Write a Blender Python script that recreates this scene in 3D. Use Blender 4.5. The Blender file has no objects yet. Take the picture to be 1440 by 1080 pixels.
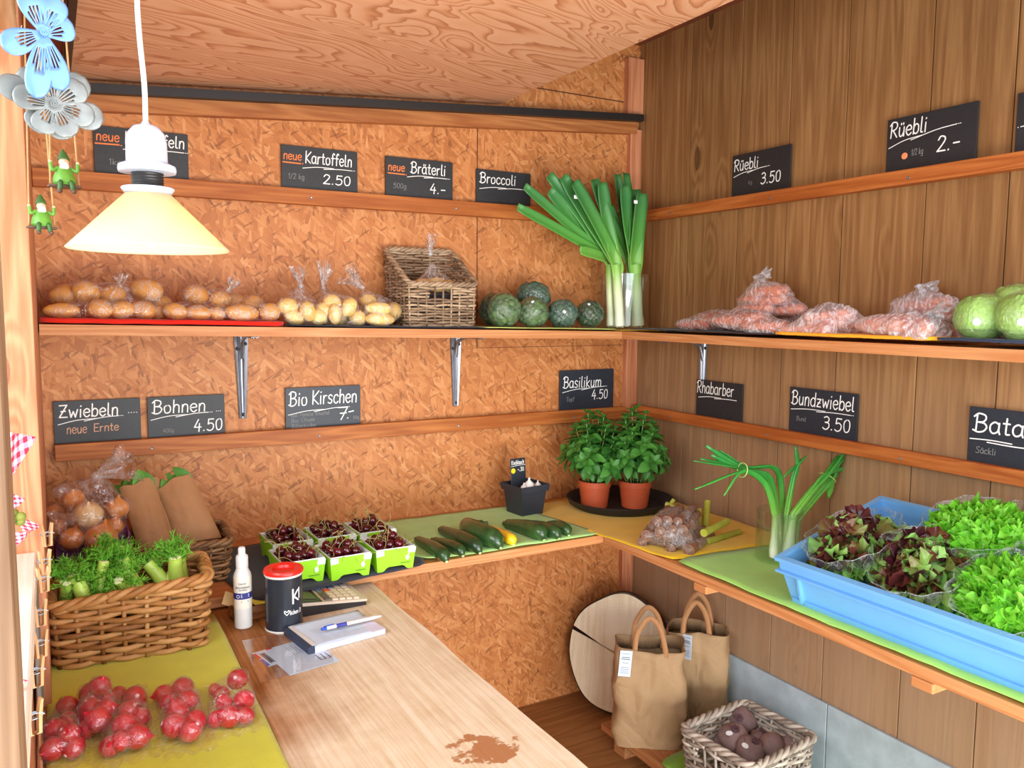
import bpy, bmesh, math, random
import numpy as np
from mathutils import Vector, Matrix, Euler, noise
random.seed(7); PI = math.pi
SC = bpy.context.scene; COL = SC.collection

# ------------------------------------------------------------------ camera, world, lights, exposure
FPX = 1141.179                      # focal length in pixels of the 1440 px wide frame
CAM = Vector((-2.0456, -2.6, 1.54))
YAW, PITCH, ROLL = 0.517546, 0.093532, 0.006496
FW = Vector((math.sin(YAW)*math.cos(PITCH), math.cos(YAW)*math.cos(PITCH), -math.sin(PITCH)))
_r = Vector((math.cos(YAW), -math.sin(YAW), 0)); _u = _r.cross(FW)
RT = _r*math.cos(ROLL) + _u*math.sin(ROLL); UP = -_r*math.sin(ROLL) + _u*math.cos(ROLL)
cd = bpy.data.cameras.new('camera'); co = bpy.data.objects.new('camera', cd); COL.objects.link(co)
cd.sensor_width = 36; cd.lens = FPX/1440*36; cd.clip_start = 0.02
M = Matrix((RT, UP, -FW)).transposed().to_4x4(); M.translation = CAM; co.matrix_world = M
SC.camera = co
SC.view_settings.view_transform = 'Standard'; SC.view_settings.look = 'None'
SC.view_settings.exposure = -0.18; SC.view_settings.gamma = 1.0
SC.cycles.transparent_max_bounces = 24

W = bpy.data.worlds.new('sky'); SC.world = W; W.use_nodes = True
bg = W.node_tree.nodes['Background']; bg.inputs[0].default_value = (0.78, 0.89, 1.0, 1); bg.inputs[1].default_value = 1.9

def area(name, loc, target, sx, sy, power, col):
    l = bpy.data.lights.new(name, 'AREA'); l.shape = 'RECTANGLE'; l.size = sx; l.size_y = sy
    l.energy = power; l.color = col
    o = bpy.data.objects.new(name, l); COL.objects.link(o); o.location = loc
    o.rotation_euler = (Vector(target)-Vector(loc)).to_track_quat('-Z', 'Y').to_euler()
    return o
area('daylight_open_front', (-0.7, -3.9, 1.55), (-0.6, 0, 1.25), 3.4, 2.4, 105, (0.88, 0.94, 1.0))
area('upward_fill', (-0.8, -3.3, 0.35), (-0.9, -0.6, 2.3), 3.0, 1.2, 150, (1.0, 0.97, 0.92))  # added fill aimed upward to brighten the ceiling, not a real source
area('daylight_side_hatch', (-3.2, -2.0, 1.9), (0, -1.1, 1.2), 1.6, 1.4, 62, (0.97, 0.97, 1.0))

# ------------------------------------------------------------------ pixel of the photograph -> point on a real plane
def ray(px, py): return FW*FPX + RT*(px-720) + UP*(540-py)
def at_z(px, py, z): d = ray(px, py); return CAM + d*((z-CAM.z)/d.z)
def at_y(px, py, y): d = ray(px, py); return CAM + d*((y-CAM.y)/d.y)
def at_x(px, py, x): d = ray(px, py); return CAM + d*((x-CAM.x)/d.x)

# ------------------------------------------------------------------ mesh builder
def catmull(pts, n=6, closed=False):
    P = [Vector(p) for p in pts]; out = []
    m = len(P)
    if m < 3 and not closed:
        return [P[0].lerp(P[1], k/n) for k in range(n+1)] if m == 2 else P
    for i in range(m if closed else m-1):
        if closed: a, b, c, d = P[(i-1) % m], P[i], P[(i+1) % m], P[(i+2) % m]
        else:
            b, c = P[i], P[i+1]
            a = P[i-1] if i > 0 else b+(b-c); d = P[i+2] if i+2 < m else c+(c-b)
        for k in range(n):
            t = k/n
            out.append(0.5*((2*b)+(c-a)*t+(2*a-5*b+4*c-d)*t*t+(3*b-a-3*c+d)*t**3))
    if not closed: out.append(P[-1])
    return out

class MB:
    def __init__(s): s.v = []; s.f = []; s.xf = None
    def add(s, vs, fs, xf=None):
        o = len(s.v)
        if xf is not None: vs = [xf @ Vector(p) for p in vs]
        s.v += [tuple(p) for p in vs]; s.f += [tuple(i+o for i in f) for f in fs]
        return s
    def box(s, lo, hi, xf=None, bev=0.0):
        x0, y0, z0 = lo; x1, y1, z1 = hi
        if bev <= 0:
            vs = [(x0,y0,z0),(x1,y0,z0),(x1,y1,z0),(x0,y1,z0),(x0,y0,z1),(x1,y0,z1),(x1,y1,z1),(x0,y1,z1)]
            return s.add(vs, [(0,3,2,1),(4,5,6,7),(0,1,5,4),(1,2,6,5),(2,3,7,6),(3,0,4,7)], xf)
        bm = bmesh.new(); bmesh.ops.create_cube(bm, size=1)
        for v in bm.verts: v.co = Vector(((x0+x1)/2+v.co.x*(x1-x0), (y0+y1)/2+v.co.y*(y1-y0), (z0+z1)/2+v.co.z*(z1-z0)))
        bmesh.ops.bevel(bm, geom=bm.edges[:], offset=bev, segments=2, affect='EDGES', profile=0.5)
        return s.bm(bm, xf)
    def bm(s, bm, xf=None):
        bm.verts.index_update()
        s.add([v.co.copy() for v in bm.verts], [[v.index for v in f.verts] for f in bm.faces], xf); bm.free(); return s
    def tube(s, pts, r, n=8, caps=True, flat=1.0, upv=None):
        P = [Vector(p) for p in pts]; m = len(P)
        R = r if isinstance(r, (list, tuple)) else [r]*m
        T = [(P[min(i+1, m-1)]-P[max(i-1, 0)]).normalized() for i in range(m)]
        a = Vector(upv) if upv is not None else (Vector((0,0,1)) if abs(T[0].z) < 0.9 else Vector((1,0,0)))
        vs, fs = [], []
        N = (a-T[0]*a.dot(T[0])).normalized()
        for i in range(m):
            N = N-T[i]*N.dot(T[i])
            N = N.normalized() if N.length > 1e-9 else T[i].orthogonal().normalized()
            B = T[i].cross(N)
            for k in range(n):
                t = 2*PI*k/n; vs.append(P[i]+(N*math.sin(t)*flat+B*math.cos(t))*R[i])
        for i in range(m-1):
            for k in range(n):
                k2 = (k+1) % n; fs.append((i*n+k, i*n+k2, (i+1)*n+k2, (i+1)*n+k))
        if caps: fs.append(tuple(range(n-1, -1, -1))); fs.append(tuple((m-1)*n+k for k in range(n)))
        return s.add(vs, fs)
    def lathe(s, prof, n=32, xf=None, caps=True, fn=None):
        vs, fs = [], []
        for r, z in prof:
            for k in range(n):
                t = 2*PI*k/n; p = (r*math.cos(t), r*math.sin(t), z); vs.append(fn(p, t) if fn else p)
        for i in range(len(prof)-1):
            for k in range(n):
                k2 = (k+1) % n; fs.append((i*n+k, i*n+k2, (i+1)*n+k2, (i+1)*n+k))
        if caps:
            if prof[0][0] > 1e-5: fs.append(tuple(range(n-1, -1, -1)))
            if prof[-1][0] > 1e-5: fs.append(tuple((len(prof)-1)*n+k for k in range(n)))
        return s.add(vs, fs, xf)
    def grid(s, fn, nu, nv, xf=None):
        vs = [fn(i/nu, j/nv) for j in range(nv+1) for i in range(nu+1)]
        fs = [(j*(nu+1)+i, j*(nu+1)+i+1, (j+1)*(nu+1)+i+1, (j+1)*(nu+1)+i) for j in range(nv) for i in range(nu)]
        return s.add(vs, fs, xf)
    def ico(s, c, r, sub=3, fn=None, xf=None):
        bm = bmesh.new(); bmesh.ops.create_icosphere(bm, subdivisions=sub, radius=1)
        for v in bm.verts:
            q = v.co.copy(); k = fn(q) if fn else 1.0
            v.co = Vector((q.x*r[0]*k, q.y*r[1]*k, q.z*r[2]*k))
        m = Matrix.Translation(c)
        return s.bm(bm, m @ xf if xf is not None else m)
    def prism(s, poly, z0, z1, xf=None):
        n = len(poly)
        vs = [(x, y, z0) for x, y in poly]+[(x, y, z1) for x, y in poly]
        fs = [tuple(range(n-1, -1, -1)), tuple(range(n, 2*n))]+[(i, (i+1) % n, n+(i+1) % n, n+i) for i in range(n)]
        return s.add(vs, fs, xf)
    def build(s, name, mat, parent=None, smooth=True, ang=40, loc=None, thick=0.0, sub=0):
        me = bpy.data.meshes.new(name); me.from_pydata(s.v, [], s.f); me.update()
        o = bpy.data.objects.new(name, me); COL.objects.link(o)
        for m in (mat if isinstance(mat, list) else [mat]): me.materials.append(m)
        if smooth:
            me.polygons.foreach_set('use_smooth', [True]*len(me.polygons))
            if ang < 180:
                try: me.set_sharp_from_angle(angle=math.radians(ang))
                except Exception: pass
        if thick: md = o.modifiers.new('s', 'SOLIDIFY'); md.thickness = thick; md.offset = -1
        if sub: md = o.modifiers.new('d', 'SUBSURF'); md.levels = sub; md.render_levels = sub
        if parent: o.parent = parent
        if loc is not None: o.location = loc
        return o

def thing(name, label, cat, loc=(0,0,0), rz=0.0, group=None, rot=None):
    o = bpy.data.objects.new(name, None); COL.objects.link(o); o.empty_display_size = .05
    o.location = loc; o.rotation_euler = rot if rot else (0, 0, rz)
    return tag(o, label, cat, group)
def tag(o, label, cat, group=None):
    o['label'] = label; o['category'] = cat
    if group: o['group'] = group
    return o
def struct(name, mb, mat, smooth=False):
    o = mb.build(name, mat, smooth=smooth); o['kind'] = 'structure'; return o
def dup(root, loc, rot=None, label=None, scale=None):
    r = root.copy(); COL.objects.link(r); r.location = loc
    if rot is not None: r.rotation_euler = rot
    if scale is not None: r.scale = scale
    if label: r['label'] = label
    for ch in list(root.children):
        c = ch.copy(); COL.objects.link(c); c.parent = r
        for g in list(ch.children):
            d = g.copy(); COL.objects.link(d); d.parent = c
    return r
def basis(o, x, y, z):
    m = Matrix((Vector(x), Vector(y), Vector(z))).transposed().to_4x4(); m.translation = Vector(o); return m
def ns(p, s=1.0, o=0.0): return noise.noise(Vector((p[0]*s+o, p[1]*s+o*.7, p[2]*s-o*.3)))
def U(a, b): return random.uniform(a, b)

# ------------------------------------------------------------------ materials
def L(r, g, b):
    f = lambda c: (c/255/12.92) if c/255 <= .04045 else ((c/255+.055)/1.055)**2.4
    return (f(r), f(g), f(b), 1.0)
class NT:
    def __init__(s, name):
        s.m = bpy.data.materials.new(name); s.m.use_nodes = True; s.t = s.m.node_tree; s.t.nodes.clear()
        s.out = s.t.nodes.new('ShaderNodeOutputMaterial')
    def n(s, ty, ins=None, **pr):
        nd = s.t.nodes.new('ShaderNode'+ty)
        for k, v in pr.items(): setattr(nd, k, v)
        for k, v in (ins or {}).items():
            sk = nd.inputs[k]
            if isinstance(v, bpy.types.NodeSocket): s.t.links.new(v, sk)
            else: sk.default_value = v
        return nd
    def co(s, kind='Object'): return s.n('TexCoord').outputs[kind]
    def map(s, v, sc=(1,1,1), rot=(0,0,0), loc=(0,0,0)):
        return s.n('Mapping', {'Vector': v, 'Scale': sc, 'Rotation': rot, 'Location': loc}).outputs[0]
    def noise(s, v, sc=5, det=3, rough=.5, dist=0, out=0): return s.n('TexNoise', {'Vector': v, 'Scale': sc, 'Detail': det, 'Roughness': rough, 'Distortion': dist}).outputs[out]
    def math(s, op, a, b=0.0, c=0.0, clamp=False):
        nd = s.n('Math', {0: a, 1: b, 2: c}, operation=op); nd.use_clamp = clamp; return nd.outputs[0]
    def ramp(s, f, stops, interp='LINEAR'):
        nd = s.n('ValToRGB', {'Fac': f}); cr = nd.color_ramp; cr.interpolation = interp
        while len(cr.elements) > 1: cr.elements.remove(cr.elements[-1])
        for i, (p, c) in enumerate(stops):
            e = cr.elements[0] if i == 0 else cr.elements.new(p)
            e.position = p; e.color = c if len(c) == 4 else (*c, 1)
        return nd.outputs[0]
    def mix(s, f, a, b, mode='MIX'):
        nd = s.n('Mix', data_type='RGBA', blend_type=mode)
        for k, v in ((0, f), (6, a), (7, b)):
            sk = nd.inputs[k]
            if isinstance(v, bpy.types.NodeSocket): s.t.links.new(v, sk)
            else: sk.default_value = v
        return nd.outputs[2]
    def bump(s, h, st=.3, d=.01): return s.n('Bump', {'Height': h, 'Strength': st, 'Distance': d}).outputs[0]
    def bsdf(s, **k):
        nd = s.n('BsdfPrincipled')
        for a, v in k.items():
            sk = nd.inputs[a.replace('_', ' ')]
            if isinstance(v, bpy.types.NodeSocket): s.t.links.new(v, sk)
            else: sk.default_value = v
        return nd.outputs[0]
    def done(s, sh): s.t.links.new(sh, s.out.inputs[0]); return s.m
def G(v): return (v, v, v, 1)

def plain(name, c, rough=.5, var=.12, sc=30, bump=.0, metal=0.0, spec=.5, coat=0.0, trans=0.0):
    t = NT(name); co = t.co(); nz = t.noise(co, sc, 3)
    lo = tuple(max(0, x*(1-var)) for x in c[:3])+(1,); hi = tuple(min(1, x*(1+var)) for x in c[:3])+(1,)
    col = t.ramp(nz, [(.3, lo), (.7, hi)])
    kw = dict(Base_Color=col, Roughness=rough, Metallic=metal, Specular_IOR_Level=spec, Coat_Weight=coat)
    if bump: kw['Normal'] = t.bump(t.noise(co, sc*2, 4), bump, .004)
    return t.done(t.bsdf(**kw))

def wood(name, light, dark, axis='x', rough=.55, ringsc=1.0, knots=True, spec=.3, island=False, greyp=0.0, ringk=1.0, ringa=.22):
    """solid pine: stretched noise rings along one axis, with occasional knots"""
    t = NT(name); co = t.co()
    if island:
        rnd = t.n('NewGeometry').outputs['Random Per Island']
        off = t.n('CombineXYZ', {0: t.math('MULTIPLY', rnd, 37.0), 1: t.math('MULTIPLY', rnd, 91.0), 2: t.math('MULTIPLY', rnd, 53.0)}).outputs[0]
        co = t.n('VectorMath', {0: co, 1: off}, operation='ADD').outputs[0]
    lo = .9; hi = 14.0*ringsc
    sc = {'x': (lo, hi, hi), 'y': (hi, lo, hi), 'z': (hi, hi, lo)}[axis]
    st = t.map(co, sc)
    base = t.noise(st, 1.0, 2, .5, .3)
    if knots:
        ks = {'x': (3.2, 9, 9), 'y': (9, 3.2, 9), 'z': (9, 9, 3.2)}[axis]
        vo = t.n('TexVoronoi', {'Vector': t.map(co, ks), 'Scale': 1.0, 'Randomness': 1.0})
        rare = t.math('GREATER_THAN', t.n('SeparateColor', {0: vo.outputs['Color']}).outputs[0], .74)
        kn = t.math('MULTIPLY', rare, t.math('SUBTRACT', 1.0, t.math('MULTIPLY', vo.outputs['Distance'], 2.6), 0, True))
        base = t.math('ADD', base, t.math('MULTIPLY', kn, .5))
    ring = t.math('SINE', t.math('MULTIPLY', base, 46.0*ringk))
    fine = t.noise(t.map(co, tuple(x*7 for x in sc)), 1.0, 3, .6)
    f = t.math('ADD', t.math('MULTIPLY', ring, ringa), t.math('MULTIPLY', fine, .9))
    col = t.ramp(f, [(.15, dark), (.55, tuple((a+b)/2 for a, b in zip(light, dark))), (.85, light)])
    if knots:
        col = t.mix(t.math('MULTIPLY', t.math('GREATER_THAN', kn, .62), .75), col, tuple(x*.3 for x in dark[:3])+(1,))
    col = t.mix(t.math('MULTIPLY', t.noise(t.map(co, tuple(x*.25 for x in sc)), 1.2, 2), .5), col, tuple(x*.8 for x in dark[:3])+(1,))
    if island: col = t.mix(.55, col, t.ramp(rnd, [(0, G(.62)), (1, G(1.0))]), 'MULTIPLY')
    if greyp:
        z = t.n('SeparateXYZ', {0: t.co()}).outputs[2]
        g = t.math('MULTIPLY', t.math('SUBTRACT', 1.6, z, 0, True), greyp)
        g = t.math('MULTIPLY', g, t.math('ADD', .4, t.noise(t.map(co, tuple(x*.5 for x in sc)), 1, 3)), 0, True)
        col = t.mix(g, col, L(165, 138, 112))
    return t.done(t.bsdf(Base_Color=col, Roughness=rough, Specular_IOR_Level=spec, Normal=t.bump(f, .12, .004)))

def osb_mat():
    t = NT('osb'); co = t.co(); xyz = t.n('SeparateXYZ', {0: co}).outputs
    p = t.n('CombineXYZ', {0: xyz[0], 1: xyz[2], 2: 0.0}).outputs[0]
    wob = t.n('VectorMath', {0: t.noise(p, 5, 2, out=1), 1: (.03, .03, 0)}, operation='MULTIPLY').outputs[0]
    p = t.n('VectorMath', {0: p, 1: wob}, operation='ADD').outputs[0]
    col = None; hsum = None
    for i, (ang, sx, sy) in enumerate([(20, 9, 38), (82, 10, 46), (-40, 10, 52), (58, 11, 60), (-70, 12, 56), (104, 13, 74), (-8, 17, 90), (90, 19, 100), (40, 24, 120)]):
        q = t.map(t.map(p, (1, 1, 1), (0, 0, math.radians(ang)), (i*3.1, i*7.7, 0)), (sx, sy, 1))
        vo = t.n('TexVoronoi', {'Vector': q, 'Scale': 1.0}, voronoi_dimensions='2D')
        sp = t.n('SeparateColor', {0: vo.outputs['Color']}).outputs
        grain = t.noise(t.map(q, (.6, 7, 1)), 1.0, 2, .6)
        tone = t.math('ADD', t.math('MULTIPLY', sp[1], .62), t.math('MULTIPLY', grain, .42))
        c = t.ramp(tone, [(.06, L(118, 66, 30)), (.16, L(164, 98, 50)), (.45, L(190, 121, 66)), (.75, L(205, 140, 84)), (1, L(228, 174, 120))])
        if col is None: col = c; hsum = sp[2]
        else:
            msk = t.math('GREATER_THAN', t.math('ADD', sp[0], t.math('MULTIPLY', grain, .16)), .70)
            col = t.mix(msk, col, c)
            hsum = t.mix(msk, hsum, sp[2])
    for ang, sx, sy, th_ in ((70, 48, 150, .962), (-30, 36, 190, .968)):      # small dark bark chips
        q = t.map(t.map(p, (1, 1, 1), (0, 0, math.radians(ang)), (7.3, ang, 0)), (sx, sy, 1)); vo = t.n('TexVoronoi', {'Vector': q, 'Scale': 1.0}, voronoi_dimensions='2D')
        col = t.mix(t.math('MULTIPLY', t.math('GREATER_THAN', t.n('SeparateColor', {0: vo.outputs['Color']}).outputs[0], th_), .6), col, L(112, 62, 30))
    big = t.noise(p, 2.2, 2)
    col = t.mix(t.math('MULTIPLY', big, .3), col, L(194, 120, 68))
    return t.done(t.bsdf(Base_Color=col, Roughness=.5, Specular_IOR_Level=.35, Normal=t.bump(hsum, .6, .003)))

def plywood_mat():
    t = NT('plywood'); co = t.co()
    q = t.map(co, (1.0, 1.0, 1.0), (0, 0, math.radians(-28)))
    w = t.noise(t.map(q, (.7, 2.6, 1)), 1.7, 2.5, .5, .6)
    g = t.math('FRACT', t.math('MULTIPLY', w, 24.0))
    edge = t.noise(t.map(q, (10, 60, 1)), 1.0, 2)
    g2 = t.math('ADD', g, t.math('MULTIPLY', t.math('SUBTRACT', edge, .5), .35))
    col = t.ramp(g2, [(0, L(226, 172, 136)), (.5, L(218, 160, 120)), (.68, L(202, 136, 94)), (.86, L(172, 100, 60)), (.93, L(224, 170, 132))])
    pores = t.noise(t.map(q, (30, 300, 1)), 1.0, 2)
    col = t.mix(t.math('MULTIPLY', pores, .35), col, L(228, 178, 142))
    return t.done(t.bsdf(Base_Color=col, Roughness=.55, Specular_IOR_Level=.3, Normal=t.bump(pores, .1, .002)))

def table_mat():
    t = NT('worn_table'); co = t.co()
    gr = t.math('ADD', t.math('MULTIPLY', t.noise(t.map(co, (34, 1.6, 34)), 1.0, 4, .6, .4), .55), t.math('MULTIPLY', t.noise(co, 14, 5, .65), .45))
    fine = t.noise(t.map(co, (190, 5, 190)), 1.0, 3)
    f = t.math('ADD', t.math('MULTIPLY', gr, .6), t.math('MULTIPLY', fine, .45))
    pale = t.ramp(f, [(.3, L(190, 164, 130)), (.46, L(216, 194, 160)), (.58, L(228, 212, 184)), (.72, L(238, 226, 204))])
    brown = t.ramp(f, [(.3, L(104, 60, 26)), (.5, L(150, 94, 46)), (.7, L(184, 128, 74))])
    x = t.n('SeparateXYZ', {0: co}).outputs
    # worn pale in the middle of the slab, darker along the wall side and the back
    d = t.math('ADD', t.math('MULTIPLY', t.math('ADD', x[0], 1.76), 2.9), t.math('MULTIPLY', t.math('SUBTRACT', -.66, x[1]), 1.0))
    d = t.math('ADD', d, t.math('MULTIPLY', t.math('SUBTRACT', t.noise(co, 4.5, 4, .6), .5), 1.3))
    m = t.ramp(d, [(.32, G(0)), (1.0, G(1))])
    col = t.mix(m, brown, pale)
    st = t.noise(co, 26, 5, .65); pq = at_z(688, 1056, .776); pr = at_z(652, 1042, .776)
    def spot(p, sx, sy, r): return t.math('SUBTRACT', r, t.n('VectorMath', {0: t.map(co, (sx, sy, 0), (0, 0, 0), (-p.x*sx, -p.y*sy, 0))}, operation='LENGTH').outputs['Value'])
    pm = t.math('MAXIMUM', spot(pq, 1, 1.5, .05), spot(pr, 1, 1.6, .03)); pm = t.math('ADD', pm, t.math('MULTIPLY', t.math('SUBTRACT', st, .5), .16))
    patch = t.ramp(pm, [(.0, G(0)), (.006, G(.9))])
    col = t.mix(patch, col, L(170, 108, 60))
    return t.done(t.bsdf(Base_Color=col, Roughness=.6, Specular_IOR_Level=.25, Normal=t.bump(f, .25, .003)))

def cloth_mat(name, c, rib=None, rough=.85):
    t = NT(name); co = t.co()
    nz = t.noise(co, 12, 3)
    col = t.ramp(nz, [(.3, tuple(x*.88 for x in c[:3])+(1,)), (.7, c)])
    h = t.noise(co, 700, 1)
    if rib:
        h = t.math('ADD', h, t.math('MULTIPLY', t.math('SINE', t.math('MULTIPLY', t.n('SeparateXYZ', {0: co}).outputs[rib], 1100.0)), .7))
    return t.done(t.bsdf(Base_Color=col, Roughness=rough, Specular_IOR_Level=.15, Sheen_Weight=.15, Normal=t.bump(h, .35, .0015)))

def film_mat(name, haze=.12, streak=.5, sc=26, tint=(1, 1, 1, 1), bump=.6):
    """thin crinkled plastic film: mostly clear, glossy, with highlight streaks painted white along noise ridges"""
    t = NT(name); co = t.co()
    a = t.noise(t.map(co, (1, 1.25, .62), (.35, .2, .5)), sc, 4, .6, 1.3); b = t.noise(t.map(co, (1, 1, 1), (.5, .9, .3)), sc*2.3, 3, .6, .8)
    ridge = t.math('SUBTRACT', 1.0, t.math('ABSOLUTE', t.math('MULTIPLY', t.math('SUBTRACT', a, .5), 7.0)), 0, True)
    ridge = t.math('POWER', ridge, 5.0)  # narrow ridges that carry the painted white highlights of the film
    h = t.math('ADD', t.math('MULTIPLY', a, 1.0), t.math('MULTIPLY', b, .4))
    nrm = t.bump(h, bump, .012)
    lw = t.n('LayerWeight', {'Blend': .35, 'Normal': nrm}).outputs['Facing']
    white = t.n('BsdfDiffuse', {'Color': (.86, .88, .92, 1), 'Normal': nrm}).outputs[0]
    tr2 = t.n('BsdfTranslucent', {'Color': (.86, .88, .92, 1), 'Normal': nrm}).outputs[0]
    whit = t.n('MixShader', {0: .45, 1: white, 2: tr2}).outputs[0]
    gl = t.n('BsdfGlossy', {'Color': (1, 1, 1, 1), 'Roughness': .10, 'Normal': nrm}).outputs[0]
    clear = t.n('BsdfTransparent', {'Color': tint}).outputs[0]
    fr = t.math('ADD', .07, t.math('MULTIPLY', t.math('POWER', lw, 2.5), .55))
    s1 = t.n('MixShader', {0: fr, 1: clear, 2: gl}).outputs[0]
    hz = t.math('ADD', haze, t.math('MULTIPLY', ridge, streak), 0, True)
    return t.done(t.n('MixShader', {0: hz, 1: s1, 2: whit}).outputs[0])

def glass_mat(name='glass_thin', tint=(.93, .97, .95, 1)):
    t = NT(name)
    lw = t.n('LayerWeight', {'Blend': .25}).outputs['Facing']
    gl = t.n('BsdfGlossy', {'Color': (1, 1, 1, 1), 'Roughness': .03}).outputs[0]
    cl = t.n('BsdfTransparent', {'Color': tint}).outputs[0]
    f = t.math('ADD', .08, t.math('MULTIPLY', t.math('POWER', lw, 2.2), .6))
    return t.done(t.n('MixShader', {0: f, 1: cl, 2: gl}).outputs[0])

def leaf_mat(name, c1, c2, rough=.4, trans=.25, sc=40):
    t = NT(name); co = t.co()
    rnd = t.n('NewGeometry').outputs['Random Per Island']
    col = t.mix(t.math('ADD', t.math('MULTIPLY', rnd, .65), t.math('MULTIPLY', t.noise(co, sc, 2), .35)), c1, c2)
    b = t.bsdf(Base_Color=col, Roughness=rough, Specular_IOR_Level=.4, Normal=t.bump(t.noise(co, sc*3, 2), .25, .003))
    tr = t.n('BsdfTranslucent', {'Color': col}).outputs[0]
    return t.done(t.n('MixShader', {0: trans, 1: b, 2: tr}).outputs[0])

def skin_mat(name, c1, c2, rough=.45, sc=25, spots=None, coat=0.0, bump=.15, axis=None):
    t = NT(name); co = t.co()
    v = t.map(co, axis) if axis else co
    rnd = t.n('ObjectInfo').outputs['Random']
    off = t.n('VectorMath', {0: v, 1: t.n('CombineXYZ', {0: rnd, 1: rnd, 2: rnd}).outputs[0]}, operation='ADD').outputs[0]
    nz = t.noise(off, sc, 4, .6)
    col = t.ramp(t.math('ADD', nz, t.math('MULTIPLY', t.math('SUBTRACT', rnd, .5), .22)), [(.3, c1), (.7, c2)])
    if spots: col = t.mix(t.math('MULTIPLY', t.math('GREATER_THAN', t.noise(off, sc*5, 2), .68), .6), col, spots)
    return t.done(t.bsdf(Base_Color=col, Roughness=rough, Coat_Weight=coat, Normal=t.bump(t.noise(off, sc*3, 3), bump, .003)))
# ------------------------------------------------------------------ room shell
OSB = osb_mat(); PLY = plywood_mat(); TAB = table_mat()
PLANK = wood('wall_plank', L(192, 146, 94), L(146, 102, 60), 'z', .6, 1.25, True, .2, True, .7, .7, .20)
PINE_X = wood('pine_rail_x', L(208, 132, 66), L(160, 86, 34), 'x', .5, 1.3)
PINE_Y = wood('pine_rail_y', L(208, 128, 64), L(162, 84, 34), 'y', .5, 1.3)
SHELF_X = wood('shelf_pine_x', L(216, 158, 106), L(186, 120, 70), 'x', .5, 1.5)
SHELF_Y = wood('shelf_pine_y', L(216, 158, 106), L(186, 120, 70), 'y', .5, 1.5)
PALE_Z = wood('pale_pine_z', L(222, 158, 116), L(186, 114, 76), 'z', .55, 1.2)
PALE_Y = wood('pale_pine_y', L(226, 190, 150), L(190, 138, 94), 'y', .55, 1.2)
BEAM_X = wood('beam_pine_x', L(204, 138, 80), L(158, 92, 46), 'x', .55, 1.0)
FLOORM = wood('floor_board', L(186, 134, 80), L(150, 102, 56), 'x', .6, .8, False, .25, True)
DOORM = wood('door_wood', L(150, 118, 88), L(110, 80, 56), 'z', .6, 1.4)
ROOFM = plain('roof_board', L(120, 62, 34), .7, .2, 14)
BLACK = plain('black_steel', L(30, 27, 26), .45, .1, 20)
CONC = plain('concrete', L(164, 178, 186), .85, .12, 18, .3)
GRAVEL = plain('outdoor_gravel', L(150, 145, 138), .9, .25, 40, .4)
STEEL = plain('zinc_steel', L(148, 152, 160), .35, .08, 30, .05, .85)

struct('wall_back', MB().box((-2.171, 0, 0), (0.1, .04, 2.75)), OSB)
# seams between the OSB sheets, thin dark strips laid along the joints
joint = plain('osb_joint', L(88, 48, 24), .9)
j = MB().box((-.7135, -.0012, 1.425), (-.7105, 0, 2.20)).box((-.7135, -.0012, 1.395), (-.7105, 0, 1.425)).box((-.712, -.0012, 1.395), (-.03, 0, 1.3965)).box((-.55, -.0012, 2.335), (-.07, 0, 2.339))
o = struct('trim_1', j, joint)
# right wall: upright boards, a gap of 2 mm between them
ys = [0.0, -.299, -.546, -.758, -.968, -1.23, -1.447, -1.69, -1.93, -2.2, -2.45, -2.75, -3.0]
b = MB(); b.box((.022, -3.0, 0), (.06, 0.04, 2.75))
for i in range(len(ys)-1): b.box((0, ys[i+1]+.0015, .325), (.021, ys[i]-.0015, 2.75), bev=.0012)
struct('wall_right', b, PLANK)
struct('baseboard_right', MB().box((-.012, -1.0, 0), (.0, 0, .331), bev=.002).box((-.012, -3.0, 0), (.0, -1.003, .331), bev=.002), CONC)
b = MB()
for i in range(12): b.box((-2.2, -.28-.28*(i-1)+.001, -.03), (.05, -.28-.28*(i-2)-.001, 0), bev=.001)
struct('floor', b, FLOORM)
struct('floor_outside', MB().box((-9, -12, -.12), (7, -2.9, -.06)).box((-9, -2.9, -.12), (-2.25, 2, -.06)), GRAVEL)
# left wall: solid piece in the back corner, then the hatch opening above a sill
struct('wall_left', MB().box((-2.171, -.87, 0), (-2.071, 0, 2.45), bev=.002), PALE_Z)
struct('wall_left_below_hatch', MB().box((-2.15, -1.9, 0), (-2.095, -.871, 1.03)), PALE_Z)
struct('window_1', MB().box((-2.20, -1.95, 1.045), (-2.083, -.871, 1.08), bev=.004), wood('daylit_sill', L(246, 236, 226), L(222, 200, 178), 'y', .5, 1.2))   # sill board of the hatch, bright daylight put into its pale colour
struct('trim_2', MB().box((-2.26, -1.95, 2.02), (-2.0745, -.872, 2.45), bev=.003), PALE_Y)      # lintel over the hatch
struct('door_1', MB().box((-2.16, -1.99, 0), (-2.0735, -1.91, 2.6), bev=.003), DOORM)
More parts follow.
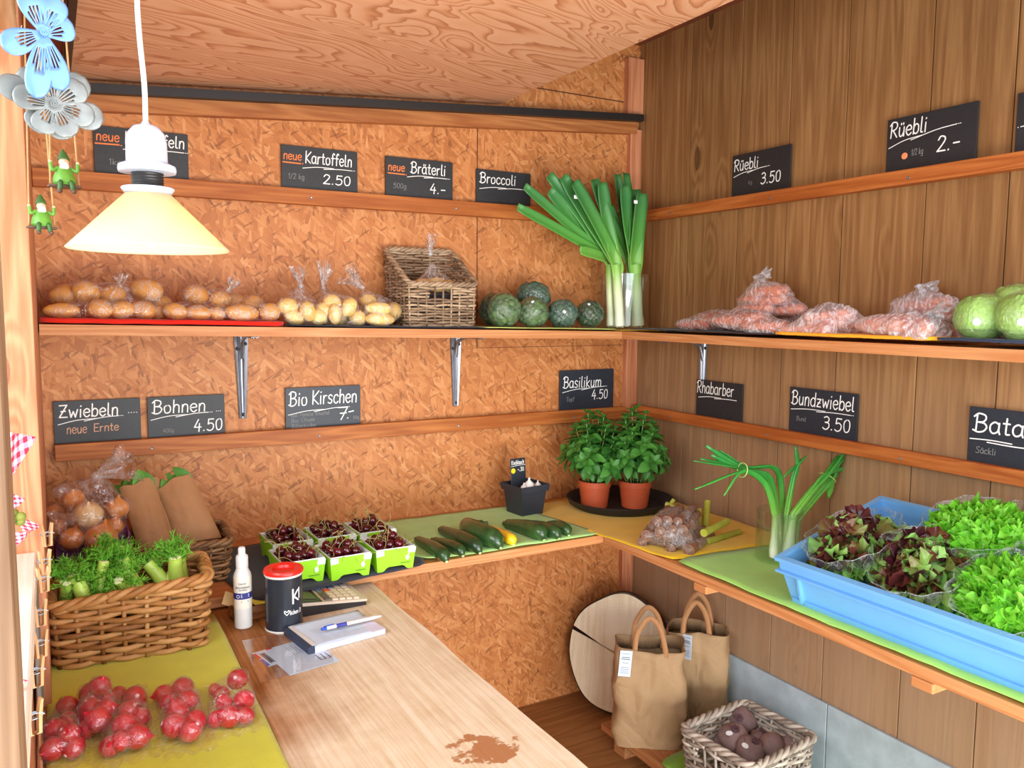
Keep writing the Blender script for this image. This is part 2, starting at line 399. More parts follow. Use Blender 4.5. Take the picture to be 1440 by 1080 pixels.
# ceiling: an inclined plywood panel, a darker roof above it
SL = .0757
def ramp_box(x0, x1, y0, y1, z_at0, th, bev=0):
    z = lambda x: z_at0+SL*x
    vs = [(x0,y0,z(x0)),(x1,y0,z(x1)),(x1,y1,z(x1)),(x0,y1,z(x0)),(x0,y0,z(x0)+th),(x1,y0,z(x1)+th),(x1,y1,z(x1)+th),(x0,y1,z(x0)+th)]
    return MB().add(vs, [(0,3,2,1),(4,5,6,7),(0,1,5,4),(1,2,6,5),(2,3,7,6),(3,0,4,7)])
struct('ceiling', ramp_box(-1.972, -.625, -2.3, -.004, 2.306, .02), PLY)
struct('ceiling_roof', ramp_box(-2.3, .1, -2.75, .06, 2.56, .05), ROOFM)
struct('ceiling_edge_board', ramp_box(-2.071, -1.99, -2.3, -.004, 2.31, .03), wood('red_board', L(176, 92, 58), L(128, 60, 34), 'y', .6))
# beam under the roofline and the black steel bars of the sliding shutter
def slope_bar(x0, x1, y0, y1, za, zb):   # z of bottom/top at x=0
    vs = [(x0,y0,za+SL*x0),(x1,y0,za+SL*x1),(x1,y1,za+SL*x1),(x0,y1,za+SL*x0),(x0,y0,zb+SL*x0),(x1,y0,zb+SL*x1),(x1,y1,zb+SL*x1),(x0,y1,zb+SL*x0)]
    return MB().add(vs, [(0,3,2,1),(4,5,6,7),(0,1,5,4),(1,2,6,5),(2,3,7,6),(3,0,4,7)])
struct('trim_3', slope_bar(-2.07, -.031, -.03, 0, 2.219, 2.272), BEAM_X)
struct('trim_4', slope_bar(-1.985, -.022, -.06, -.032, 2.262, 2.287), BLACK)
struct('trim_5', MB().box((-1.988, -2.3, 2.122), (-1.973, -.06, 2.15)), BLACK)
# corner batten
struct('trim_6', MB().box((-.056, -.024, 0), (-.001, 0, 2.235), bev=.002).box((-.075, -.03, 2.285), (-.001, 0, 2.50), bev=.002), PALE_Z)
# sign rails: face board with a spacer behind, screws
def rail(name, p0, p1, z0, z1, axis, mat):
    b = MB()
    if axis == 'x':
        b.box((p0, -.034, z0), (p1, -.013, z1), bev=.0015).box((p0, -.013, z0), (p1, 0, z1-.022))
    else:
        b.box((-.034, p1, z0), (-.013, p0, z1), bev=.0015).box((-.013, p1, z0), (0, p0, z1-.022))
    o = struct(name, b, mat)
    L_ = abs(p1-p0); n = max(2, int(L_/.45))
    for i in range(n):
        u = p0+(p1-p0)*(i+.5)/n; zc = (z0+z1)/2-.004
        s = MB()
        xf = basis((u, -.034, zc), (1,0,0), (0,0,1), (0,-1,0)) if axis == 'x' else basis((-.034, u, zc), (0,-1,0), (0,0,1), (-1,0,0))
        s.lathe([(.0042, 0), (.0042, .0006), (.0032, .0012), (.0014, .0006), (0, .0004)], 12, xf)
        s.build('screw', STEEL, o)
rail('trim_7', -2.07, -.057, 1.859, 1.907, 'x', PINE_X)
rail('trim_8', -2.047, -.057, 1.104, 1.151, 'x', PINE_X)
rail('trim_9', -.001, -2.4, 1.877, 1.917, 'y', PINE_Y)
rail('trim_10', -.036, -2.4, 1.120, 1.159, 'y', PINE_Y)

# ------------------------------------------------------------------ shelves, counter, table
ZS, DS, TILT = 1.4583, .259, .0185
def shz(x): return ZS+TILT*max(0, -x-DS)
def shelf_board(x0, x1, y0, y1, th, tilt=False):
    z = (lambda x: shz(x)) if tilt else (lambda x: ZS)
    vs = [(x0,y0,z(x0)-th),(x1,y0,z(x1)-th),(x1,y1,z(x1)-th),(x0,y1,z(x0)-th),(x0,y0,z(x0)),(x1,y0,z(x1)),(x1,y1,z(x1)),(x0,y1,z(x0))]
    return MB().add(vs, [(0,3,2,1),(4,5,6,7),(0,1,5,4),(1,2,6,5),(2,3,7,6),(3,0,4,7)])
o = shelf_board(-2.068, -DS, -DS, -.001, .027, True).build('wall_shelf', SHELF_X, smooth=False)
tag(o, 'upper pine shelf board on the chipboard wall, carrying the potato bags', 'shelf')
o = shelf_board(-DS+.0015, -.001, -2.3, -.001, .027).build('wall_shelf', SHELF_Y, smooth=False)
tag(o, 'upper pine shelf board on the plank wall, carrying the carrot bags', 'shelf')
ZC, DC = .808, .508
o = MB().box((-2.068, -DC, ZC-.027), (-DC, -.001, ZC), bev=.002).build('counter_board', SHELF_X, smooth=False)
tag(o, 'lower pine counter board along the chipboard wall under cherries and zucchini', 'counter')
o = MB().box((-DC+.0015, -2.3, ZC-.027), (-.013, -.001, ZC), bev=.002).build('counter_board', SHELF_Y, smooth=False)
tag(o, 'lower pine counter board along the plank wall under the blue crate', 'counter')
def support(p, rz, lab):
    o = MB().box((-.025, -.20, -.022), (.025, .20, 0), bev=.003).build('support_batten', SHELF_X, smooth=False); o.location = p; o.rotation_euler = (0, 0, rz); tag(o, lab, 'batten', )
support((-.40, -.31, ZC-.0275), -PI/2, 'short wooden batten under the counter at the inside corner')
support((-.31, -.96, ZC-.0275), -PI/2, 'wooden batten under the counter above the taller paper bag')
support((-.31, -1.62, ZC-.0275), -PI/2, 'wooden batten under the counter beneath the blue crate')
ZT = .776
t = thing('serving_table', 'worn pale wooden table slab reaching from the left wall into the foreground', 'table', (0,0,0))
def ttop():
    n = 26; e = []
    for i in range(n+1):
        y = -2.05+(2.05-.46)*i/n; e.append((-1.295+.006*ns((0, y*5, 0)), y))
    b = MB(); b.prism([(-2.085, -2.05)]+e+[(-2.085, -.46)], ZT-.04, ZT); return b
ttop().build('tabletop', TAB, t, smooth=False)
for x, y in ((-2.0, -.62), (-1.4, -.62), (-2.0, -1.95), (-1.4, -1.95)):
    MB().box((x-.035, y-.035, 0), (x+.035, y+.035, ZT-.041), bev=.003).build('leg', PALE_Z, t, smooth=False)
# metal shelf brackets
def bracket(loc, rz, lab, drop=.235, reach=.20):
    t = thing('shelf_bracket', lab, 'bracket', loc, rz, 'metal brackets under the shelves')
    # local: wall is +y, shelf above; a tapered upright on the wall, a tapered arm under the shelf, pressed ribs
    def strip(f):
        b = MB(); n = 10
        for k in range(n):
            u0, u1 = k/n, (k+1)/n; w0, w1 = .0215-.0105*u0, .0215-.0105*u1
            xs = [-1, -.55, -.4, -.12, .12, .4, .55, 1]; hs = [.004, .0015, .006, .002, .002, .006, .0015, .004]
            for i in range(7):
                b.add([f(xs[i]*w0, u0, hs[i]), f(xs[i+1]*w0, u0, hs[i+1]), f(xs[i+1]*w1, u1, hs[i+1]), f(xs[i]*w1, u1, hs[i])], [(0, 1, 2, 3)])
        return b
    strip(lambda x, u, h: (x, -h-.0005, -drop*u)).build('upright', STEEL, t, smooth=False, thick=.0012)
    strip(lambda x, u, h: (x, -.004-reach*u, -h-.0005)).build('arm', STEEL, t, smooth=False, thick=.0012)
    k = MB(); k.tube(catmull([(0, -.004, -.075), (0, -.018, -.03), (0, -.03, -.018), (0, -.075, -.004)], 5), .006, 8); k.build('corner_brace', STEEL, t)
    for z, x in ((-drop+.012, 0), (-.03, .012), (-.045, -.012)):
        s = MB(); s.lathe([(.0055, 0), (.0055, .001), (.003, .003), (0, .003)], 12, basis((x, -.005, z), (1,0,0), (0,0,1), (0,-1,0)))
        s.build('screw', BLACK, t)
bracket((at_y(339, 500, 0).x, -.001, shz(-1.5)-.0275), 0, 'metal shelf bracket left of centre above the cherry sign', .262)
bracket((at_y(640, 500, 0).x, -.001, shz(-.8)-.0275), 0, 'metal shelf bracket under the wicker shelf basket', .25)
bracket((-.001, at_x(990, 500, 0).y, ZS-.0275), -PI/2, 'metal shelf bracket on the plank wall above the Rhabarber sign', .25)
# ------------------------------------------------------------------ chalk lettering: hand-drawn strokes (10 units = capital height)
GL = {  # width ; strokes; l = straight, c = curved
'K':'6;l 1,0 1,10;l 6,9.6 1,4.2 6,0', 'B':'6.5;l 1.4,10 1.4,0;c 0,8.4 2,10.3 5,9.6 5.6,7.6 4.4,5.8 2.2,5.4;c 2.2,5.4 5,5 6.3,3 5,.6 2.4,-.2 0,.8',
'R':'6.4;l 1.2,0 1.4,10;c 0,8.2 2,10.2 5,9.8 6,7.6 4.6,5.4 1.6,4.8;l 2.6,5 6.2,0', 'Z':'6;l .4,9.6 5.6,9.8 .6,.4 6,.4;l 1.6,5 4.6,5.2',
'T':'6;l 0,9.8 6,9.8;l 3,9.8 3,0','S':'5.4;c 5.2,8.8 3.4,10 1.2,9 1,7 3,5.4 5,3.4 4.4,.8 2.4,0 .2,1.2','E':'5;l 5,9.6 .6,9.6 .6,.2 5,.2;l .6,5 4.2,5',
'C':'5.4;c 5.2,8.6 3.2,10 .9,8 .4,5 1,1.6 3.2,0 5.4,1.4','a':'5;c 4.4,5.2 2.4,6.4 .5,4.6 .5,1.6 2,.1 4,1.4 4.4,4.8;c 4.4,6 4.4,2 5,0',
'b':'4.8;l .7,10 .7,0;c .7,4.4 2.4,6.3 4.4,5 4.4,1.4 2.6,0 .7,1.2','c':'4.2;c 4.2,5.2 2.6,6.4 .7,5 .4,2 1.6,.2 3,.1 4.3,1.2',
'd':'5;c 4.4,5 2.6,6.3 .5,4.6 .5,1.4 2.4,0 4.4,1.6;l 4.5,10 4.5,0','e':'4.6;c .6,3.3 4.3,3.7 4,5.6 2.4,6.4 .6,5 .4,2.4 1.8,.2 3.2,.1 4.5,1.2',
'f':'3.4;c 3.6,9.2 2.6,10.2 1.6,8.8 1.5,5 1.5,0;l .2,6 3.2,6','g':'4.8;c 4.4,5 2.6,6.3 .5,4.6 .5,1.4 2.4,.2 4.3,1.6;c 4.4,6 4.4,0 4.2,-2.4 2.4,-3.4 .6,-2.4',
'h':'4.8;l .7,10 .7,0;c .7,3.8 2,6.2 3.8,5.8 4.3,4 4.3,0','i':'1.8;l .9,6 .9,0;l .9,8.4 1.1,8.8','k':'4.6;l .7,10 .7,0;l 4.2,6 .8,2.8 4.5,0','l':'2.2;c .8,10 .8,2 1,.4 2.2,.2',
'm':'7.4;l .7,6 .7,0;c .7,4 2,6.2 3.4,5.6 3.8,4 3.8,0;c 3.8,4 5,6.2 6.4,5.6 6.9,4 6.9,0','n':'4.8;l .7,6 .7,0;c .7,3.8 2,6.2 3.8,5.8 4.3,4 4.3,0',
'o':'4.8;c 2.4,6.2 .6,5 .4,3 1,.6 2.4,0 4,.8 4.5,3 3.9,5.4 2.4,6.2','p':'4.8;l .7,6 .7,-3.4;c .7,4.4 2.4,6.3 4.4,5 4.4,1.4 2.6,0 .7,1.2','r':'3.6;l .7,6 .7,0;c .7,3.6 1.8,5.8 3.4,5.9',
's':'4;c 3.7,5.5 2.2,6.4 .7,5.4 1,3.8 3,2.8 3.6,1.2 2.2,0 .3,.8','t':'3.2;c 1.5,9 1.5,2 1.8,.4 3.2,.4;l .1,6.2 3,6.2','u':'4.8;c .6,6 .6,2.4 1.4,.2 3,.3 4.2,2.4;l 4.2,6 4.3,0',
'v':'4.4;l .3,6 2.2,.1 4.2,6','w':'6.4;l .3,6 1.7,.2 3.2,4.6 4.8,.2 6.2,6','z':'4.4;l .4,5.8 4,5.8 .4,.3 4.2,.3;l 1.2,3 3.4,3.1','x':'4.4;l .4,6 4.2,0;l 4.2,6 .4,0',
'0':'5.2;c 2.6,10 .8,8 .5,4.8 1.2,1 2.6,0 4.2,1.2 4.8,5 4.2,8.8 2.6,10','1':'3;l .4,7.4 2.2,10 2.2,0','2':'5.2;c .6,7.8 2,10 4.3,9.2 4.6,7 2.8,3.6 .4,.2;l .4,.2 5.2,.2',
'3':'5;c .8,9.2 2.8,10.2 4.6,8.4 3.8,6 1.8,5.5;c 1.8,5.5 4.4,5 4.9,2.4 3.4,.2 1.6,0 .3,1','4':'5.4;l 3.2,10 .4,3.4 5.2,3.4;l 4,6.4 3.8,-.4','5':'5.2;l 4.8,9.8 1.2,9.8 .9,5.6;c .9,5.6 3,6.4 4.8,4.6 4.4,1.2 2.2,-.2 .3,.8',
'7':'5;l .4,9.6 4.9,9.6 1.9,0;l 1.4,5 4.4,5.2','8':'5;c 2.5,5.4 .8,7.4 2.5,10 4.3,7.6 2.5,5.4 .5,2.4 2.5,0 4.6,2.4 2.5,5.4','.':'2;l .8,.1 1,.4','-':'4.4;l .6,4 4,4.1','/':'4;l .4,-.6 3.6,10','%':'7;l 1.2,7 2.2,9.6 2.2,5;l 1,1.5 4.6,9.5;c 4.2,4 5.6,4.6 6,3.4 4,0 6.6,.1',
',':'2;l 1,.4 .5,-1.2',' ':'3;', '9':'5;c 4.4,8 2.6,10 .8,8 1.4,5.4 3.4,5.4 4.4,8;c 4.4,8 4,3 2.6,0','D':'6;l 1,10 1,0;c .2,9.6 3.6,9.8 5.8,6.6 5.4,2.4 3,.2 .6,0','P':'5.6;l 1.2,0 1.2,10;c .2,9.4 3,10.2 5.4,8.6 4.6,5.4 1.3,4.8','H':'6;l .8,10 .8,0;l 5.4,10 5.4,0;l .8,5 5.4,5',
'G':'5.8;c 5.2,8.6 3.2,10 .9,8 .4,5 1,1.4 3.2,0 5.2,1.2 5.3,4.4 3.4,4.4','F':'4.8;l 4.8,9.6 .8,9.6 .8,0;l .8,5.2 4,5.2'}
GL['ä'] = GL['a']+';l 1.6,7.8 1.7,8.6;l 3.4,7.8 3.5,8.6'; GL['ü'] = GL['u']+';l 1.6,7.8 1.7,8.6;l 3.4,7.8 3.5,8.6'
SEGS = {}
def glyph(ch):
    if ch not in SEGS:
        p = GL[ch].split(';'); st = []
        for s in p[1:]:
            if not s.strip(): continue
            q = s.split(); pts = [tuple(float(a) for a in w.split(',')) for w in q[1:]]
            st.append([(v.x, v.y) for v in catmull([(a, b, 0) for a, b in pts], 5)] if q[0] == 'c' else pts)
        SEGS[ch] = (float(p[0]), st)
    return SEGS[ch]
NSTROKE = [0]
def stroke(b, pts, w, y=-.0006):
    """one chalk-pen stroke: a mitred ribbon with round ends, drawn in local x,z; each stroke lies a hair above the last"""
    P = [Vector((p[0], p[1])) for p in pts]; P = [p for i, p in enumerate(P) if i == 0 or (p-P[i-1]).length > 1e-6]
    runs = [[P[0]]]
    for i in range(1, len(P)):
        runs[-1].append(P[i])
        if i < len(P)-1 and (P[i]-P[i-1]).normalized().dot((P[i+1]-P[i]).normalized()) < .35: runs.append([P[i]])
    for R in runs:
        if len(R) < 2: continue
        NSTROKE[0] = (NSTROKE[0]+1) % 14; yy = y-.00005*NSTROKE[0]; h = w/2; m = len(R); vs = []
        D = [(R[i+1]-R[i]).normalized() for i in range(m-1)]
        for i in range(m):
            t = (D[max(0, i-1)]+D[min(m-2, i)]).normalized(); n = Vector((-t.y, t.x))
            k = h/max(.6, n.dot(Vector((-D[min(m-2, i)].y, D[min(m-2, i)].x))))
            vs += [(R[i].x-n.x*k, yy, R[i].y-n.y*k), (R[i].x+n.x*k, yy, R[i].y+n.y*k)]
        fs = [(2*i, 2*i+2, 2*i+3, 2*i+1) for i in range(m-1)]
        for e, d in ((0, -D[0]), (m-1, D[-1])):
            n = Vector((-d.y, d.x)); o = len(vs)
            vs += [(R[e].x+(n.x*math.cos(q)+d.x*math.sin(q))*h, yy, R[e].y+(n.y*math.cos(q)+d.y*math.sin(q))*h) for q in [PI*j/6 for j in range(7)]]
            fs.append(tuple(range(o+6, o-1, -1)))
        b.add(vs, fs)
def text_w(s): return sum(glyph(c)[0]+1.1 for c in s)-1.1
def write(b, s, x, z, h, w, wd=None, lean=.06, y=-.0006, rise=0.0):
    """letters from (x,z), capital height h, pen width w; squeezed to width wd if given"""
    k = h/10; kx = k if wd is None else wd/text_w(s); u = 0
    for ch in s:
        g, st = glyph(ch)
        for pts in st: stroke(b, [(x+(px+u)*kx+lean*pz*k, z+pz*k+rise*(px+u)*kx) for px, pz in pts], w, y)
        u += g+1.1
SLATE = plain('chalkboard', L(38, 40, 43), .5, .12, 60, .08)
SLATE_B = plain('chalkboard_sky_sheen', L(36, 44, 54), .45, .12, 60, .08)  # same slate with the bluish sheen of the sky put into its colour
CHALK = plain('white_chalk', L(244, 244, 240), .9, .04, 200)
CHALK_O = plain('orange_chalk', L(240, 132, 72), .9, .06, 200)
CHALK_G = plain('faint_chalk', L(150, 150, 148), .9, .06, 200)
CHALK_T = plain('tan_chalk', L(206, 160, 130), .9, .06, 200)
def sign(label, corner, wall, w, h, rows, mat=SLATE, roll=0.0, dots=None):
    """slate standing behind a rail; rows: (part, material, text, x, z, height, pen, width)"""
    b = MB().box((0, 0, -.022), (w, .005, h), bev=.0006)
    o = b.build('price_sign', mat, smooth=False)
    if wall == 'back': o.location = (corner[0], -.0115, corner[1]); o.rotation_euler = (0, roll, 0)
    else: o.location = (-.0115, corner[0], corner[1]); o.rotation_euler = (0, roll, -PI/2)
    tag(o, label, 'sign', 'slate price signs')
    for nm, m, items in rows:
        lb = MB()
        for it in items:
            if isinstance(it[0], str): write(lb, *it)
            else: stroke(lb, [(v.x, v.y) for v in catmull([(a, c, 0) for a, c in it[0]], 6)], it[1])
        lb.build(nm, m, o, smooth=False)
    if dots:
        for (x, z, r, m) in dots: MB().lathe([(r, 0), (r*.95, .0006), (0, .0006)], 20, basis((x, -.0001, z), (1,0,0), (0,0,1), (0,-1,0))).build('sticker_dot', m, o)
    return o
def ul(x0, x1, z, w=.0022, up=.0, mid=.5, tail=True):
    """hand-drawn double underline"""
    m = x0+(x1-x0)*mid
    r = [([(x0, z-.001), (x0+(m-x0)*.6, z+.0055+up*.3), (m+.02, z+.0055+up*.5)], w), ([(m-.012, z+.001+up*.4), (m+(x1-m)*.5, z+.0045+up*.8), (x1, z+.004+up)], w)]
    if tail: r += [([(x1+.004+.005*k, z+.004+up), (x1+.0055+.005*k, z+.0043+up)], w*.9) for k in range(2)]
    return r
w_, h_ = .245, .132
sign('chalk sign reading neue Kartoffeln 1kg, half hidden behind the pendant lamp', (-1.918, 1.911), 'back', .247, .128, [
  ('lettering', CHALK, [('Kartoffeln', .078, .086, .033, .0034, .158)]+ul(.074, .235, .070)),
  ('orange_lettering', CHALK_O, [('neue', .006, .088, .026, .003, .058), ([(.004, .079), (.064, .080)], .004), ([(.069, .078), (.07, .079)], .003)]),
  ('small_lettering', CHALK_G, [('1kg', .036, .024, .016, .0012, .032), ('.', .200, .03, .02, .003)])])
sign('chalk sign reading neue Kartoffeln with price 2.50', (-1.400, 1.908), 'back', w_, h_, [
  ('lettering', CHALK, [('Kartoffeln', .073, .082, .036, .0034, .152), ('2.50', .13, .022, .029, .0033, .09)]+ul(.066, .225, .066)),
  ('orange_lettering', CHALK_O, [('neue', .006, .088, .026, .003, .056), ([(.005, .079), (.06, .078)], .004), ([(.066, .078), (.067, .079)], .003)]),
  ('small_lettering', CHALK_G, [('1/2 kg', .02, .03, .016, .0012, .05)])])
sign('chalk sign reading neue Bräterli with price 4.-', (-1.058, 1.906), 'back', w_, h_, [
  ('lettering', CHALK, [('Bräterli', .088, .084, .036, .0034, .128), ('4.-', .158, .022, .032, .0033, .058)]+ul(.076, .222, .070)),
  ('orange_lettering', CHALK_O, [('neue', .008, .086, .026, .003, .058), ([(.008, .077), (.066, .076)], .004), ([(.072, .075), (.073, .076)], .003)]),
  ('small_lettering', CHALK_G, [('500g', .026, .03, .016, .0012, .046)])])
sign('smaller chalk sign reading Broccoli, beside the leek leaves', (-.721, 1.905), 'back', .222, .121, [
  ('lettering', CHALK, [('Broccoli', .012, .074, .035, .0034, .145)]+ul(.012, .186, .054, up=.004))])
sign('chalk sign reading Zwiebeln neue Ernte at the left end of the lower rail', (-2.046, 1.150), 'back', .222, .121, [
  ('lettering', CHALK, [('Zwiebeln', .012, .074, .036, .0036, .15)]+ul(.01, .165, .056, up=.012)+[([(.19+.007*k, .079), (.1915+.007*k, .0795)], .002) for k in range(4)]),
  ('tan_lettering', CHALK_T, [('neue', .03, .028, .026, .0024, .05), ('Ernte', .098, .030, .023, .0026, .064)])])
sign('chalk sign reading Bohnen with price 4.50', (-1.805, 1.148), 'back', .217, .123, [
  ('lettering', CHALK, [('Bohnen', .012, .074, .038, .0036, .148), ('4.50', .126, .014, .035, .0034, .082)]+ul(.008, .17, .056, up=.010)+[([(.192+.006*k, .072), (.193+.006*k, .0725)], .002) for k in range(3)]),
  ('small_lettering', CHALK_G, [('400g', .04, .016, .012, .0009, .03)])])
sign('chalk sign reading Bio Kirschen with price 7.-', (-1.402, 1.147), 'back', .248, .134, [
  ('lettering', CHALK, [('Bio', .01, .076, .044, .0038, .058), ('Kirschen', .084, .078, .044, .0038, .150), ('7', .168, .022, .042, .0036, .034), ([(.208, .046), (.224, .049)], .0036), ([(.203, .026), (.2045, .0265)], .0036)]+ul(.008, .20, .048, up=.012)),
  ('small_lettering', CHALK_G, [('von', .016, .040, .012, .0011, .02), ('Familie', .046, .041, .012, .0011, .042), ('Knuchel', .096, .042, .012, .0011, .046), ('Bio', .016, .022, .012, .0011, .024), ('Chuze', .05, .024, .012, .0011, .042), ('Bilbenkoden', .018, .004, .012, .0011, .078), ('500g', .222, .022, .01, .0009, .02)])], SLATE_B)
sign('chalk sign reading Basilikum with price 4.50 above the basil', (-.362, 1.153), 'back', .254, .15, [
  ('lettering', CHALK, [('Basilikum', .014, .082, .042, .0034, .178), ('4.50', .148, .034, .036, .0034, .076)]+ul(.012, .21, .066, up=.012)),
  ('small_lettering', CHALK_G, [('Topf', .03, .03, .016, .0012, .036)])], SLATE_B)
sign('chalk sign on the plank wall reading Rüebli with price 3.50', (-.527, 1.919), 'right', .25, .137, [
  ('lettering', CHALK, [('Rüebli', .008, .084, .036, .0036, .108), ('3.50', .13, .028, .034, .0036, .082)]+ul(.008, .155, .066, up=.012)),
  ('small_lettering', CHALK_G, [('kg', .076, .034, .012, .0009, .016)])])
sign('chalk sign on the plank wall reading Rüebli 2.- with an orange dot', (-1.114, 1.923), 'right', .253, .139, [
  ('lettering', CHALK, [('Rüebli', .008, .088, .040, .0036, .108), ('2.-', .148, .03, .038, .0038, .062)]+ul(.008, .2, .062, up=.026, mid=.4)),
  ('small_lettering', CHALK_G, [('1/2 kg', .076, .032, .016, .0012, .034)])], dots=[(.056, .034, .009, plain('orange_sticker', L(244, 150, 100), .6))])
sign('slate sign cut off by the right picture edge, highest on the plank wall', (-1.461, 1.925), 'right', .25, .133, [
  ('lettering', CHALK, [([(.006, .052), (.0065, .0525)], .002), ([(.012, .053), (.06, .056)], .002)])])
sign('small chalk sign reading Rhabarber on the plank wall', (-.382, 1.160), 'right', .224, .127, [
  ('lettering', CHALK, [('Rhabarber', .002, .080, .042, .0034, .182)]+ul(.012, .2, .064, tail=False))])
sign('chalk sign reading Bundzwiebel with price 3.50', (-.810, 1.160), 'right', .25, .137, [
  ('lettering', CHALK, [('Bundzwiebel', .008, .084, .042, .0036, .23), ('3.50', .13, .020, .038, .0036, .098)]+ul(.008, .228, .068)),
  ('small_lettering', CHALK_G, [('Bund', .03, .034, .013, .0011, .036)])], SLATE_B)
sign('chalk sign beginning Batavia, cut off at the right picture edge', (-1.390, 1.158), 'right', .25, .14, [
  ('lettering', CHALK, [('Batavia', .012, .078, .045, .0042, .20), ([(.006, .058), (.06, .060), (.11, .058)], .0028), ([(.05, .054), (.12, .052), (.2, .055)], .0028)]),
  ('small_lettering', CHALK_G, [('Säckli', .022, .024, .016, .0013, .05)])], SLATE_B)
# ------------------------------------------------------------------ shared builders: cloths, plastic bags, wicker
FILM = film_mat('clear_film', .025, .55, 24, bump=.8)
FILM_ONION = film_mat('onion_film', .008, .30, 18, bump=.9)
FILM_FROST = film_mat('frosted_film', .36, .9, 20, bump=.9)
FILM_CARROT = film_mat('carrot_bag_film', .24, .8, 22, bump=.9)
FILM_WRAP = film_mat('cling_film', .01, .14, 26, bump=.9)
FILM_SALAD = film_mat('salad_bag_film', .05, .35, 16, (.93, .98, .97, 1), bump=.7)
GLASS = glass_mat()

def cloth(label, quad, zf, mat, th=.003, wav=.0012, group='folded cloths', seed=0, drop=None, name='folded_cloth', cat='cloth', round_=0.02):
    """a cloth lying flat: quad = four plan corners (front-left, front-right, back-right, back-left)"""
    q = [Vector((p[0], p[1], 0)) for p in quad]; nu, nv = 30, 18
    def fn(u, v):
        # rounded corners by pulling the corner samples in
        p = q[0].lerp(q[1], u).lerp(q[3].lerp(q[2], u), v)
        c = (q[0]+q[1]+q[2]+q[3])/4
        e = max(0, abs(u-.5)*2-.86)/.14*max(0, abs(v-.5)*2-.80)/.20
        p = p+(c-p).normalized()*round_*e
        k = wav*(1+noise.noise(Vector((p.x*14+seed, p.y*14, seed*.7))))+wav*.8*(1+noise.noise(Vector((p.x*5, p.y*40+seed, seed))))
        p = Vector((p.x+.003*noise.noise(Vector((u*6, v*6, seed+.5))), p.y+.003*noise.noise(Vector((u*6+9, v*6, seed+.5))), 0))
        return (p.x, p.y, zf(p.x)+th+.0006+k)
    b = MB().grid(fn, nu, nv)
    o = b.build(name, mat, smooth=True, ang=180, thick=th)
    return tag(o, label, cat, group)

def hull_planes(pts):
    bm = bmesh.new()
    for p in pts: bm.verts.new(p)
    r = bmesh.ops.convex_hull(bm, input=bm.verts)
    bm.normal_update()
    N = np.array([f.normal[:] for f in bm.faces]); D = np.array([f.normal.dot(f.verts[0].co) for f in bm.faces]); bm.free()
    return N, D
SPH = [Vector(v).normalized() for v in [(1,0,0),(-1,0,0),(0,1,0),(0,-1,0),(0,0,1),(0,0,-1)]+[(a,b,c) for a in (-1,1) for b in (-1,1) for c in (-1,1)]+[(a,b,0) for a in (-1,1) for b in (-1,1)]+[(0,a,b) for a in (-1,1) for b in (-1,1)]+[(a,0,b) for a in (-1,1) for b in (-1,1)]]
def ell_pts(c, r, R=None, k=1.06):
    out = []
    for d in SPH:
        v = Vector((d.x*r[0], d.y*r[1], d.z*r[2]))*k
        if R is not None: v = R @ v
        out.append(Vector(c)+v)
    return out
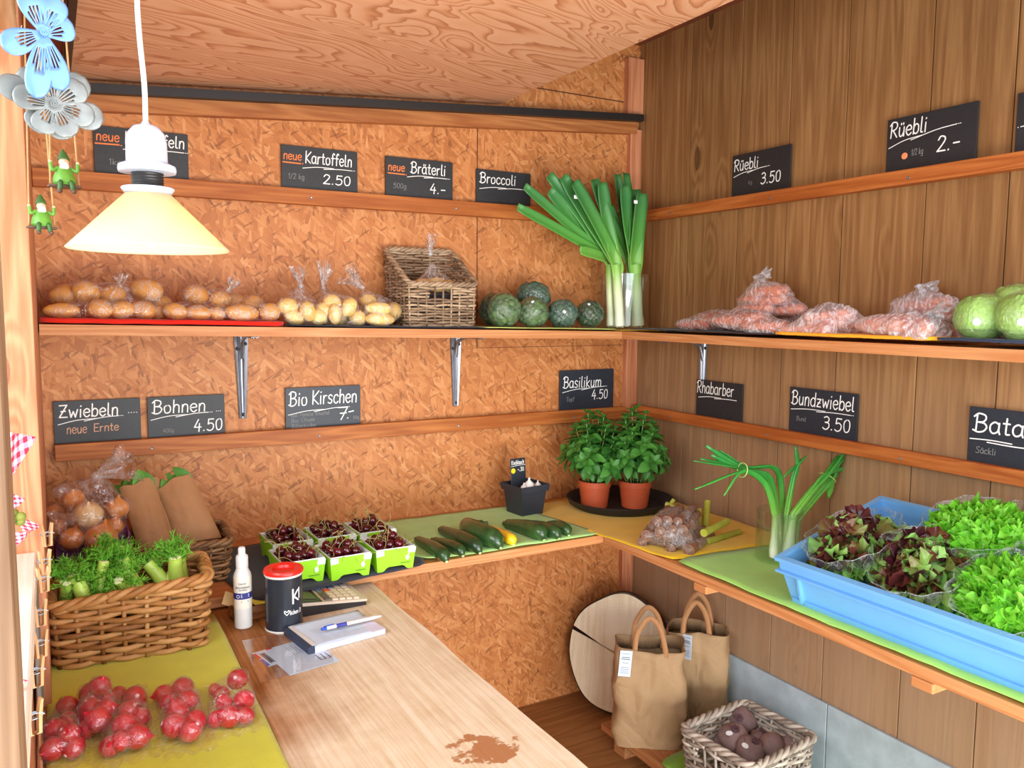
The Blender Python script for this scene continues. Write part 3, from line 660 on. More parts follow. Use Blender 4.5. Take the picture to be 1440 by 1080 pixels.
def film_bag(name, label, items, neck, mat, floor_z, cat='bag', group=None, tail=None, wr=.004, neck_r=.008, sub=4, cling=.35, tail_len=.05, tail_w=.03, parent=None, partname=None, seed=0):
    """plastic film pulled over items [(centre, radii, rotation)], gathered at `neck`"""
    pts = []
    for c, r, R in items: pts += ell_pts(c, r, R)
    if neck is not None:
        nk = Vector(neck)
        for k in range(8): pts.append(nk+Vector((neck_r*math.cos(k*PI/4), neck_r*math.sin(k*PI/4), 0)))
    pts = [Vector((p.x, p.y, max(p.z, floor_z+.0012))) for p in pts]
    C = sum((Vector(c) for c, r, R in items), Vector())/len(items)
    N, D = hull_planes([p-C for p in pts])
    bm = bmesh.new(); bmesh.ops.create_icosphere(bm, subdivisions=sub+1, radius=1)
    dirs = np.array([v.co[:] for v in bm.verts])
    dn = dirs @ N.T; t = np.where(dn > 1e-6, D[None]/np.maximum(dn, 1e-6), 1e9); rad = t.min(1)
    # cling: sink towards the items where the hull spans a gap
    best = np.zeros(len(dirs))
    for c, r, R in items:
        cc = np.array((Vector(c)-C)[:]); A = np.array(R.to_3x3() if R is not None else Matrix.Identity(3))
        dd = (dirs @ A)/np.array(r)/1.05; oo = (-cc @ A)/np.array(r)/1.05
        a = (dd**2).sum(1); b_ = 2*(dd*oo[None]).sum(1); c_ = (oo**2).sum()-1
        q = b_*b_-4*a*c_; ex = np.where(q > 0, (-b_+np.sqrt(np.maximum(q, 0)))/(2*a), 0); best = np.maximum(best, ex)
    pull = np.clip(rad-best, 0, None)*cling*(best > 0)
    bm.verts.ensure_lookup_table(); nb = [[e.other_vert(v).index for e in v.link_edges] for v in bm.verts]
    for _ in range(4): pull = np.array([.4*pull[i]+.6*np.mean(pull[q]) for i, q in enumerate(nb)])
    rad = np.maximum(rad-pull, best+.0015)
    nd = (Vector(neck)-C).normalized() if neck is not None else Vector((0, 0, 1))
    ax = nd.orthogonal().normalized(); ay = nd.cross(ax)
    for v, rr in zip(bm.verts, rad):
        d = v.co.copy(); az = math.atan2(d.dot(ay), d.dot(ax)); el = d.dot(nd)
        pl = math.sin(az*17+3*noise.noise(d*2+Vector((seed,0,0))))*(.35+.65*max(0, el))
        w = wr*(.75*pl+.7*noise.noise(d*5+Vector((seed,3,0)))+.4*noise.noise(d*13+Vector((0,seed,0))))
        f = min(1, max(0, (el-.9)/.1)); w *= 1-.8*f
        p = C+d*(rr+w)
        v.co = Vector((p.x, p.y, max(p.z, floor_z+.0012)))
    bmesh.ops.recalc_face_normals(bm, faces=bm.faces)
    root = thing(name, label, cat, (C.x, C.y, floor_z), 0, group)
    off = Vector((C.x, C.y, floor_z))
    b = MB(); b.bm(bm, Matrix.Translation(-off)); b.build('film', mat, root, ang=180)
    if tail is not None:
        b = MB(); T = Vector(tail).normalized(); nk = Vector(neck)-off; a = T.orthogonal().normalized(); e = T.cross(a); m = 10; n = 40
        vs, fs = [], []
        for i in range(m+1):
            u = i/m; r = neck_r*.75+(tail_w-neck_r)*(u**1.25)
            for k in range(n):
                th = 2*PI*k/n; rf = 1+.42*math.sin(th*7+seed)*u+.25*math.sin(th*13+2*u+seed)*min(1, u*3)
                L_ = tail_len*u*(1+.22*math.sin(th*3+seed*2)*u)
                p = nk-T*.006+T*L_+(a*math.cos(th)*1.0+e*math.sin(th)*.55)*r*rf
                p = p+Vector((ns(p, 60, seed), ns(p, 60, seed+5), 0))*.006*u
                p.z = max(p.z, .0015); vs.append(p)
        for i in range(m):
            for k in range(n): fs.append((i*n+k, i*n+(k+1) % n, (i+1)*n+(k+1) % n, (i+1)*n+k))
        b.add(vs, fs); b.build('gathered_end', mat, root, ang=180)
        kb = MB(); kb.ico(nk, (neck_r*1.25, neck_r*1.25, neck_r*1.0), 2, lambda q: 1+.2*math.sin(q.x*9)*math.cos(q.y*8)); kb.build('knot', mat, root, ang=180)
    return root

def rrect(w, d, r, n=6):
    """rounded rectangle path, counter-clockwise, as dense points with arc length"""
    pts = []
    for cx, cy, a0 in ((w/2-r, d/2-r, 0), (-w/2+r, d/2-r, 90), (-w/2+r, -d/2+r, 180), (w/2-r, -d/2+r, 270)):
        for k in range(n+1):
            a = math.radians(a0+90*k/n); pts.append(Vector((cx+r*math.cos(a), cy+r*math.sin(a))))
    return pts
def resample(pts, m):
    P = pts+[pts[0]]; S = [0]
    for i in range(len(P)-1): S.append(S[-1]+(P[i+1]-P[i]).length)
    out = []
    for k in range(m):
        s = S[-1]*k/m; i = max(j for j in range(len(S)-1) if S[j] <= s+1e-9)
        f = (s-S[i])/max(1e-9, S[i+1]-S[i]); out.append(P[i].lerp(P[i+1], f))
    return out, S[-1]
def wicker_mat(name, c1, c2, c3):
    t = NT(name); co = t.co(); rnd = t.n('NewGeometry').outputs['Random Per Island']
    f = t.math('ADD', t.math('MULTIPLY', rnd, .75), t.math('MULTIPLY', t.noise(co, 45, 3), .4))
    col = t.ramp(f, [(.15, c1), (.5, c2), (.95, c3)])
    return t.done(t.bsdf(Base_Color=col, Roughness=.5, Specular_IOR_Level=.35, Normal=t.bump(t.noise(co, 160, 3), .3, .002)))
WK_BROWN = wicker_mat('wicker_brown', L(108, 66, 30), L(162, 108, 56), L(196, 148, 92))
WK_DARK = wicker_mat('wicker_dark', L(84, 56, 32), L(130, 94, 60), L(168, 128, 88))
WK_GREY = wicker_mat('wicker_grey', L(118, 106, 96), L(166, 154, 140), L(204, 196, 182))
WK_SHELF = wicker_mat('wicker_greybrown', L(104, 82, 62), L(150, 124, 98), L(186, 160, 130))
def wicker_basket(label, loc, rz, w, d, hf, mat, flare=1.12, sr=.0042, row=.0088, stake=.034, rcorner=.03, holes=(), rimr=.006, braid=3, group='wicker baskets', rot=None):
    """woven willow basket; hf(x,y) = wall height above the base at that side; local -y is the front"""
    t = thing('wicker_basket', label, 'basket', loc, rz, group, rot)
    base, per = resample(rrect(w, d, rcorner), 8)
    nst = int(per/stake)//2*2+1; m = nst*6
    ring, per = resample(rrect(w, d, rcorner), m)
    H = max(hf(p.x, p.y) for p in ring)
    def pos(i, z, off):
        p = ring[i % m]; a, b_ = ring[(i-1) % m], ring[(i+1) % m]; tn = (b_-a).normalized(); nr = Vector((tn.y, -tn.x))
        k = 1+(flare-1)*z/H
        return Vector((p.x*k+nr.x*off, p.y*k+nr.y*off, z))
    heights = [hf(p.x, p.y) for p in ring]
    wv = MB(); nrow = int(H/row)
    for r_ in range(nrow):
        z = row*(r_+.5); runs = []; cur = []
        for i in range(m+1):
            ii = i % m; ok = heights[ii]-rimr > z
            for (h0, h1, z0, z1) in holes:
                if z0 < z < z1 and h0 < (ii/m) < h1: ok = False
            if ok: cur.append(i)
            else:
                if len(cur) > 3: runs.append(cur)
                cur = []
        if len(cur) > 3: runs.append(cur)
        for run in runs:
            pts = []; rad = []
            jit = U(-.0012, .0012)
            for i in run:
                ph = PI*(i/6.0)+(PI if r_ % 2 else 0)
                pts.append(pos(i, z+jit+.0016*math.sin(ph*.5+r_)+.0012*ns((i*.1, r_*3.1, 0)), math.cos(ph)*sr*.95)); rad.append(sr*(1+.16*ns((i*.07, r_*1.7, 4))))
            # break long rounds into willow lengths so colours change as in cut willow
            seg = 6*9; k = 0; o_ = random.randint(0, 5)
            while k < len(pts)-2:
                e = min(len(pts), k+seg+o_); wv.tube(pts[k:e+1], rad[k:e+1], 6); k = e; o_ = random.randint(-12, 12)
    wv.build('weave', mat, t, ang=180)
    st = MB()
    for s_ in range(nst):
        i = s_*6; z1 = heights[i % m]
        st.tube([pos(i, 0, 0), pos(i, z1*.5, 0), pos(i, z1, 0)], sr*.8, 6)
    st.build('stake_frame', mat, t, ang=180)
    rm = MB()
    for b_ in range(braid):
        pts = []
        for i in range(m+1):
            ph = 2*PI*b_/braid+2*PI*i/13.0
            pts.append(pos(i, heights[i % m]+rimr*.75*math.sin(ph), rimr*.95*math.cos(ph)))
        seg = 40; k = 0
        while k < len(pts)-2: rm.tube(pts[k:k+seg+1], rimr*.82, 6); k += seg
    rm.build('rim', mat, t, ang=180)
    bs = MB(); bs.prism([(p.x*.985, p.y*.985) for p in resample(rrect(w, d, rcorner), 40)[0]], .001, .006)
    n = int(d/.012)
    for k in range(n):
        y = -d/2+.014+(d-.028)*k/(n-1); bs.tube([(-w/2+.008, y, .007), (0, y, .0085), (w/2-.008, y, .007)], .0035, 5)
    bs.build('base', mat, t, ang=60)
    return t
def px_m(p): return (Vector(p)-CAM).dot(FW)/FPX     # metres per pixel at a point
# ------------------------------------------------------------------ goods on the upper shelf, chipboard wall
RED = cloth_mat('red_ribbed_cloth', L(214, 38, 24), 0); NAVY = cloth_mat('dark_cloth', L(44, 44, 52)); LIME = cloth_mat('lime_cloth', L(196, 214, 110))
GREEN = cloth_mat('green_cloth', L(158, 214, 110)); MINT = cloth_mat('mint_cloth', L(176, 222, 134)); YEL = cloth_mat('yellow_cloth', L(232, 190, 34)); ORG = cloth_mat('orange_cloth', L(246, 168, 36)); BLUEK = cloth_mat('navy_cloth', L(46, 58, 82))
fx = lambda px, py=462: at_y(px, py, -DS).x
cloth('red ribbed cloth at the left end of the shelf under two bags of potatoes', [(fx(56), -.262), (fx(402), -.262), (fx(398), -.03), (-2.05, -.03)], shz, RED, .0115, .002, seed=1)
cloth('black cloth on the shelf under the new potatoes and wicker basket', [(fx(404), -.262), (fx(690), -.264), (fx(680), -.03), (fx(420), -.03)], lambda x: shz(x)+.0005, NAVY, .003, .0016, seed=2)
cloth('pale lime cloth on the shelf under the broccoli', [(fx(684), -.263), (fx(868), -.262), (-.20, -.05), (fx(690), -.05)], lambda x: shz(x)+.004, LIME, .0022, .001, seed=3)
gy = lambda px, py=468: at_x(px, py, -DS).y
zS = lambda x: ZS
cloth('yellow cloth in the shelf corner under the leek vase', [(-.262, -.245), (-.02, -.36), (-.02, -.02), (-.25, -.02)], lambda x: ZS, YEL, .0025, .001, seed=4)
cloth('black cloth on the plank-wall shelf under the first carrot bags', [(-.262, gy(1082, 472)), (-.262, gy(880, 462)), (-.06, -.33), (-.04, gy(1100, 472))], lambda x: ZS+.0035, NAVY, .003, .0016, seed=5)
cloth('orange cloth on the shelf under the pale carrot bags', [(-.263, gy(1312, 487)), (-.263, gy(1082, 474)), (-.05, gy(1060, 473)-.1), (-.04, gy(1312, 487))], lambda x: ZS+.0, ORG, .0085, .0014, seed=6)
cloth('navy cloth on the shelf under the wrapped cabbages', [(-.262, -1.95), (-.262, gy(1306, 487)), (-.04, gy(1330, 487)-.05), (-.04, -1.95)], lambda x: ZS+.0045, BLUEK, .006, .0016, seed=7)

POT_M = skin_mat('potato_skin', L(196, 132, 58), L(222, 164, 84), .5, 18, L(150, 92, 40))
POT_N = skin_mat('new_potato_skin', L(222, 178, 92), L(240, 208, 130), .45, 18, L(190, 140, 70))
def make_mesh(b, name, mat, ang=180):
    o = b.build(name, mat, ang=ang); me = o.data; bpy.data.objects.remove(o); return me
POTS = {}
for key, m in (('p', POT_M), ('n', POT_N)):
    POTS[key] = [make_mesh(MB().ico((0, 0, 0), (1, 1, 1), 3, (lambda s: lambda q: 1+.10*noise.noise(q*1.5+Vector((s, 0, 0)))+.035*noise.noise(q*4+Vector((0, s, 0))))(s*7.3)), 'potato', m) for s in range(4)]
def lay(name, me, c, r, R, label, cat, group):
    o = bpy.data.objects.new(name, me); COL.objects.link(o); o.location = c; o.rotation_euler = R.to_euler(); o.scale = r
    return tag(o, label, cat, group)
def potato_bag(label, lst, key, neck_px, ylab, plabel, film, yn=-.15, tail=(.1, -.1, 1), up=0.0, **kw):
    """lst: (px, layer height above shelf in radii, y, half sizes in px (a,b), turn)"""
    items = []
    for (px, lv, y, a, b, turn) in lst:
        s = px_m(at_y(px, 440, y)); x = at_y(px, 440, y).x
        ra, rb = a*s, b*s; z = shz(x)+.006+rb+lv*rb*1.55
        R = Euler((0, math.radians(turn), U(-.3, .3))).to_matrix().to_4x4()
        zz_ = math.sqrt((ra*math.sin(math.radians(turn)))**2+(rb*math.cos(math.radians(turn)))**2)
        z = shz(x)+.006+up+zz_+lv*rb*1.55
        items.append((Vector((x, y, z)), (ra, rb*1.02, rb), R))
    n = at_y(neck_px[0], neck_px[1], yn)
    fz = min(shz(c.x) for c, r, R in items)+.0055+up
    for k, (c, r, R) in enumerate(items): lay('potato', POTS[key][k % 4], c, r, R, plabel, 'potato', 'potatoes in '+ylab)
    return film_bag('potato_bag', label, items, n, film, fz, group='bags of potatoes', tail=tail, **kw)
potato_bag('largest potato bag, leftmost on the red cloth', [(88, 0, -.2, 24, 11, 0), (140, 0, -.21, 17, 14, 10), (172, 0, -.2, 17, 13, -10), (202, 0, -.2, 18, 13, 15), (222, 0, -.17, 15, 10, -15),
  (90, .7, -.12, 20, 15, -20), (122, .95, -.15, 19, 15, 20), (160, .9, -.15, 18, 14, 0), (208, 1.0, -.13, 23, 16, 12), (228, .5, -.12, 14, 12, 0)], 'p', (169, 402), 'the leftmost bag on the shelf', 'brown potato inside the leftmost bag on the red cloth', FILM, up=.008, tail=(.15, -.1, .7), tail_len=.035, tail_w=.02, seed=1)
potato_bag('second potato bag, on the right half of the red cloth', [(247, 0, -.2, 17, 12, 10), (278, 0, -.21, 18, 11, 0), (305, 0, -.21, 11, 10, 30), (341, 0, -.22, 25, 12, 4), (379, 0, -.2, 15, 13, -20),
  (276, 1.0, -.15, 17, 14, 10), (310, .8, -.16, 15, 13, 0), (356, .8, -.14, 16, 11, -10), (330, .8, -.12, 15, 12, 0)], 'p', (321, 408), 'the second bag on the shelf', 'brown potato inside the second bag on the red cloth', FILM, up=.008, tail=(.5, -.1, .8), tail_len=.04, tail_w=.022, seed=2)
potato_bag('small bag of new potatoes with an upright gathered top, left on the black cloth', [(405, .75, -.2, 15, 12, 0), (414, 0, -.21, 15, 10, 20), (433, .3, -.22, 15, 11, 75), (447, 0, -.21, 13, 12, 0), (420, 0, -.14, 14, 12, 0)], 'n', (423, 402), 'the small bag with an upright top', 'pale new potato in the small bag with upright top', FILM, tail=(-.15, 0, 1), tail_len=.055, tail_w=.03, seed=3)
potato_bag('middle bag of new potatoes on the black cloth', [(454, .6, -.2, 11, 11, 0), (471, .1, -.225, 15, 9, 88), (467, 1.3, -.2, 13, 11, 10), (491, .8, -.22, 15, 10, -60), (503, 0, -.2, 13, 11, 20), (480, 0, -.14, 14, 12, 0), (456, 0, -.17, 13, 10, 0)], 'n', (455, 405), 'the middle new potato bag', 'pale new potato in the middle bag on the black cloth', FILM, yn=-.13, tail=(.05, 0, 1), tail_len=.075, tail_w=.03, seed=4)
potato_bag('bag of new potatoes lying against the wicker shelf basket', [(533, 1.15, -.22, 19, 9, 2), (534, 0, -.225, 21, 10, 2), (518, 1.6, -.17, 12, 10, 0), (553, .5, -.16, 13, 12, 0), (520, 0, -.15, 14, 12, 0)], 'n', (510, 404), 'the bag beside the basket', 'pale new potato in the bag beside the wicker basket', FILM, tail=(-.75, 0, .6), tail_len=.07, tail_w=.04, seed=5)
# slanted wicker basket
pb = at_y(621, 459, -.222); xb = (at_y(567, 460, -.228).x+at_y(677, 460, -.228).x)/2
hz = lambda x, y: .132+.125*min(1, max(0, (y+.105)/.205))
wicker_basket('grey-brown wicker basket with a sloping rim on the upper shelf', (xb, -.127, shz(xb)+.0065), 0, .232, .196, hz, WK_SHELF, 1.06, .0042, .0092, .029, .02, holes=[(.600, .636, .088, .116), (.648, .690, .088, .116)], rimr=.0064)
o = MB().box((-.10, -.08, .01), (.10, .075, .105), bev=.012).build('basket_lining', NAVY); o.location = (xb, -.127, shz(xb)+.009); tag(o, 'dark cloth packed inside the sloping wicker shelf basket', 'cloth')
it = []
for (dx, dy, r) in ((-.05, -.045, .026), (.0, -.05, .03), (.05, -.045, .025), (-.02, .0, .028), (.035, .005, .03)):
    it.append((Vector((xb+dx, -.127+dy, shz(xb)+.118+r*.8)), (r*1.2, r*.9, r*.8), Euler((0, 0, U(-1, 1))).to_matrix().to_4x4()))
for k, (c, r, R) in enumerate(it): lay('potato', POTS['n'][k % 4], c, r, R, 'pale new potato in the bag on top of the sloping basket', 'potato', 'potatoes in the basket bag')
film_bag('potato_bag', 'bag of new potatoes tied upright inside the sloping wicker basket', it, at_y(605, 357, -.15), FILM, shz(xb)+.115, group='bags of potatoes', tail=(.1, 0, 1), tail_len=.06, tail_w=.022, seed=6)
# broccoli in cling film
BRO = [leaf_mat('broccoli_green', L(62, 92, 58), L(96, 128, 74), .75, .0, 120), leaf_mat('broccoli_dark', L(34, 62, 38), L(60, 88, 52), .75, .0, 120), leaf_mat('broccoli_blue', L(50, 84, 70), L(80, 112, 90), .75, .0, 120)]
WHITE = plain('white_sticker', L(240, 242, 244), .45, .03)
def broccoli(label, px, py, y, rpx, m, lift=0, stick=None, tall=1.0):
    p = at_y(px, py, y); s = px_m(p); r = rpx*s
    z0 = shz(p.x)+.0095+lift
    t = thing('broccoli', label, 'broccoli', (p.x, y, z0), U(-1, 1), 'broccoli heads in film')
    b = MB(); n = 64
    for k in range(n):
        zc = 1-1.93*(k+.5)/n; rr = math.sqrt(max(0, 1-zc*zc)); a = k*2.39996
        q = Vector((rr*math.cos(a), rr*math.sin(a), zc)); fr = r*U(.20, .32)
        b.ico(Vector((0, 0, r*tall))+Vector((q.x*r*.82, q.y*r*.82, q.z*r*.80*tall)), (fr, fr, fr*.95), 3, (lambda o: lambda v: 1+.20*noise.noise(v*4.5+o)+.16*noise.noise(v*11+o))(Vector((k*3.1, px*.1, 0))))
    b.v = [(x, y, max(z, .0008)) for x, y, z in b.v]; b.build('florets', m, t, ang=180)
    b = None
    f = MB().ico((0, 0, r*tall), (r*1.09, r*1.09, r*1.07*tall), 4, lambda q: 1+.05*noise.noise(q*3.1+Vector((px, 0, 0)))+.025*noise.noise(q*8)+.02*math.sin(14*math.atan2(q.y, q.x))*max(0, q.z))
    f.v = [(a, b_, max(c, .001)) for a, b_, c in f.v]
    f.build('cling_wrap', FILM_WRAP, t, ang=180)
    if stick:
        d = (CAM-Vector((p.x, y, z0+r))).normalized(); d = (d+RT*stick[0]+UP*stick[1]).normalized()
        c = Vector((0, 0, r*tall))+Matrix.Rotation(-t.rotation_euler.z, 3, 'Z') @ d*r*1.1
        dl = (Matrix.Rotation(-t.rotation_euler.z, 3, 'Z') @ d)
        e = dl.orthogonal().normalized(); MB().box((-.009, -.007, 0), (.009, .007, .0008), basis(c, e, dl.cross(e), dl) @ Matrix.Diagonal((.6, .6, 1, 1)), .0003).build('sticker', WHITE, t)
broccoli('dark broccoli half behind another, next to the wicker shelf basket', 697, 440, -.12, 23, BRO[1])
broccoli('green broccoli at the front, first right of the wicker shelf basket', 709, 443, -.205, 22, BRO[0], tall=1.08)
broccoli('green broccoli standing under the topmost broccoli', 749, 443, -.20, 21, BRO[0], stick=(.0, .75), tall=1.0)
broccoli('topmost broccoli resting on the row behind', 750, 412, -.115, 23, BRO[2], lift=.058, tall=.85)
broccoli('blue-green broccoli with a white sticker on its front', 791, 443, -.195, 20, BRO[2], stick=(.12, .1))
broccoli('small dark broccoli nearest to the leek vase', 829, 443, -.19, 18.5, BRO[1], stick=(-.05, .85), tall=1.05)
# leeks in a glass vase
LEEK_W = plain('leek_white', L(222, 232, 200), .4, .06); LEEK_S = None
def leek_mat():
    t = NT('leek'); z = t.n('SeparateXYZ', {0: t.co()}).outputs[2]; n = t.noise(t.map(t.co(), (60, 60, 3)), 1, 3)
    f = t.math('ADD', z, t.math('MULTIPLY', t.math('SUBTRACT', n, .5), .05))
    col = t.ramp(f, [(.0, L(232, 238, 214)), (.12, L(214, 230, 178)), (.20, L(140, 196, 84)), (.30, L(84, 156, 62)), (.45, L(62, 128, 66))])
    return t.done(t.bsdf(Base_Color=col, Roughness=.42, Normal=t.bump(n, .2, .002)))
LEEK = leek_mat()
vz = ZS+.0045
vc = at_y(878, 452, -.155); vc = Vector((vc.x+.0, -.155, vz))
def vase(label, c, r, h, group='glass vases'):
    b = MB(); b.lathe([(0, .0), (r-.004, 0), (r, .004), (r, h), (r-.0015, h+.0008), (r-.003, h), (r-.003, .012), (0, .010)], 48)
    o = b.build('glass_vase', GLASS, ang=50); o.location = c; tag(o, label, 'vase', group); return o
vase('wide glass vase holding leeks in the shelf corner', vc, .088, .205)
def strap(b, pts, w, fold=.35, wid=None, nrm=None, nx=6):
    """long folded leaf along pts; w = half width; flat cut or pointed end by wid(u)"""
    P = catmull(pts, 8); m = len(P); vs = []
    for i, p in enumerate(P):
        T = (P[min(i+1, m-1)]-P[max(i-1, 0)]).normalized(); N = Vector(nrm) if nrm else Vector((0, -1, .2))
        S = T.cross(N).normalized(); N = S.cross(T).normalized(); u = i/(m-1); ww = w*(wid(u) if wid else 1)
        for k in range(nx+1):
            x = k/nx*2-1; vs.append(p+S*x*ww+N*(abs(x)-.5)*ww*fold*2)
    b.add(vs, [(i*(nx+1)+k, i*(nx+1)+k+1, (i+1)*(nx+1)+k+1, (i+1)*(nx+1)+k) for i in range(m-1) for k in range(nx)])
def leek(label, base_px, top_px, tips, y0, y1, r=.017):
    b0 = at_y(*base_px, y0); b0.z = vz+.014; tp = at_y(*top_px, y1)
    t = thing('leek', label, 'leek', b0, 0, 'leeks in the vase'); o = b0
    MB().tube(catmull([(0, 0, 0), (tp-o)*.5, tp-o], 6), [r*(1.12 if i < 2 else 1) for i in range(13)], 16).build('shaft', LEEK, t)
    b = MB()
    for i, (px, py, dy, w) in enumerate(tips):
        e = at_y(px, py, y1+dy); d = (tp-b0).normalized()
        mid = tp+(e-tp)*.5+Vector((0, -.01*(i % 3-1), .012))
        strap(b, [tp-d*.05-o, tp+d*.012-o, mid-o, e-o], w*1.6, .16, lambda u: min(1, .62+u*1.1)*(1 if u < .9 else 1-.25*(u-.9)/.1), nrm=(U(-.25, .25), -1, U(0, .2)))
    b.build('leaves', LEEK, t, ang=180, thick=.0012)
    rt = MB()
    for k in range(14):
        a = k*2.4; rt.tube([(r*.5*math.cos(a), r*.5*math.sin(a), .002), (r*.8*math.cos(a), r*.8*math.sin(a), -.006)], .0008, 4)
    rt.build('roots', LEEK_W, t)
leek('leek leaning left, its leaves reaching over the Broccoli sign', (860, 447), (858, 372), [(738, 262, -.05, .011), (728, 291, -.06, .011), (772, 246, .0, .014), (773, 268, -.02, .015), (816, 352, -.05, .012)], -.17, -.165)
leek('leek in the middle of the vase with a white tag on a leaf', (872, 449), (866, 372), [(792, 248, .02, .016), (808, 256, -.02, .018), (836, 252, .03, .014), (846, 257, .0, .018)], -.21, -.205)
leek('leek behind, its leaves cut highest in the corner', (884, 447), (886, 372), [(838, 262, .03, .016), (868, 245, .03, .012), (880, 243, .035, .014), (858, 290, .02, .013)], -.14, -.135)
leek('thick upright leek at the right side of the vase', (897, 449), (893, 372), [(878, 262, -.02, .020), (902, 272, -.035, .022), (892, 266, .02, .02)], -.185, -.18, .021)
for lab, px, py, y in (('tiny white paper tag stuck on the middle leek leaf', 810, 277, -.226), ('tiny white paper tag stuck on the rightmost leek leaf', 894, 284, -.224)):
    o = MB().box((-.008, -.0005, -.006), (.008, .0005, .006)).build('paper_tag', WHITE, smooth=False); o.location = at_y(px, py, y); tag(o, lab, 'tag')
# carrots in bags on the plank-wall shelf
CAR = skin_mat('carrot_skin', L(214, 96, 30), L(238, 130, 52), .5, 30, L(170, 74, 30))
CARM = [make_mesh(MB().lathe([(0, 0), (.6, .01), (.95, .05), (1, .15), (.85, .5), (.6, .85), (.25, .98), (.0, 1.0)], 14, None, False, lambda p, t, s=s: (p[0]*(1+.06*math.sin(p[2]*9+s)), p[1]+.25*math.sin(p[2]*2.6+s), p[2])), 'carrot', CAR) for s in range(3)]
def carrot_bag(label, px, py, xw, wpx, hpx, n, base, short, neck_off, tail, seed, film=FILM_CARROT, turn=0.0):
    c = at_x(px, py, xw); s = px_m(c); Wd = wpx*s/2*1.14; Hh = hpx*s; c.z = base; it = []
    rnd = random.Random(seed)
    for k in range(n):
        Lc = min(Wd*1.5, .17)*rnd.uniform(.8, 1); rr = rnd.uniform(.013, .018)
        lay_ = k*3//n; a = PI/2+turn+rnd.uniform(-.5, .5)
        cx = c.x+rnd.uniform(-.05, .05)*(1-lay_*.3); cy = c.y+rnd.uniform(-1, 1)*(Wd-Lc*.42)*(1-.28*lay_); z = base+rr+.002+lay_*(Hh*.72-.03)/2
        d = Vector((math.cos(a), math.sin(a), rnd.uniform(-.04, .04)))
        st = Vector((cx, cy, z))-d*Lc/2
        R = d.to_track_quat('Z', 'Y').to_matrix().to_4x4()
        lay('carrot', CARM[k % 3], st, (rr, rr, Lc), R, 'carrot inside the '+short, 'carrot', 'carrots in the '+short)
        it += [(Vector((cx, cy, z)), (rr*1.2, rr*1.2, Lc*.52), R), (st+d*Lc*.10, (rr*1.3, rr*1.3, rr*1.3), None)]
    nk = c+Vector(neck_off)+Vector((0, 0, Hh))
    return film_bag('carrot_bag', label, it, nk, film, base, group='bags of carrots', tail=tail, tail_len=.04, tail_w=.03, seed=seed, wr=.007, cling=.3)
zb = ZS+.0115
carrot_bag('flat carrot bag at the far left on the black cloth, pushed to the wall', 1008, 455, -.13, 90, 32, 7, zb, 'flat bag at the wall', (0, .02, -.005), None, 11)
carrot_bag('front carrot bag on the black cloth, under the stacked bag', 1055, 462, -.205, 128, 36, 9, zb, 'front bag on black cloth', (0, .05, 0), None, 12)
carrot_bag('darker carrot bag stacked on top of two others', 1072, 425, -.14, 105, 54, 10, ZS+.062, 'stacked top bag', (-.03, .0, .0), (.2, -1, .1), 13, film_mat('brown_bag_film', .24, .5, 22, bump=.9))
carrot_bag('carrot bag mostly hidden behind the stack', 1105, 450, -.07, 60, 26, 5, zb, 'hidden back bag', (0, 0, 0), None, 14)
carrot_bag('pale carrot bag at the left on the orange cloth', 1163, 470, -.20, 98, 46, 9, zb, 'left bag on orange cloth', (0, .0, .008), None, 15, FILM_FROST)
carrot_bag('small carrot bag peeping out behind the pale bags', 1203, 452, -.07, 50, 26, 5, zb, 'peeping back bag', (0, 0, 0), None, 18)
carrot_bag('front pale carrot bag at the right on the orange cloth', 1272, 476, -.205, 140, 42, 10, zb, 'right front bag', (0, -.06, -.012), (-.1, -1, .1), 16, FILM_FROST)
carrot_bag('pale carrot bag heaped on the right front bag, its end pointing right', 1290, 450, -.11, 125, 72, 12, zb, 'heaped bag', (0, .0, .0), (0, -1, -.35), 17, FILM_FROST)
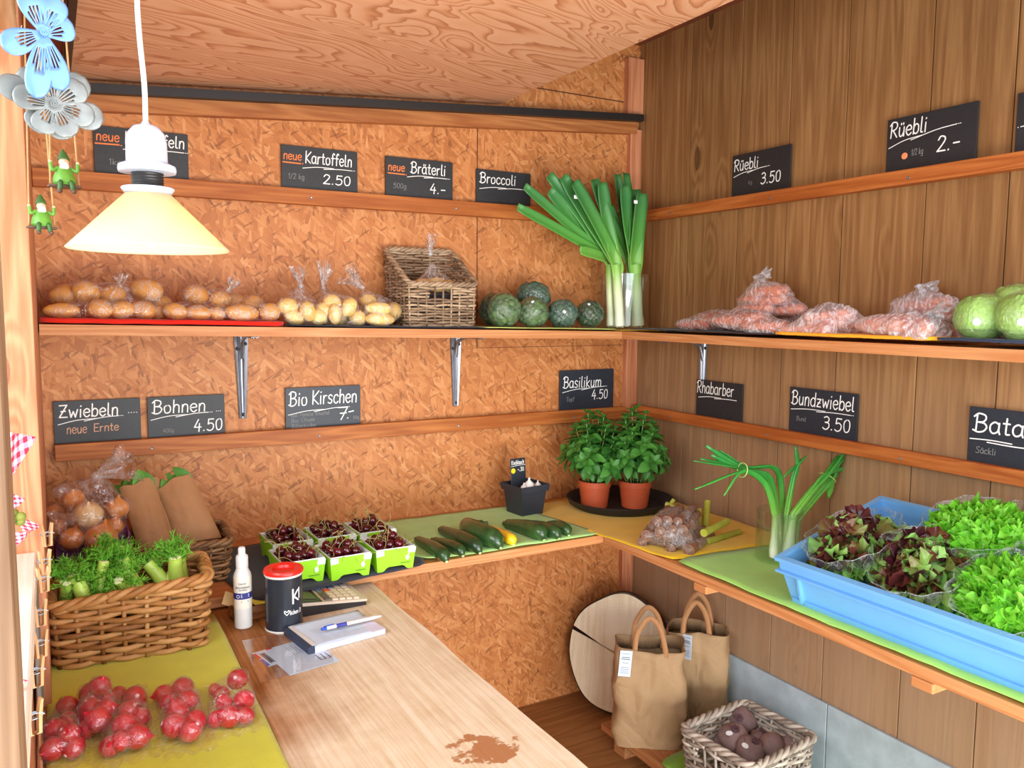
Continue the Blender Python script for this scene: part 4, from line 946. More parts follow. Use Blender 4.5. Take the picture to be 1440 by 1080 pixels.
# wrapped cabbages
CABB = leaf_mat('cabbage_leaf', L(132, 184, 84), L(176, 214, 122), .5, .1, 60)
def cabbage(label, px, py, xw, rpx, lift=0.0):
    p = at_x(px, py, xw); s = px_m(p); r = rpx*s; z0 = ZS+.0125+lift
    t = thing('cabbage', label, 'cabbage', (p.x, p.y, z0), U(-2, 2), 'cabbages in film')
    b = MB().ico((0, 0, r), (r, r, r*.97), 5, lambda q: 1+.05*abs(noise.noise(q*3+Vector((px, 0, 0))))+.07*abs(noise.noise(q*7+Vector((px, 2, 0))))+.055*abs(noise.noise(q*15)))
    b.v = [(x, y, max(z, .0005)) for x, y, z in b.v]; b.build('head', CABB, t, ang=180)
    lf = MB()
    for k in range(7):
        a0 = k*2*PI/7; 
        def fn(u, v, a0=a0):
            th = a0+(u-.5)*1.25; ph = -.5+v*1.5; q = Vector((math.cos(th)*math.cos(ph), math.sin(th)*math.cos(ph), math.sin(ph)))
            rr = r*(1.06+.06*abs(noise.noise(q*7+Vector((k, 0, 0))))+.03*abs(u-.5)+.02*v+.05*abs(noise.noise(q*16))); e = (abs(u-.5)*2)**3*.35+v**6*.1
            return (q.x*rr, q.y*rr, max(.001, r+q.z*rr*(1-e*.3)))
        lf.grid(fn, 26, 26)
    lf.build('outer_leaves', CABB, t, ang=180, thick=.001)
    f = MB().ico((0, 0, r), (r*1.11, r*1.11, r*1.09), 4, lambda q: 1+.03*noise.noise(q*3+Vector((px, 0, 4))))
    f.v = [(x, y, max(z, .0003)) for x, y, z in f.v]; f.build('cling_wrap', FILM_WRAP, t, ang=180)
    Rz = Matrix.Rotation(-t.rotation_euler.z, 3, 'Z')
    d = ((CAM-Vector((p.x, p.y, z0+r))).normalized()-RT*.25-UP*.18).normalized(); dl = Rz @ d; e = dl.cross(Vector((0, 0, 1))).normalized()
    MB().lathe([(.0085, 0), (.0080, .001), (0, .0012)], 18, basis(Vector((0, 0, r))+dl*r*1.115, e, dl.cross(e), dl)).build('sticker', WHITE, t)
cabbage('green wrapped cabbage at the front left on the navy cloth', 1381, 456, -.19, 33)
cabbage('wrapped cabbage behind, its top highest of the three', 1432, 434, -.09, 35, .016)
cabbage('wrapped cabbage cut by the right picture edge', 1444, 462, -.20, 36)
# ------------------------------------------------------------------ goods on the counter along the chipboard wall
zc = lambda x: ZC
fy = lambda px, py: at_z(px, py, ZC)
P2 = lambda px, py, z=ZC: tuple(at_z(px, py, z)[:2])
GREYB = cloth_mat('slate_grey_cloth', L(58, 60, 70))
cloth('dark grey cloth on the counter under the cherry punnets', [P2(352, 850), P2(606, 794), (-1.18, -.10), (-1.70, -.10)], zc, GREYB, .003, .0016, seed=21)
cloth('mint green cloth on the counter under the zucchini', [P2(598, 793), P2(848, 754), (-.60, -.06), (-1.22, -.05)], lambda x: ZC+.0045, MINT, .0025, .0022, seed=22)
cloth('yellow cloth across the counter corner under basil and rhubarb', [(-.500, -.835), (-.02, -.90), (-.02, -.04), (-.60, -.06)], lambda x: ZC+.0015, YEL, .0028, .0024, seed=23, round_=.004)
cloth('long bright green cloth under the spring onions and the blue crate', [(-.504, -2.1), (-.504, -.838), (-.03, -.88), (-.03, -2.1)], lambda x: ZC+.0008, cloth_mat('bright_green_cloth', L(164, 222, 110)), .0028, .0022, seed=24)
# cherries in card punnets
CARD = plain('lime_green_card', L(148, 214, 22), .45, .04, 30, .02); CARDW = plain('white_card', L(232, 234, 236), .6, .03, 30)
CHER = skin_mat('cherry_skin', L(48, 8, 16), L(92, 14, 28), .16, 22, None, .5, .02)
CSTEM = plain('cherry_stalk', L(168, 160, 92), .6, .2, 60)
def cherry_fn(q):
    return 1-.16*math.exp(-((1-q.z)**2)/.03)+.02*q.x
CH = make_mesh(MB().ico((0, 0, 0), (.0128, .0124, .0118), 3, cherry_fn), 'cherry', CHER)
CHS = []
for s in range(4):
    sb = MB(); a = s*1.7; sb.tube(catmull([(0, 0, .0098), (.004*math.cos(a), .004*math.sin(a), .02), (.014*math.cos(a), .014*math.sin(a), .032), (.026*math.cos(a+.4), .026*math.sin(a+.4), .038)], 4), [.0007]*12+[.0012], 5)
    CHS.append(make_mesh(sb, 'stalk', CSTEM))
def punnet(label, clabel, grp, px, py, rz, seed, w=.104, d=.128, h=.062):
    c = at_z(px, py, ZC+.006); loc = Vector((c.x, c.y, ZC+.0062))
    rot = Matrix.Rotation(rz, 3, 'Z')
    t = thing('punnet', label, 'punnet', loc, rz, 'cherry punnets')
    fl = 1.12; W0, D0 = w/2, d/2; W1, D1 = W0*fl, D0*fl
    # origin = middle of the front bottom edge
    def wall(p0, p1, q1, q0, arch):
        """panel from bottom p0-p1 to top q0-q1, with an arched cut in its foot"""
        b = MB(); n = 16; lo = []; hi = []
        for k in range(n+1):
            u = k/n; a = 0
            if arch: a = .20*min(1, max(0, (u-.16)/.12))*min(1, max(0, (.84-u)/.12))
            A = Vector(p0).lerp(Vector(p1), u); B = Vector(q0).lerp(Vector(q1), u)
            top = 1.0
            lo.append(A.lerp(B, a)); hi.append(A.lerp(B, top))
        b.add(lo+hi, [(k, k+1, n+2+k, n+1+k) for k in range(n)]); return b
    f = [(-W0, 0, 0), (W0, 0, 0), (W0, 2*D0, 0), (-W0, 2*D0, 0)]
    g = [(-W1, -D0*(fl-1), h), (W1, -D0*(fl-1), h), (W1, D0*2+D0*(fl-1), h), (-W1, D0*2+D0*(fl-1), h)]
    tr = MB()
    for i in range(4):
        b = wall(f[i], f[(i+1) % 4], g[(i+1) % 4], g[i], True); tr.add(b.v, b.f)
    tr.build('tray', CARD, t, smooth=False, thick=.0012)
    ln = MB(); k = .965
    def ins(p, z): return (p[0]*k, D0+(p[1]-D0)*k, z)
    fi = [ins(p, .013) for p in f]; gi = [ins(p, h+.003) for p in g]
    for i in range(4): ln.add([fi[i], fi[(i+1) % 4], gi[(i+1) % 4], gi[i]], [(0, 1, 2, 3)])
    ln.add(fi, [(0, 1, 2, 3)])
    ln.build('inner_tray', CARDW, t, smooth=False, thick=.0012)
    for sx in (-1, 1):     # white corner folds wrapping the rim
        fo = MB()
        a = Vector(g[0 if sx < 0 else 1]); e = Vector((-sx*.022, 0, 0)); dn = (Vector(f[0 if sx < 0 else 1])-a)*.26
        nf = Vector((0, -.0012, 0)); fo.add([a+nf, a+e+nf, a+e+dn*.85+nf, a+dn+nf], [(0, 1, 2, 3)])
        fo.build('corner_fold', CARDW, t, smooth=False, thick=.0008)
    em = MB(); c0 = Vector(f[1]).lerp(Vector(g[1]), .55)+Vector((-.022, -.0016, 0))
    em.lathe([(.0068, 0), (.0066, .0006), (0, .0007)], 18, basis(c0, (1, 0, 0), (0, .1, 1), (0, -1, .1)) @ Matrix.Diagonal((.8, 1.05, 1, 1)))
    em.tube([c0+Vector((.001, 0, .006)), c0+Vector((.006, 0, .012))], .0012, 5)
    em.build('fruit_emblem', CARDW, t)
    em = MB(); em.box((-.017, -.0006, -.0012), (.012, 0, .0006), basis(c0+Vector((-.004, 0, -.014)), (1, 0, 0), (0, 1, 0), (0, 0, 1)))
    em.build('printed_line', plain('dark_green_print', L(86, 140, 20), .6), t, smooth=False)
    rnd = random.Random(seed); pts = []
    for lv, (z, n, sh) in enumerate(((.050, 22, 1.0), (.067, 12, .8), (.082, 3, .35))):
        tries = 0; cnt = 0
        while cnt < n and tries < 4000:
            tries += 1
            x = rnd.uniform(-1, 1)*(W1-.015)*sh; y = D0+rnd.uniform(-1, 1)*(D1-.015)*sh; q = Vector((x, y, z+rnd.uniform(-.004, .004)))
            if all((q-p).length > .0215 for p in pts): pts.append(q); cnt += 1
    for i, q in enumerate(pts):
        o = bpy.data.objects.new('cherry', CH); COL.objects.link(o); o.location = loc+rot @ q; o.rotation_euler = (rnd.uniform(-.9, .9), rnd.uniform(-.9, .9), rnd.uniform(0, 6.28)); s = rnd.uniform(.92, 1.12); o.scale = (s, s, s)
        tag(o, clabel, 'cherry', grp)
        st = bpy.data.objects.new('stalk', CHS[i % 4]); COL.objects.link(st); st.parent = o
    return t
fr = Vector(P2(493, 813)); sp = .133
punnet('front left lime green cherry punnet, partly behind the red-lidded can', 'dark cherry in the front left punnet', 'cherries in the front left punnet', 427, 821, .02, 31)
punnet('front middle lime green punnet of cherries', 'dark cherry in the front middle punnet', 'cherries in the front middle punnet', 493, 813, .03, 32)
punnet('front right lime green cherry punnet beside the first zucchini', 'dark cherry in the front right punnet', 'cherries in the front right punnet', 556, 802, .0, 33)
punnet('back left cherry punnet, nearest the bean basket', 'dark cherry in the back left punnet', 'cherries in the back left punnet', 412, 793, .04, 34)
punnet('back middle cherry punnet against the chipboard wall', 'dark cherry in the back middle punnet', 'cherries in the back middle punnet', 474, 784, .03, 35)
punnet('back right cherry punnet in the corner of the six', 'dark cherry in the back right punnet', 'cherries in the back right punnet', 531, 776, .03, 36)
# zucchini
ZUC = skin_mat('zucchini_skin', L(24, 52, 26), L(48, 84, 40), .3, 14, L(70, 112, 60), .25, .03, (3, 3, .6)); ZEND = plain('zucchini_end', L(196, 206, 150), .6); ZYEL = skin_mat('yellow_zucchini', L(240, 180, 10), L(250, 206, 40), .3, 12, None, .2, .02)
ZST = plain('zucchini_stalk', L(70, 92, 50), .6)
def zucchini(label, pts, r, m=None, prof=None, lift=0.0):
    """pts: pixels from the stalk end to the blossom end, on the cloth"""
    z0 = ZC+.0085; P = []
    for p in pts:
        q = at_z(p[0], p[1], z0+r+lift); P.append(q)
    o = Vector((P[0].x, P[0].y, z0+lift)); c = catmull([q-o for q in P], 8); n = len(c); R = []
    for i in range(n):
        u = i/(n-1); k = .62+.38*min(1, u*1.7) if prof is None else prof(u)
        if u > .88: k *= math.sqrt(max(.09, 1-((u-.88)/.125)**2))
        R.append(r*k)
    c = [Vector((p.x, p.y, R[i]+(p.z-r)*0+.0004)) if i > 2 or True else p for i, p in enumerate(c)]
    t = thing('zucchini', label, 'zucchini', o, 0, 'zucchini on the mint cloth')
    MB().tube(c, R, 20).build('fruit', m or ZUC, t, ang=70)
    d = (c[0]-c[2]).normalized(); MB().tube([c[0]-d*.002, c[0]+d*.012, c[0]+d*.02], [R[0]*.72, R[0]*.5, R[0]*.52], 7).build('stalk', ZST if m is None else ZYEL, t)
    d = (c[-1]-c[-3]).normalized(); MB().tube([c[-1]-d*.001, c[-1]+d*.0022], [.0052, .0042], 10).build('blossom_end', ZEND, t)
    return t
zucchini('leftmost zucchini on the mint cloth, beside the cherries', [(588, 756), (606, 768), (628, 783)], .0205)
zucchini('thin zucchini, second from the left', [(612, 757), (632, 766), (651, 776)], .0175)
zucchini('zucchini with pale scratches, third from the left', [(622, 742), (646, 755), (675, 770)], .0235)
zucchini('biggest zucchini with a curved neck', [(678, 729), (658, 732), (664, 745), (704, 760)], .032, None, lambda u: .42+.58*min(1, max(0, (u-.1)*1.7)))
zucchini('yellow zucchini tucked behind the big curved one', [(694, 742), (708, 752), (722, 761)], .018, ZYEL)
zucchini('long dark zucchini in front of the black planter', [(714, 733), (738, 741), (765, 751)], .0265)
zucchini('zucchini behind the long one, lying closest to the planter', [(738, 733), (760, 741), (786, 751)], .0215)
zucchini('rightmost zucchini, next to the yellow cloth', [(771, 735), (784, 739), (800, 747)], .0195)
# black planter with garlic and a tiny sign
PLAST = plain('dark_plastic', L(44, 50, 60), .42, .08, 20); GARL = plain('garlic', L(238, 236, 230), .5, .05, 40)
pc = at_z(744, 724, ZC+.008); pc = Vector((pc.x, pc.y+.03, ZC+.0085))
t = thing('planter', 'square dark plastic planter holding garlic, in front of the chipboard wall', 'planter', pc, .12)
def frustum(b, w0, w1, z0, z1, th=.0025):
    for (a0, a1, fl) in ((w0, w1, 1), (w0-th, w1-th, -1)):
        v = [(-a0, -a0, z0), (a0, -a0, z0), (a0, a0, z0), (-a0, a0, z0), (-a1, -a1, z1), (a1, -a1, z1), (a1, a1, z1), (-a1, a1, z1)]
        b.add(v, [(i, (i+1) % 4, 4+(i+1) % 4, 4+i) if fl > 0 else (4+i, 4+(i+1) % 4, (i+1) % 4, i) for i in range(4)])
    b.add([(-w1, -w1, z1), (w1, -w1, z1), (w1, w1, z1), (-w1, w1, z1), (-w1+th, -w1+th, z1), (w1-th, -w1+th, z1), (w1-th, w1-th, z1), (-w1+th, w1-th, z1)], [(i, (i+1) % 4, 4+(i+1) % 4, 4+i) for i in range(4)])
b = MB(); frustum(b, .045, .054, 0, .088); b.box((-.044, -.044, .001), (.044, .044, .004)); b.build('body', PLAST, t, smooth=False)
b = MB(); frustum(b, .060, .063, .084, .108); b.build('rim', PLAST, t, smooth=False)
MB().box((-.0425, -.0425, .03), (.0425, .0425, .075)).build('soil_insert', plain('black_insert', L(24, 26, 30), .7), t, smooth=False)
for (dx, dy, r, lab) in ((.004, -.022, .019, 'large white garlic bulb in the planter, in front of its tiny sign'), (-.022, -.03, .012, 'small garlic bulb at the left inside the planter'), (.042, -.018, .012, 'garlic bulb at the right corner of the planter')):
    g = thing('garlic', lab, 'garlic', pc+Vector((dx, dy, .091)), U(0, 6), 'garlic bulbs')
    MB().lathe([(0, 0), (r*.7, .001), (r, r*.5), (r*.93, r*.95), (r*.5, r*1.35), (r*.22, r*1.6), (r*.16, r*2.1), (0, r*2.15)], 28, None, True, lambda p, a: (p[0]*(1+.06*math.cos(6*a)), p[1]*(1+.06*math.cos(6*a)), p[2])).build('bulb', GARL, g)
    b = MB()
    for k in range(8): b.tube([(r*.3*math.cos(k), r*.3*math.sin(k), .001), (r*.5*math.cos(k), r*.5*math.sin(k), -.002)], .0006, 4)
    b.build('roots', GARL, g)
sg = MB().box((-.033, 0, 0), (.033, .003, .115), bev=.0014).build('price_sign', SLATE_B, smooth=False)
sg.location = pc+Vector((-.012, .018, .078)); sg.rotation_euler = (math.radians(-6), 0, .12); tag(sg, 'tiny chalk sign reading Knoblauch -.30, stuck in the black planter', 'sign', 'slate price signs')
b = MB(); write(b, 'Knoblauch', -.029, .094, .0145, .0016, .055); stroke(b, [(-.030, .088), (.0, .090), (.031, .0895)], .0014); write(b, '-.30', -.004, .069, .0135, .0017, .028); b.build('lettering', CHALK, sg, smooth=False)
MB().lathe([(.0095, 0), (.009, .0006), (0, .0008)], 20, basis((-.022, -.0002, .072), (1, 0, 0), (0, 0, 1), (0, -1, 0))).build('yellow_dot', plain('yellow_sticker', L(250, 206, 30), .5, .02), sg)
# basil pots in a black tray
TERR = plain('terracotta_plastic', L(188, 84, 48), .5, .06, 12, .02); SOIL = plain('soil', L(38, 28, 22), .95, .3, 80, .5)
BASIL = leaf_mat('basil_leaf', L(44, 104, 40), L(96, 168, 70), .38, .22, 30); BST = plain('basil_stem', L(120, 160, 80), .5)
tcn = Vector((-.245, -.245, ZC+.0068)); tr_ = .193
o = MB().lathe([(0, .0), (tr_-.03, 0), (tr_-.006, .014), (tr_, .030), (tr_+.004, .034), (tr_+.002, .036), (tr_-.006, .033), (tr_-.034, .006), (0, .005)], 64).build('plant_tray', plain('black_tray_plastic', L(34, 35, 38), .5, .1, 30))
o.location = tcn; tag(o, 'round black plant tray under the two basil pots', 'tray')
def leaf(b, o, d, n, ln, wd, curl=.25, cup=.25, nu=4, nv=6, frill=0):
    d = d.normalized(); s = d.cross(n); s = s.normalized() if s.length > 1e-6 else d.orthogonal(); n = s.cross(d)
    vs = []
    for j in range(nv+1):
        v = j/nv; w = wd*(math.sin(PI*min(1, v**.8))**.75*(1-.18*v))+.0006
        for i in range(nu+1):
            u = i/nu*2-1
            vs.append(o+d*(ln*v*(1-curl*.25*v))+s*(u*w)+n*(-curl*ln*v*v*.6+cup*w*(u*u)-.12*w*(1-abs(u))*0+.03*ln*math.sin(v*9+u*2)*abs(u)))
    b.add(vs, [(j*(nu+1)+i, j*(nu+1)+i+1, (j+1)*(nu+1)+i+1, (j+1)*(nu+1)+i) for j in range(nv) for i in range(nu)])
def basil(label, c, rz, seed, top, sx):
    t = thing('potted_basil', label, 'plant', c, rz, 'basil pots'); rnd = random.Random(seed)
    r0, r1, h = .047, .060, .098
    MB().lathe([(r0-.004, 0), (r0, .002), (r1-.004, h-.022), (r1-.001, h-.021), (r1, h), (r1-.003, h+.001), (r1-.006, h-.004), (r0-.004, .01), (0, .008)], 48).build('pot', TERR, t, ang=30)
    MB().lathe([(r1-.006, h-.014), (r1*.5, h-.009), (0, h-.006)], 24, None, False).build('soil', SOIL, t)
    lv = MB(); st = MB()
    for k in range(30):
        a = k*2.39996+rnd.uniform(-.3, .3); f = math.sqrt((k+.5)/30); rad = f*.145
        z = h+.03+top*(1-.84*f**2.2)*rnd.uniform(.86, 1.04)
        e = Vector((math.cos(a)*rad*sx, math.sin(a)*rad*.78, z)); q = Vector((math.cos(a)*rad*.25, math.sin(a)*rad*.25, h-.008))
        mid = q.lerp(e, .5)+Vector((0, 0, .02)); pth = catmull([q, mid, e], 6); st.tube(pth, .0016, 5)
        up = (e-mid).normalized()
        for lvl, (fr_, n, ln) in enumerate(((1.0, 4, .030), (.96, 4, .046), (.80, 4, .056), (.58, 4, .052), (.38, 2, .046))):
            p = pth[min(len(pth)-1, int(fr_*(len(pth)-1)))]
            for m in range(n):
                b0 = m*2*PI/n+lvl*.8+k; ax = up.orthogonal().normalized(); ay = up.cross(ax)
                d = (ax*math.cos(b0)+ay*math.sin(b0))*1.0+up*((.95, .35, .05, -.1, -.1)[lvl])
                L_ = ln*rnd.uniform(.75, 1.15)
                leaf(lv, p, d, up, L_, L_*.31, rnd.uniform(.15, .5), .22)
    st.build('stems', BST, t, ang=180); lv.build('foliage', BASIL, t, ang=180)
basil('left basil plant in a terracotta pot on the black tray', Vector((-.345, -.225, ZC+.0125)), .3, 5, .215, 1.0)
basil('right basil plant in a terracotta pot, closer to the plank wall', Vector((-.215, -.295, ZC+.0125)), 1.1, 8, .225, 1.05)
# rhubarb bundle in clear film
RHU = skin_mat('rhubarb_skin', L(120, 82, 66), L(160, 112, 84), .45, 20, L(92, 52, 50), 0, .1, (4, 4, 1)); RHG = skin_mat('rhubarb_green', L(150, 158, 50), L(178, 182, 74), .45, 20, None, 0, .1)
RHE = plain('rhubarb_cut', L(122, 92, 76), .7, .35, 120)
items = []; rnd = random.Random(3)
mid = at_z(955, 765, ZC+.05)
ax_ = Vector((.80, .60, 0)).normalized(); sd_ = Vector((.60, -.80, 0))
k = 0
for row, n in enumerate((6, 5, 4, 3)):
    for i in range(n):
        r = rnd.uniform(.013, .017); Lc = rnd.uniform(.17, .22)
        s = at_z(937, 777, ZC); s = Vector((s.x, s.y, ZC+.006+r+row*.0255))+sd_*((i-(n-1)/2)*.030+rnd.uniform(-.006, .006))+ax_*rnd.uniform(-.03, .03)+Vector((0, 0, rnd.uniform(-.003, .004)))
        d = (ax_+sd_*rnd.uniform(-.14, .14)+Vector((0, 0, rnd.uniform(-.03, .03)))).normalized()
        t = thing('rhubarb_stalk', 'brownish rhubarb stalk inside the film bundle', 'rhubarb', s, 0, 'rhubarb stalks in the film')
        MB().tube(catmull([(0, 0, 0), d*Lc*.5, d*Lc], 4), [r*1.12, r, r, r*.95, r*.95, r*.9, r*.9, r*.85, r*.85], 10).build('stem', RHU, t, ang=60)
        MB().tube([d*.0, -d*.002], [r*1.0, r*.8], 10).build('cut_end', RHE, t)
        items.append((s+d*Lc*.45, (Lc*.5, r, r), d.to_track_quat('X', 'Z').to_matrix().to_4x4())); k += 1
film_bag('rhubarb_wrap', 'clear film wrapped round a bundle of rhubarb on the yellow cloth', items, None, film_mat('rhubarb_film', .06, .5, 34, bump=1.0), ZC+.0055, 'film', None, wr=.005, seed=9)
for lab, a, e, r in (('upright yellow-green rhubarb stalk leaning on the plank wall', (993, 745), (995, 705), .0105), ('shorter upright stalk left of the tallest rhubarb stalk', (985, 748), (985, 717), .009), ('green rhubarb stalk sticking out to the right over the bundle', (985, 752), (1022, 733), .011), ('dull rhubarb stalk lying on the yellow cloth at the right', (1012, 757), (1040, 748), .010), ('yellow rhubarb stub behind the bundle, left', (938, 722), (948, 702), .0075), ('flat yellow rhubarb stub lying behind the bundle', (945, 712), (960, 718), .008), ('yellow rhubarb stub behind the bundle, right', (968, 722), (973, 726), .008)):
    A = at_z(a[0], a[1], ZC+.05); base = A.copy()
    if 'upright' in lab: A = at_x(a[0], a[1], -.20); E_ = at_x(e[0], e[1], -.17)
    elif 'behind' in lab: A = at_x(a[0], a[1], -.20); E_ = at_x(e[0], e[1], -.18)
    elif 'lying on' in lab: A = at_z(a[0], a[1], ZC+.016); E_ = at_z(e[0], e[1], ZC+.016)
    else: A = at_z(a[0], a[1], ZC+.07); E_ = at_z(e[0], e[1], ZC+.075)
    A = A-(E_-A)*(-.12 if 'sticking' in lab else .6)
    if A.z < ZC+.018: A.z = ZC+.018
    t = thing('rhubarb_stalk', lab, 'rhubarb', A, 0, 'loose rhubarb stalks')
    MB().tube([(0, 0, 0), (E_-A)*.5, E_-A], [r*1.1, r, r], 10).build('stem', RHG, t, ang=60); MB().tube([(E_-A), (E_-A)*1.01], [r, r*.9], 10).build('cut_end', RHE, t)
# spring onions in a glass vase
SPR = None
def spr_mat():
    t = NT('spring_onion'); z = t.n('SeparateXYZ', {0: t.co()}).outputs[2]; n = t.noise(t.map(t.co(), (90, 90, 6)), 1, 3)
    col = t.ramp(t.math('ADD', z, t.math('MULTIPLY', t.math('SUBTRACT', n, .5), .05)), [(.0, L(238, 244, 226)), (.07, L(216, 236, 180)), (.13, L(130, 200, 80)), (.22, L(66, 158, 62)), (.3, L(44, 124, 52))])
    return t.done(t.bsdf(Base_Color=col, Roughness=.35, Specular_IOR_Level=.5))
SPRM = spr_mat(); vs_ = Vector((-.232, -.985, ZC+.0075))
vase('glass vase holding two bunches of spring onions', vs_, .066, .150)
def spring_onion(label, bpx, mids, tips, y_, n_tw, r=.0095):
    o = at_z(bpx[0], bpx[1], ZC+.03); o = Vector((vs_.x+(o.x-vs_.x)*.5, vs_.y+(o.y-vs_.y)*.5, ZC+.022)); o = at_y(bpx[0], bpx[1], y_); o.z = max(o.z, ZC+.024)
    t = thing('spring_onion', label, 'spring onion', o, 0, 'spring onions in the vase')
    sh = [Vector((0, 0, 0))]+[at_y(px, py, y_+dy)-o for px, py, dy in mids]
    MB().tube(catmull(sh[:2], 6), [r*1.35, r*1.5, r*1.3, r*1.1, r, r*.95, r*.95], 12).build('bulb', SPRM, t)
    lv = MB(); base = sh[1]
    for i, tp in enumerate(tips):
        e = at_y(tp[0], tp[1], y_+tp[2])-o; j = Vector((U(-.006, .006), U(-.006, .006), U(-.004, .004)))
        pth = catmull([base-(base-sh[0])*.1]+[m+j for m in sh[1:]]+[e], 7); m = len(pth)
        lv.tube(pth, [max(.0018, r*.98*(1-.45*abs(q/(m-1)-.4))*(1 if q < m-2 else .6)) for q in range(m)], 8, True, .42)
    lv.build('leaves', SPRM, t, ang=180)
tL = [(1082, 665, .0), (1045, 661, .0)]
spring_onion('spring onion bent to the left with its tip lowest', (1088, 783), [(1090, 727, .0), (1076, 680, .0), (1044, 662, .0)], [(977, 688, -.01), (1018, 697, -.02)], -1.01, 1)
spring_onion('spring onion bent left, its leaves fanning at the upper left', (1095, 782), [(1093, 727, .0), (1082, 672, .0), (1046, 660, .01)], [(993, 627, .02), (975, 648, .0), (1000, 640, .02)], -.99, 1)
spring_onion('spring onion of the left bunch with the outermost arch', (1101, 781), [(1100, 725, .0), (1092, 662, .0), (1048, 658, .0)], [(985, 645, -.01), (1012, 634, .01)], -.97, 1)
spring_onion('spring onion standing straight up in the middle', (1104, 780), [(1107, 724, 0), (1115, 680, 0), (1122, 655, 0)], [(1119, 628, 0), (1134, 641, 0), (1102, 671, -.02), (1128, 650, .01)], -1.0, 1)
spring_onion('dark leafed spring onion leaning right', (1108, 779), [(1116, 724, 0), (1142, 690, 0), (1162, 668, 0)], [(1195, 627, 0), (1190, 640, .01), (1197, 657, .02), (1186, 634, .03)], -1.02, 1, .0125)
spring_onion('spring onion with a ragged broad leaf, rightmost of all', (1112, 782), [(1120, 730, 0), (1150, 694, 0), (1166, 676, 0)], [(1165, 700, .01), (1180, 660, .02), (1186, 634, .0)], -1.0, 1, .0135)
RUB = plain('green_tie', L(170, 200, 110), .5)
def ring_tie(label, px, py, y_, r, nrm):
    c = at_y(px, py, y_); q = Vector(nrm).normalized(); a = q.orthogonal().normalized(); b_ = q.cross(a)
    o = MB().tube([(a*math.cos(k*PI/10)+b_*math.sin(k*PI/10))*r for k in range(21)], .0014, 6, False).build('rubber_band', RUB); o.location = c; tag(o, label, 'band', 'rubber bands')
ring_tie('rubber band round the left spring onion bunch', 1044, 661, -1.0, .020, (-1, .1, .2)); ring_tie('rubber band round the right spring onion bunch', 1163, 672, -1.01, .026, (.6, 0, .75))
# ------------------------------------------------------------------ blue stacking crate, tilted towards the viewer, with bagged lettuces
BLUE = plain('blue_crate_plastic', L(112, 176, 232), .42, .04, 8)
TLT = math.radians(15.5); CL, CW_, CH_ = .66, .40, .122
cr0 = Vector((-.475, -1.228, ZC+.0085))       # front bottom edge, left end
# local: x = from front to back, y = along the long side away from the corner, z = up
CM = basis(cr0, (math.cos(TLT), 0, math.sin(TLT)), (0, -1, 0), (-math.sin(TLT), 0, math.cos(TLT)))
# keep the frame right-handed: x cross y must be z
CM = basis(cr0, (math.cos(TLT), 0, math.sin(TLT)), (0, 1, 0), (-math.sin(TLT), 0, math.cos(TLT)))
t = thing('stacking_crate', 'light blue plastic crate tilted on the counter, full of bagged lettuces', 'crate', cr0); t.rotation_euler = CM.to_euler()
def openbox(b, x0, x1, y0, y1, z0, z1, f, th):
    """tapered open box; top is larger by f on every side"""
    for s, e in ((1, 0), (-1, th)):
        lo = [(x0+e, y0+e, z0+e), (x1-e, y0+e, z0+e), (x1-e, y1-e, z0+e), (x0+e, y1-e, z0+e)]; hi = [(x0-f+e, y0-f+e, z1), (x1+f-e, y0-f+e, z1), (x1+f-e, y1+f-e, z1), (x0-f+e, y1+f-e, z1)]
        fs = [(i, (i+1) % 4, 4+(i+1) % 4, 4+i) for i in range(4)]+[(3, 2, 1, 0)]
        b.add(lo+hi, fs if s > 0 else [tuple(reversed(q)) for q in fs])
b = MB(); openbox(b, .012, CW_-.012, -CL+.012, -.012, 0, CH_-.022, .010, .004); b.build('tub', BLUE, t, smooth=False)
b = MB()
def rimbox(b, e0, e1, z0, z1):
    o_ = [(-e1, e1), (CW_+e1, e1), (CW_+e1, -CL-e1), (-e1, -CL-e1)]; i_ = [(e0, -e0), (CW_-e0, -e0), (CW_-e0, -CL+e0), (e0, -CL+e0)]
    v = [(x, y, z) for z in (z0, z1) for x, y in o_]+[(x, y, z) for z in (z0, z1) for x, y in i_]
    for i in range(4):
        j = (i+1) % 4
        b.add(v, []) if False else None
    fs = []
    for i in range(4):
        j = (i+1) % 4; fs += [(j, i, 4+i, 4+j), (8+i, 8+j, 12+j, 12+i), (4+i, 12+i, 12+j, 4+j), (i, j, 8+j, 8+i)]
    b.add(v, fs)
rimbox(b, .010, .006, CH_-.010, CH_); rimbox(b, .010, -.001, CH_-.034, CH_-.0105); rimbox(b, .010, .008, CH_-.040, CH_-.0345)
b.build('rim', BLUE, t, smooth=False)
for y in (-.055, -CL+.055): MB().box((-.004, y-.003, .012), (.012, y+.003, CH_-.04)).build('side_rib', BLUE, t, smooth=False)
b = MB(); b.box((.004, -CL+.02, -.001), (.010, -.02, .014)); b.build('foot_ledge', BLUE, t, smooth=False)
for y in (-CL-.007, .0065): MB().box((.10, y-.0025, CH_-.03), (.30, y+.0025, CH_-.016)).build('handle', BLUE, t, smooth=False)
wv = MB(); wv.add([(0, 0, 0), (.10, 0, 0), (.10, 0, .088), (0, 0, .061), (0, -.45, 0), (.10, -.45, 0), (.10, -.45, .088), (0, -.45, .061)], [(0, 1, 2, 3), (7, 6, 5, 4), (0, 4, 5, 1), (1, 5, 6, 2), (2, 6, 7, 3), (3, 7, 4, 0)])
o = wv.build('wooden_wedge', SHELF_Y, smooth=False); o.location = (-.475+.235, -1.3, ZC+.0055); tag(o, 'wooden wedge propping up the back of the blue crate', 'wedge')
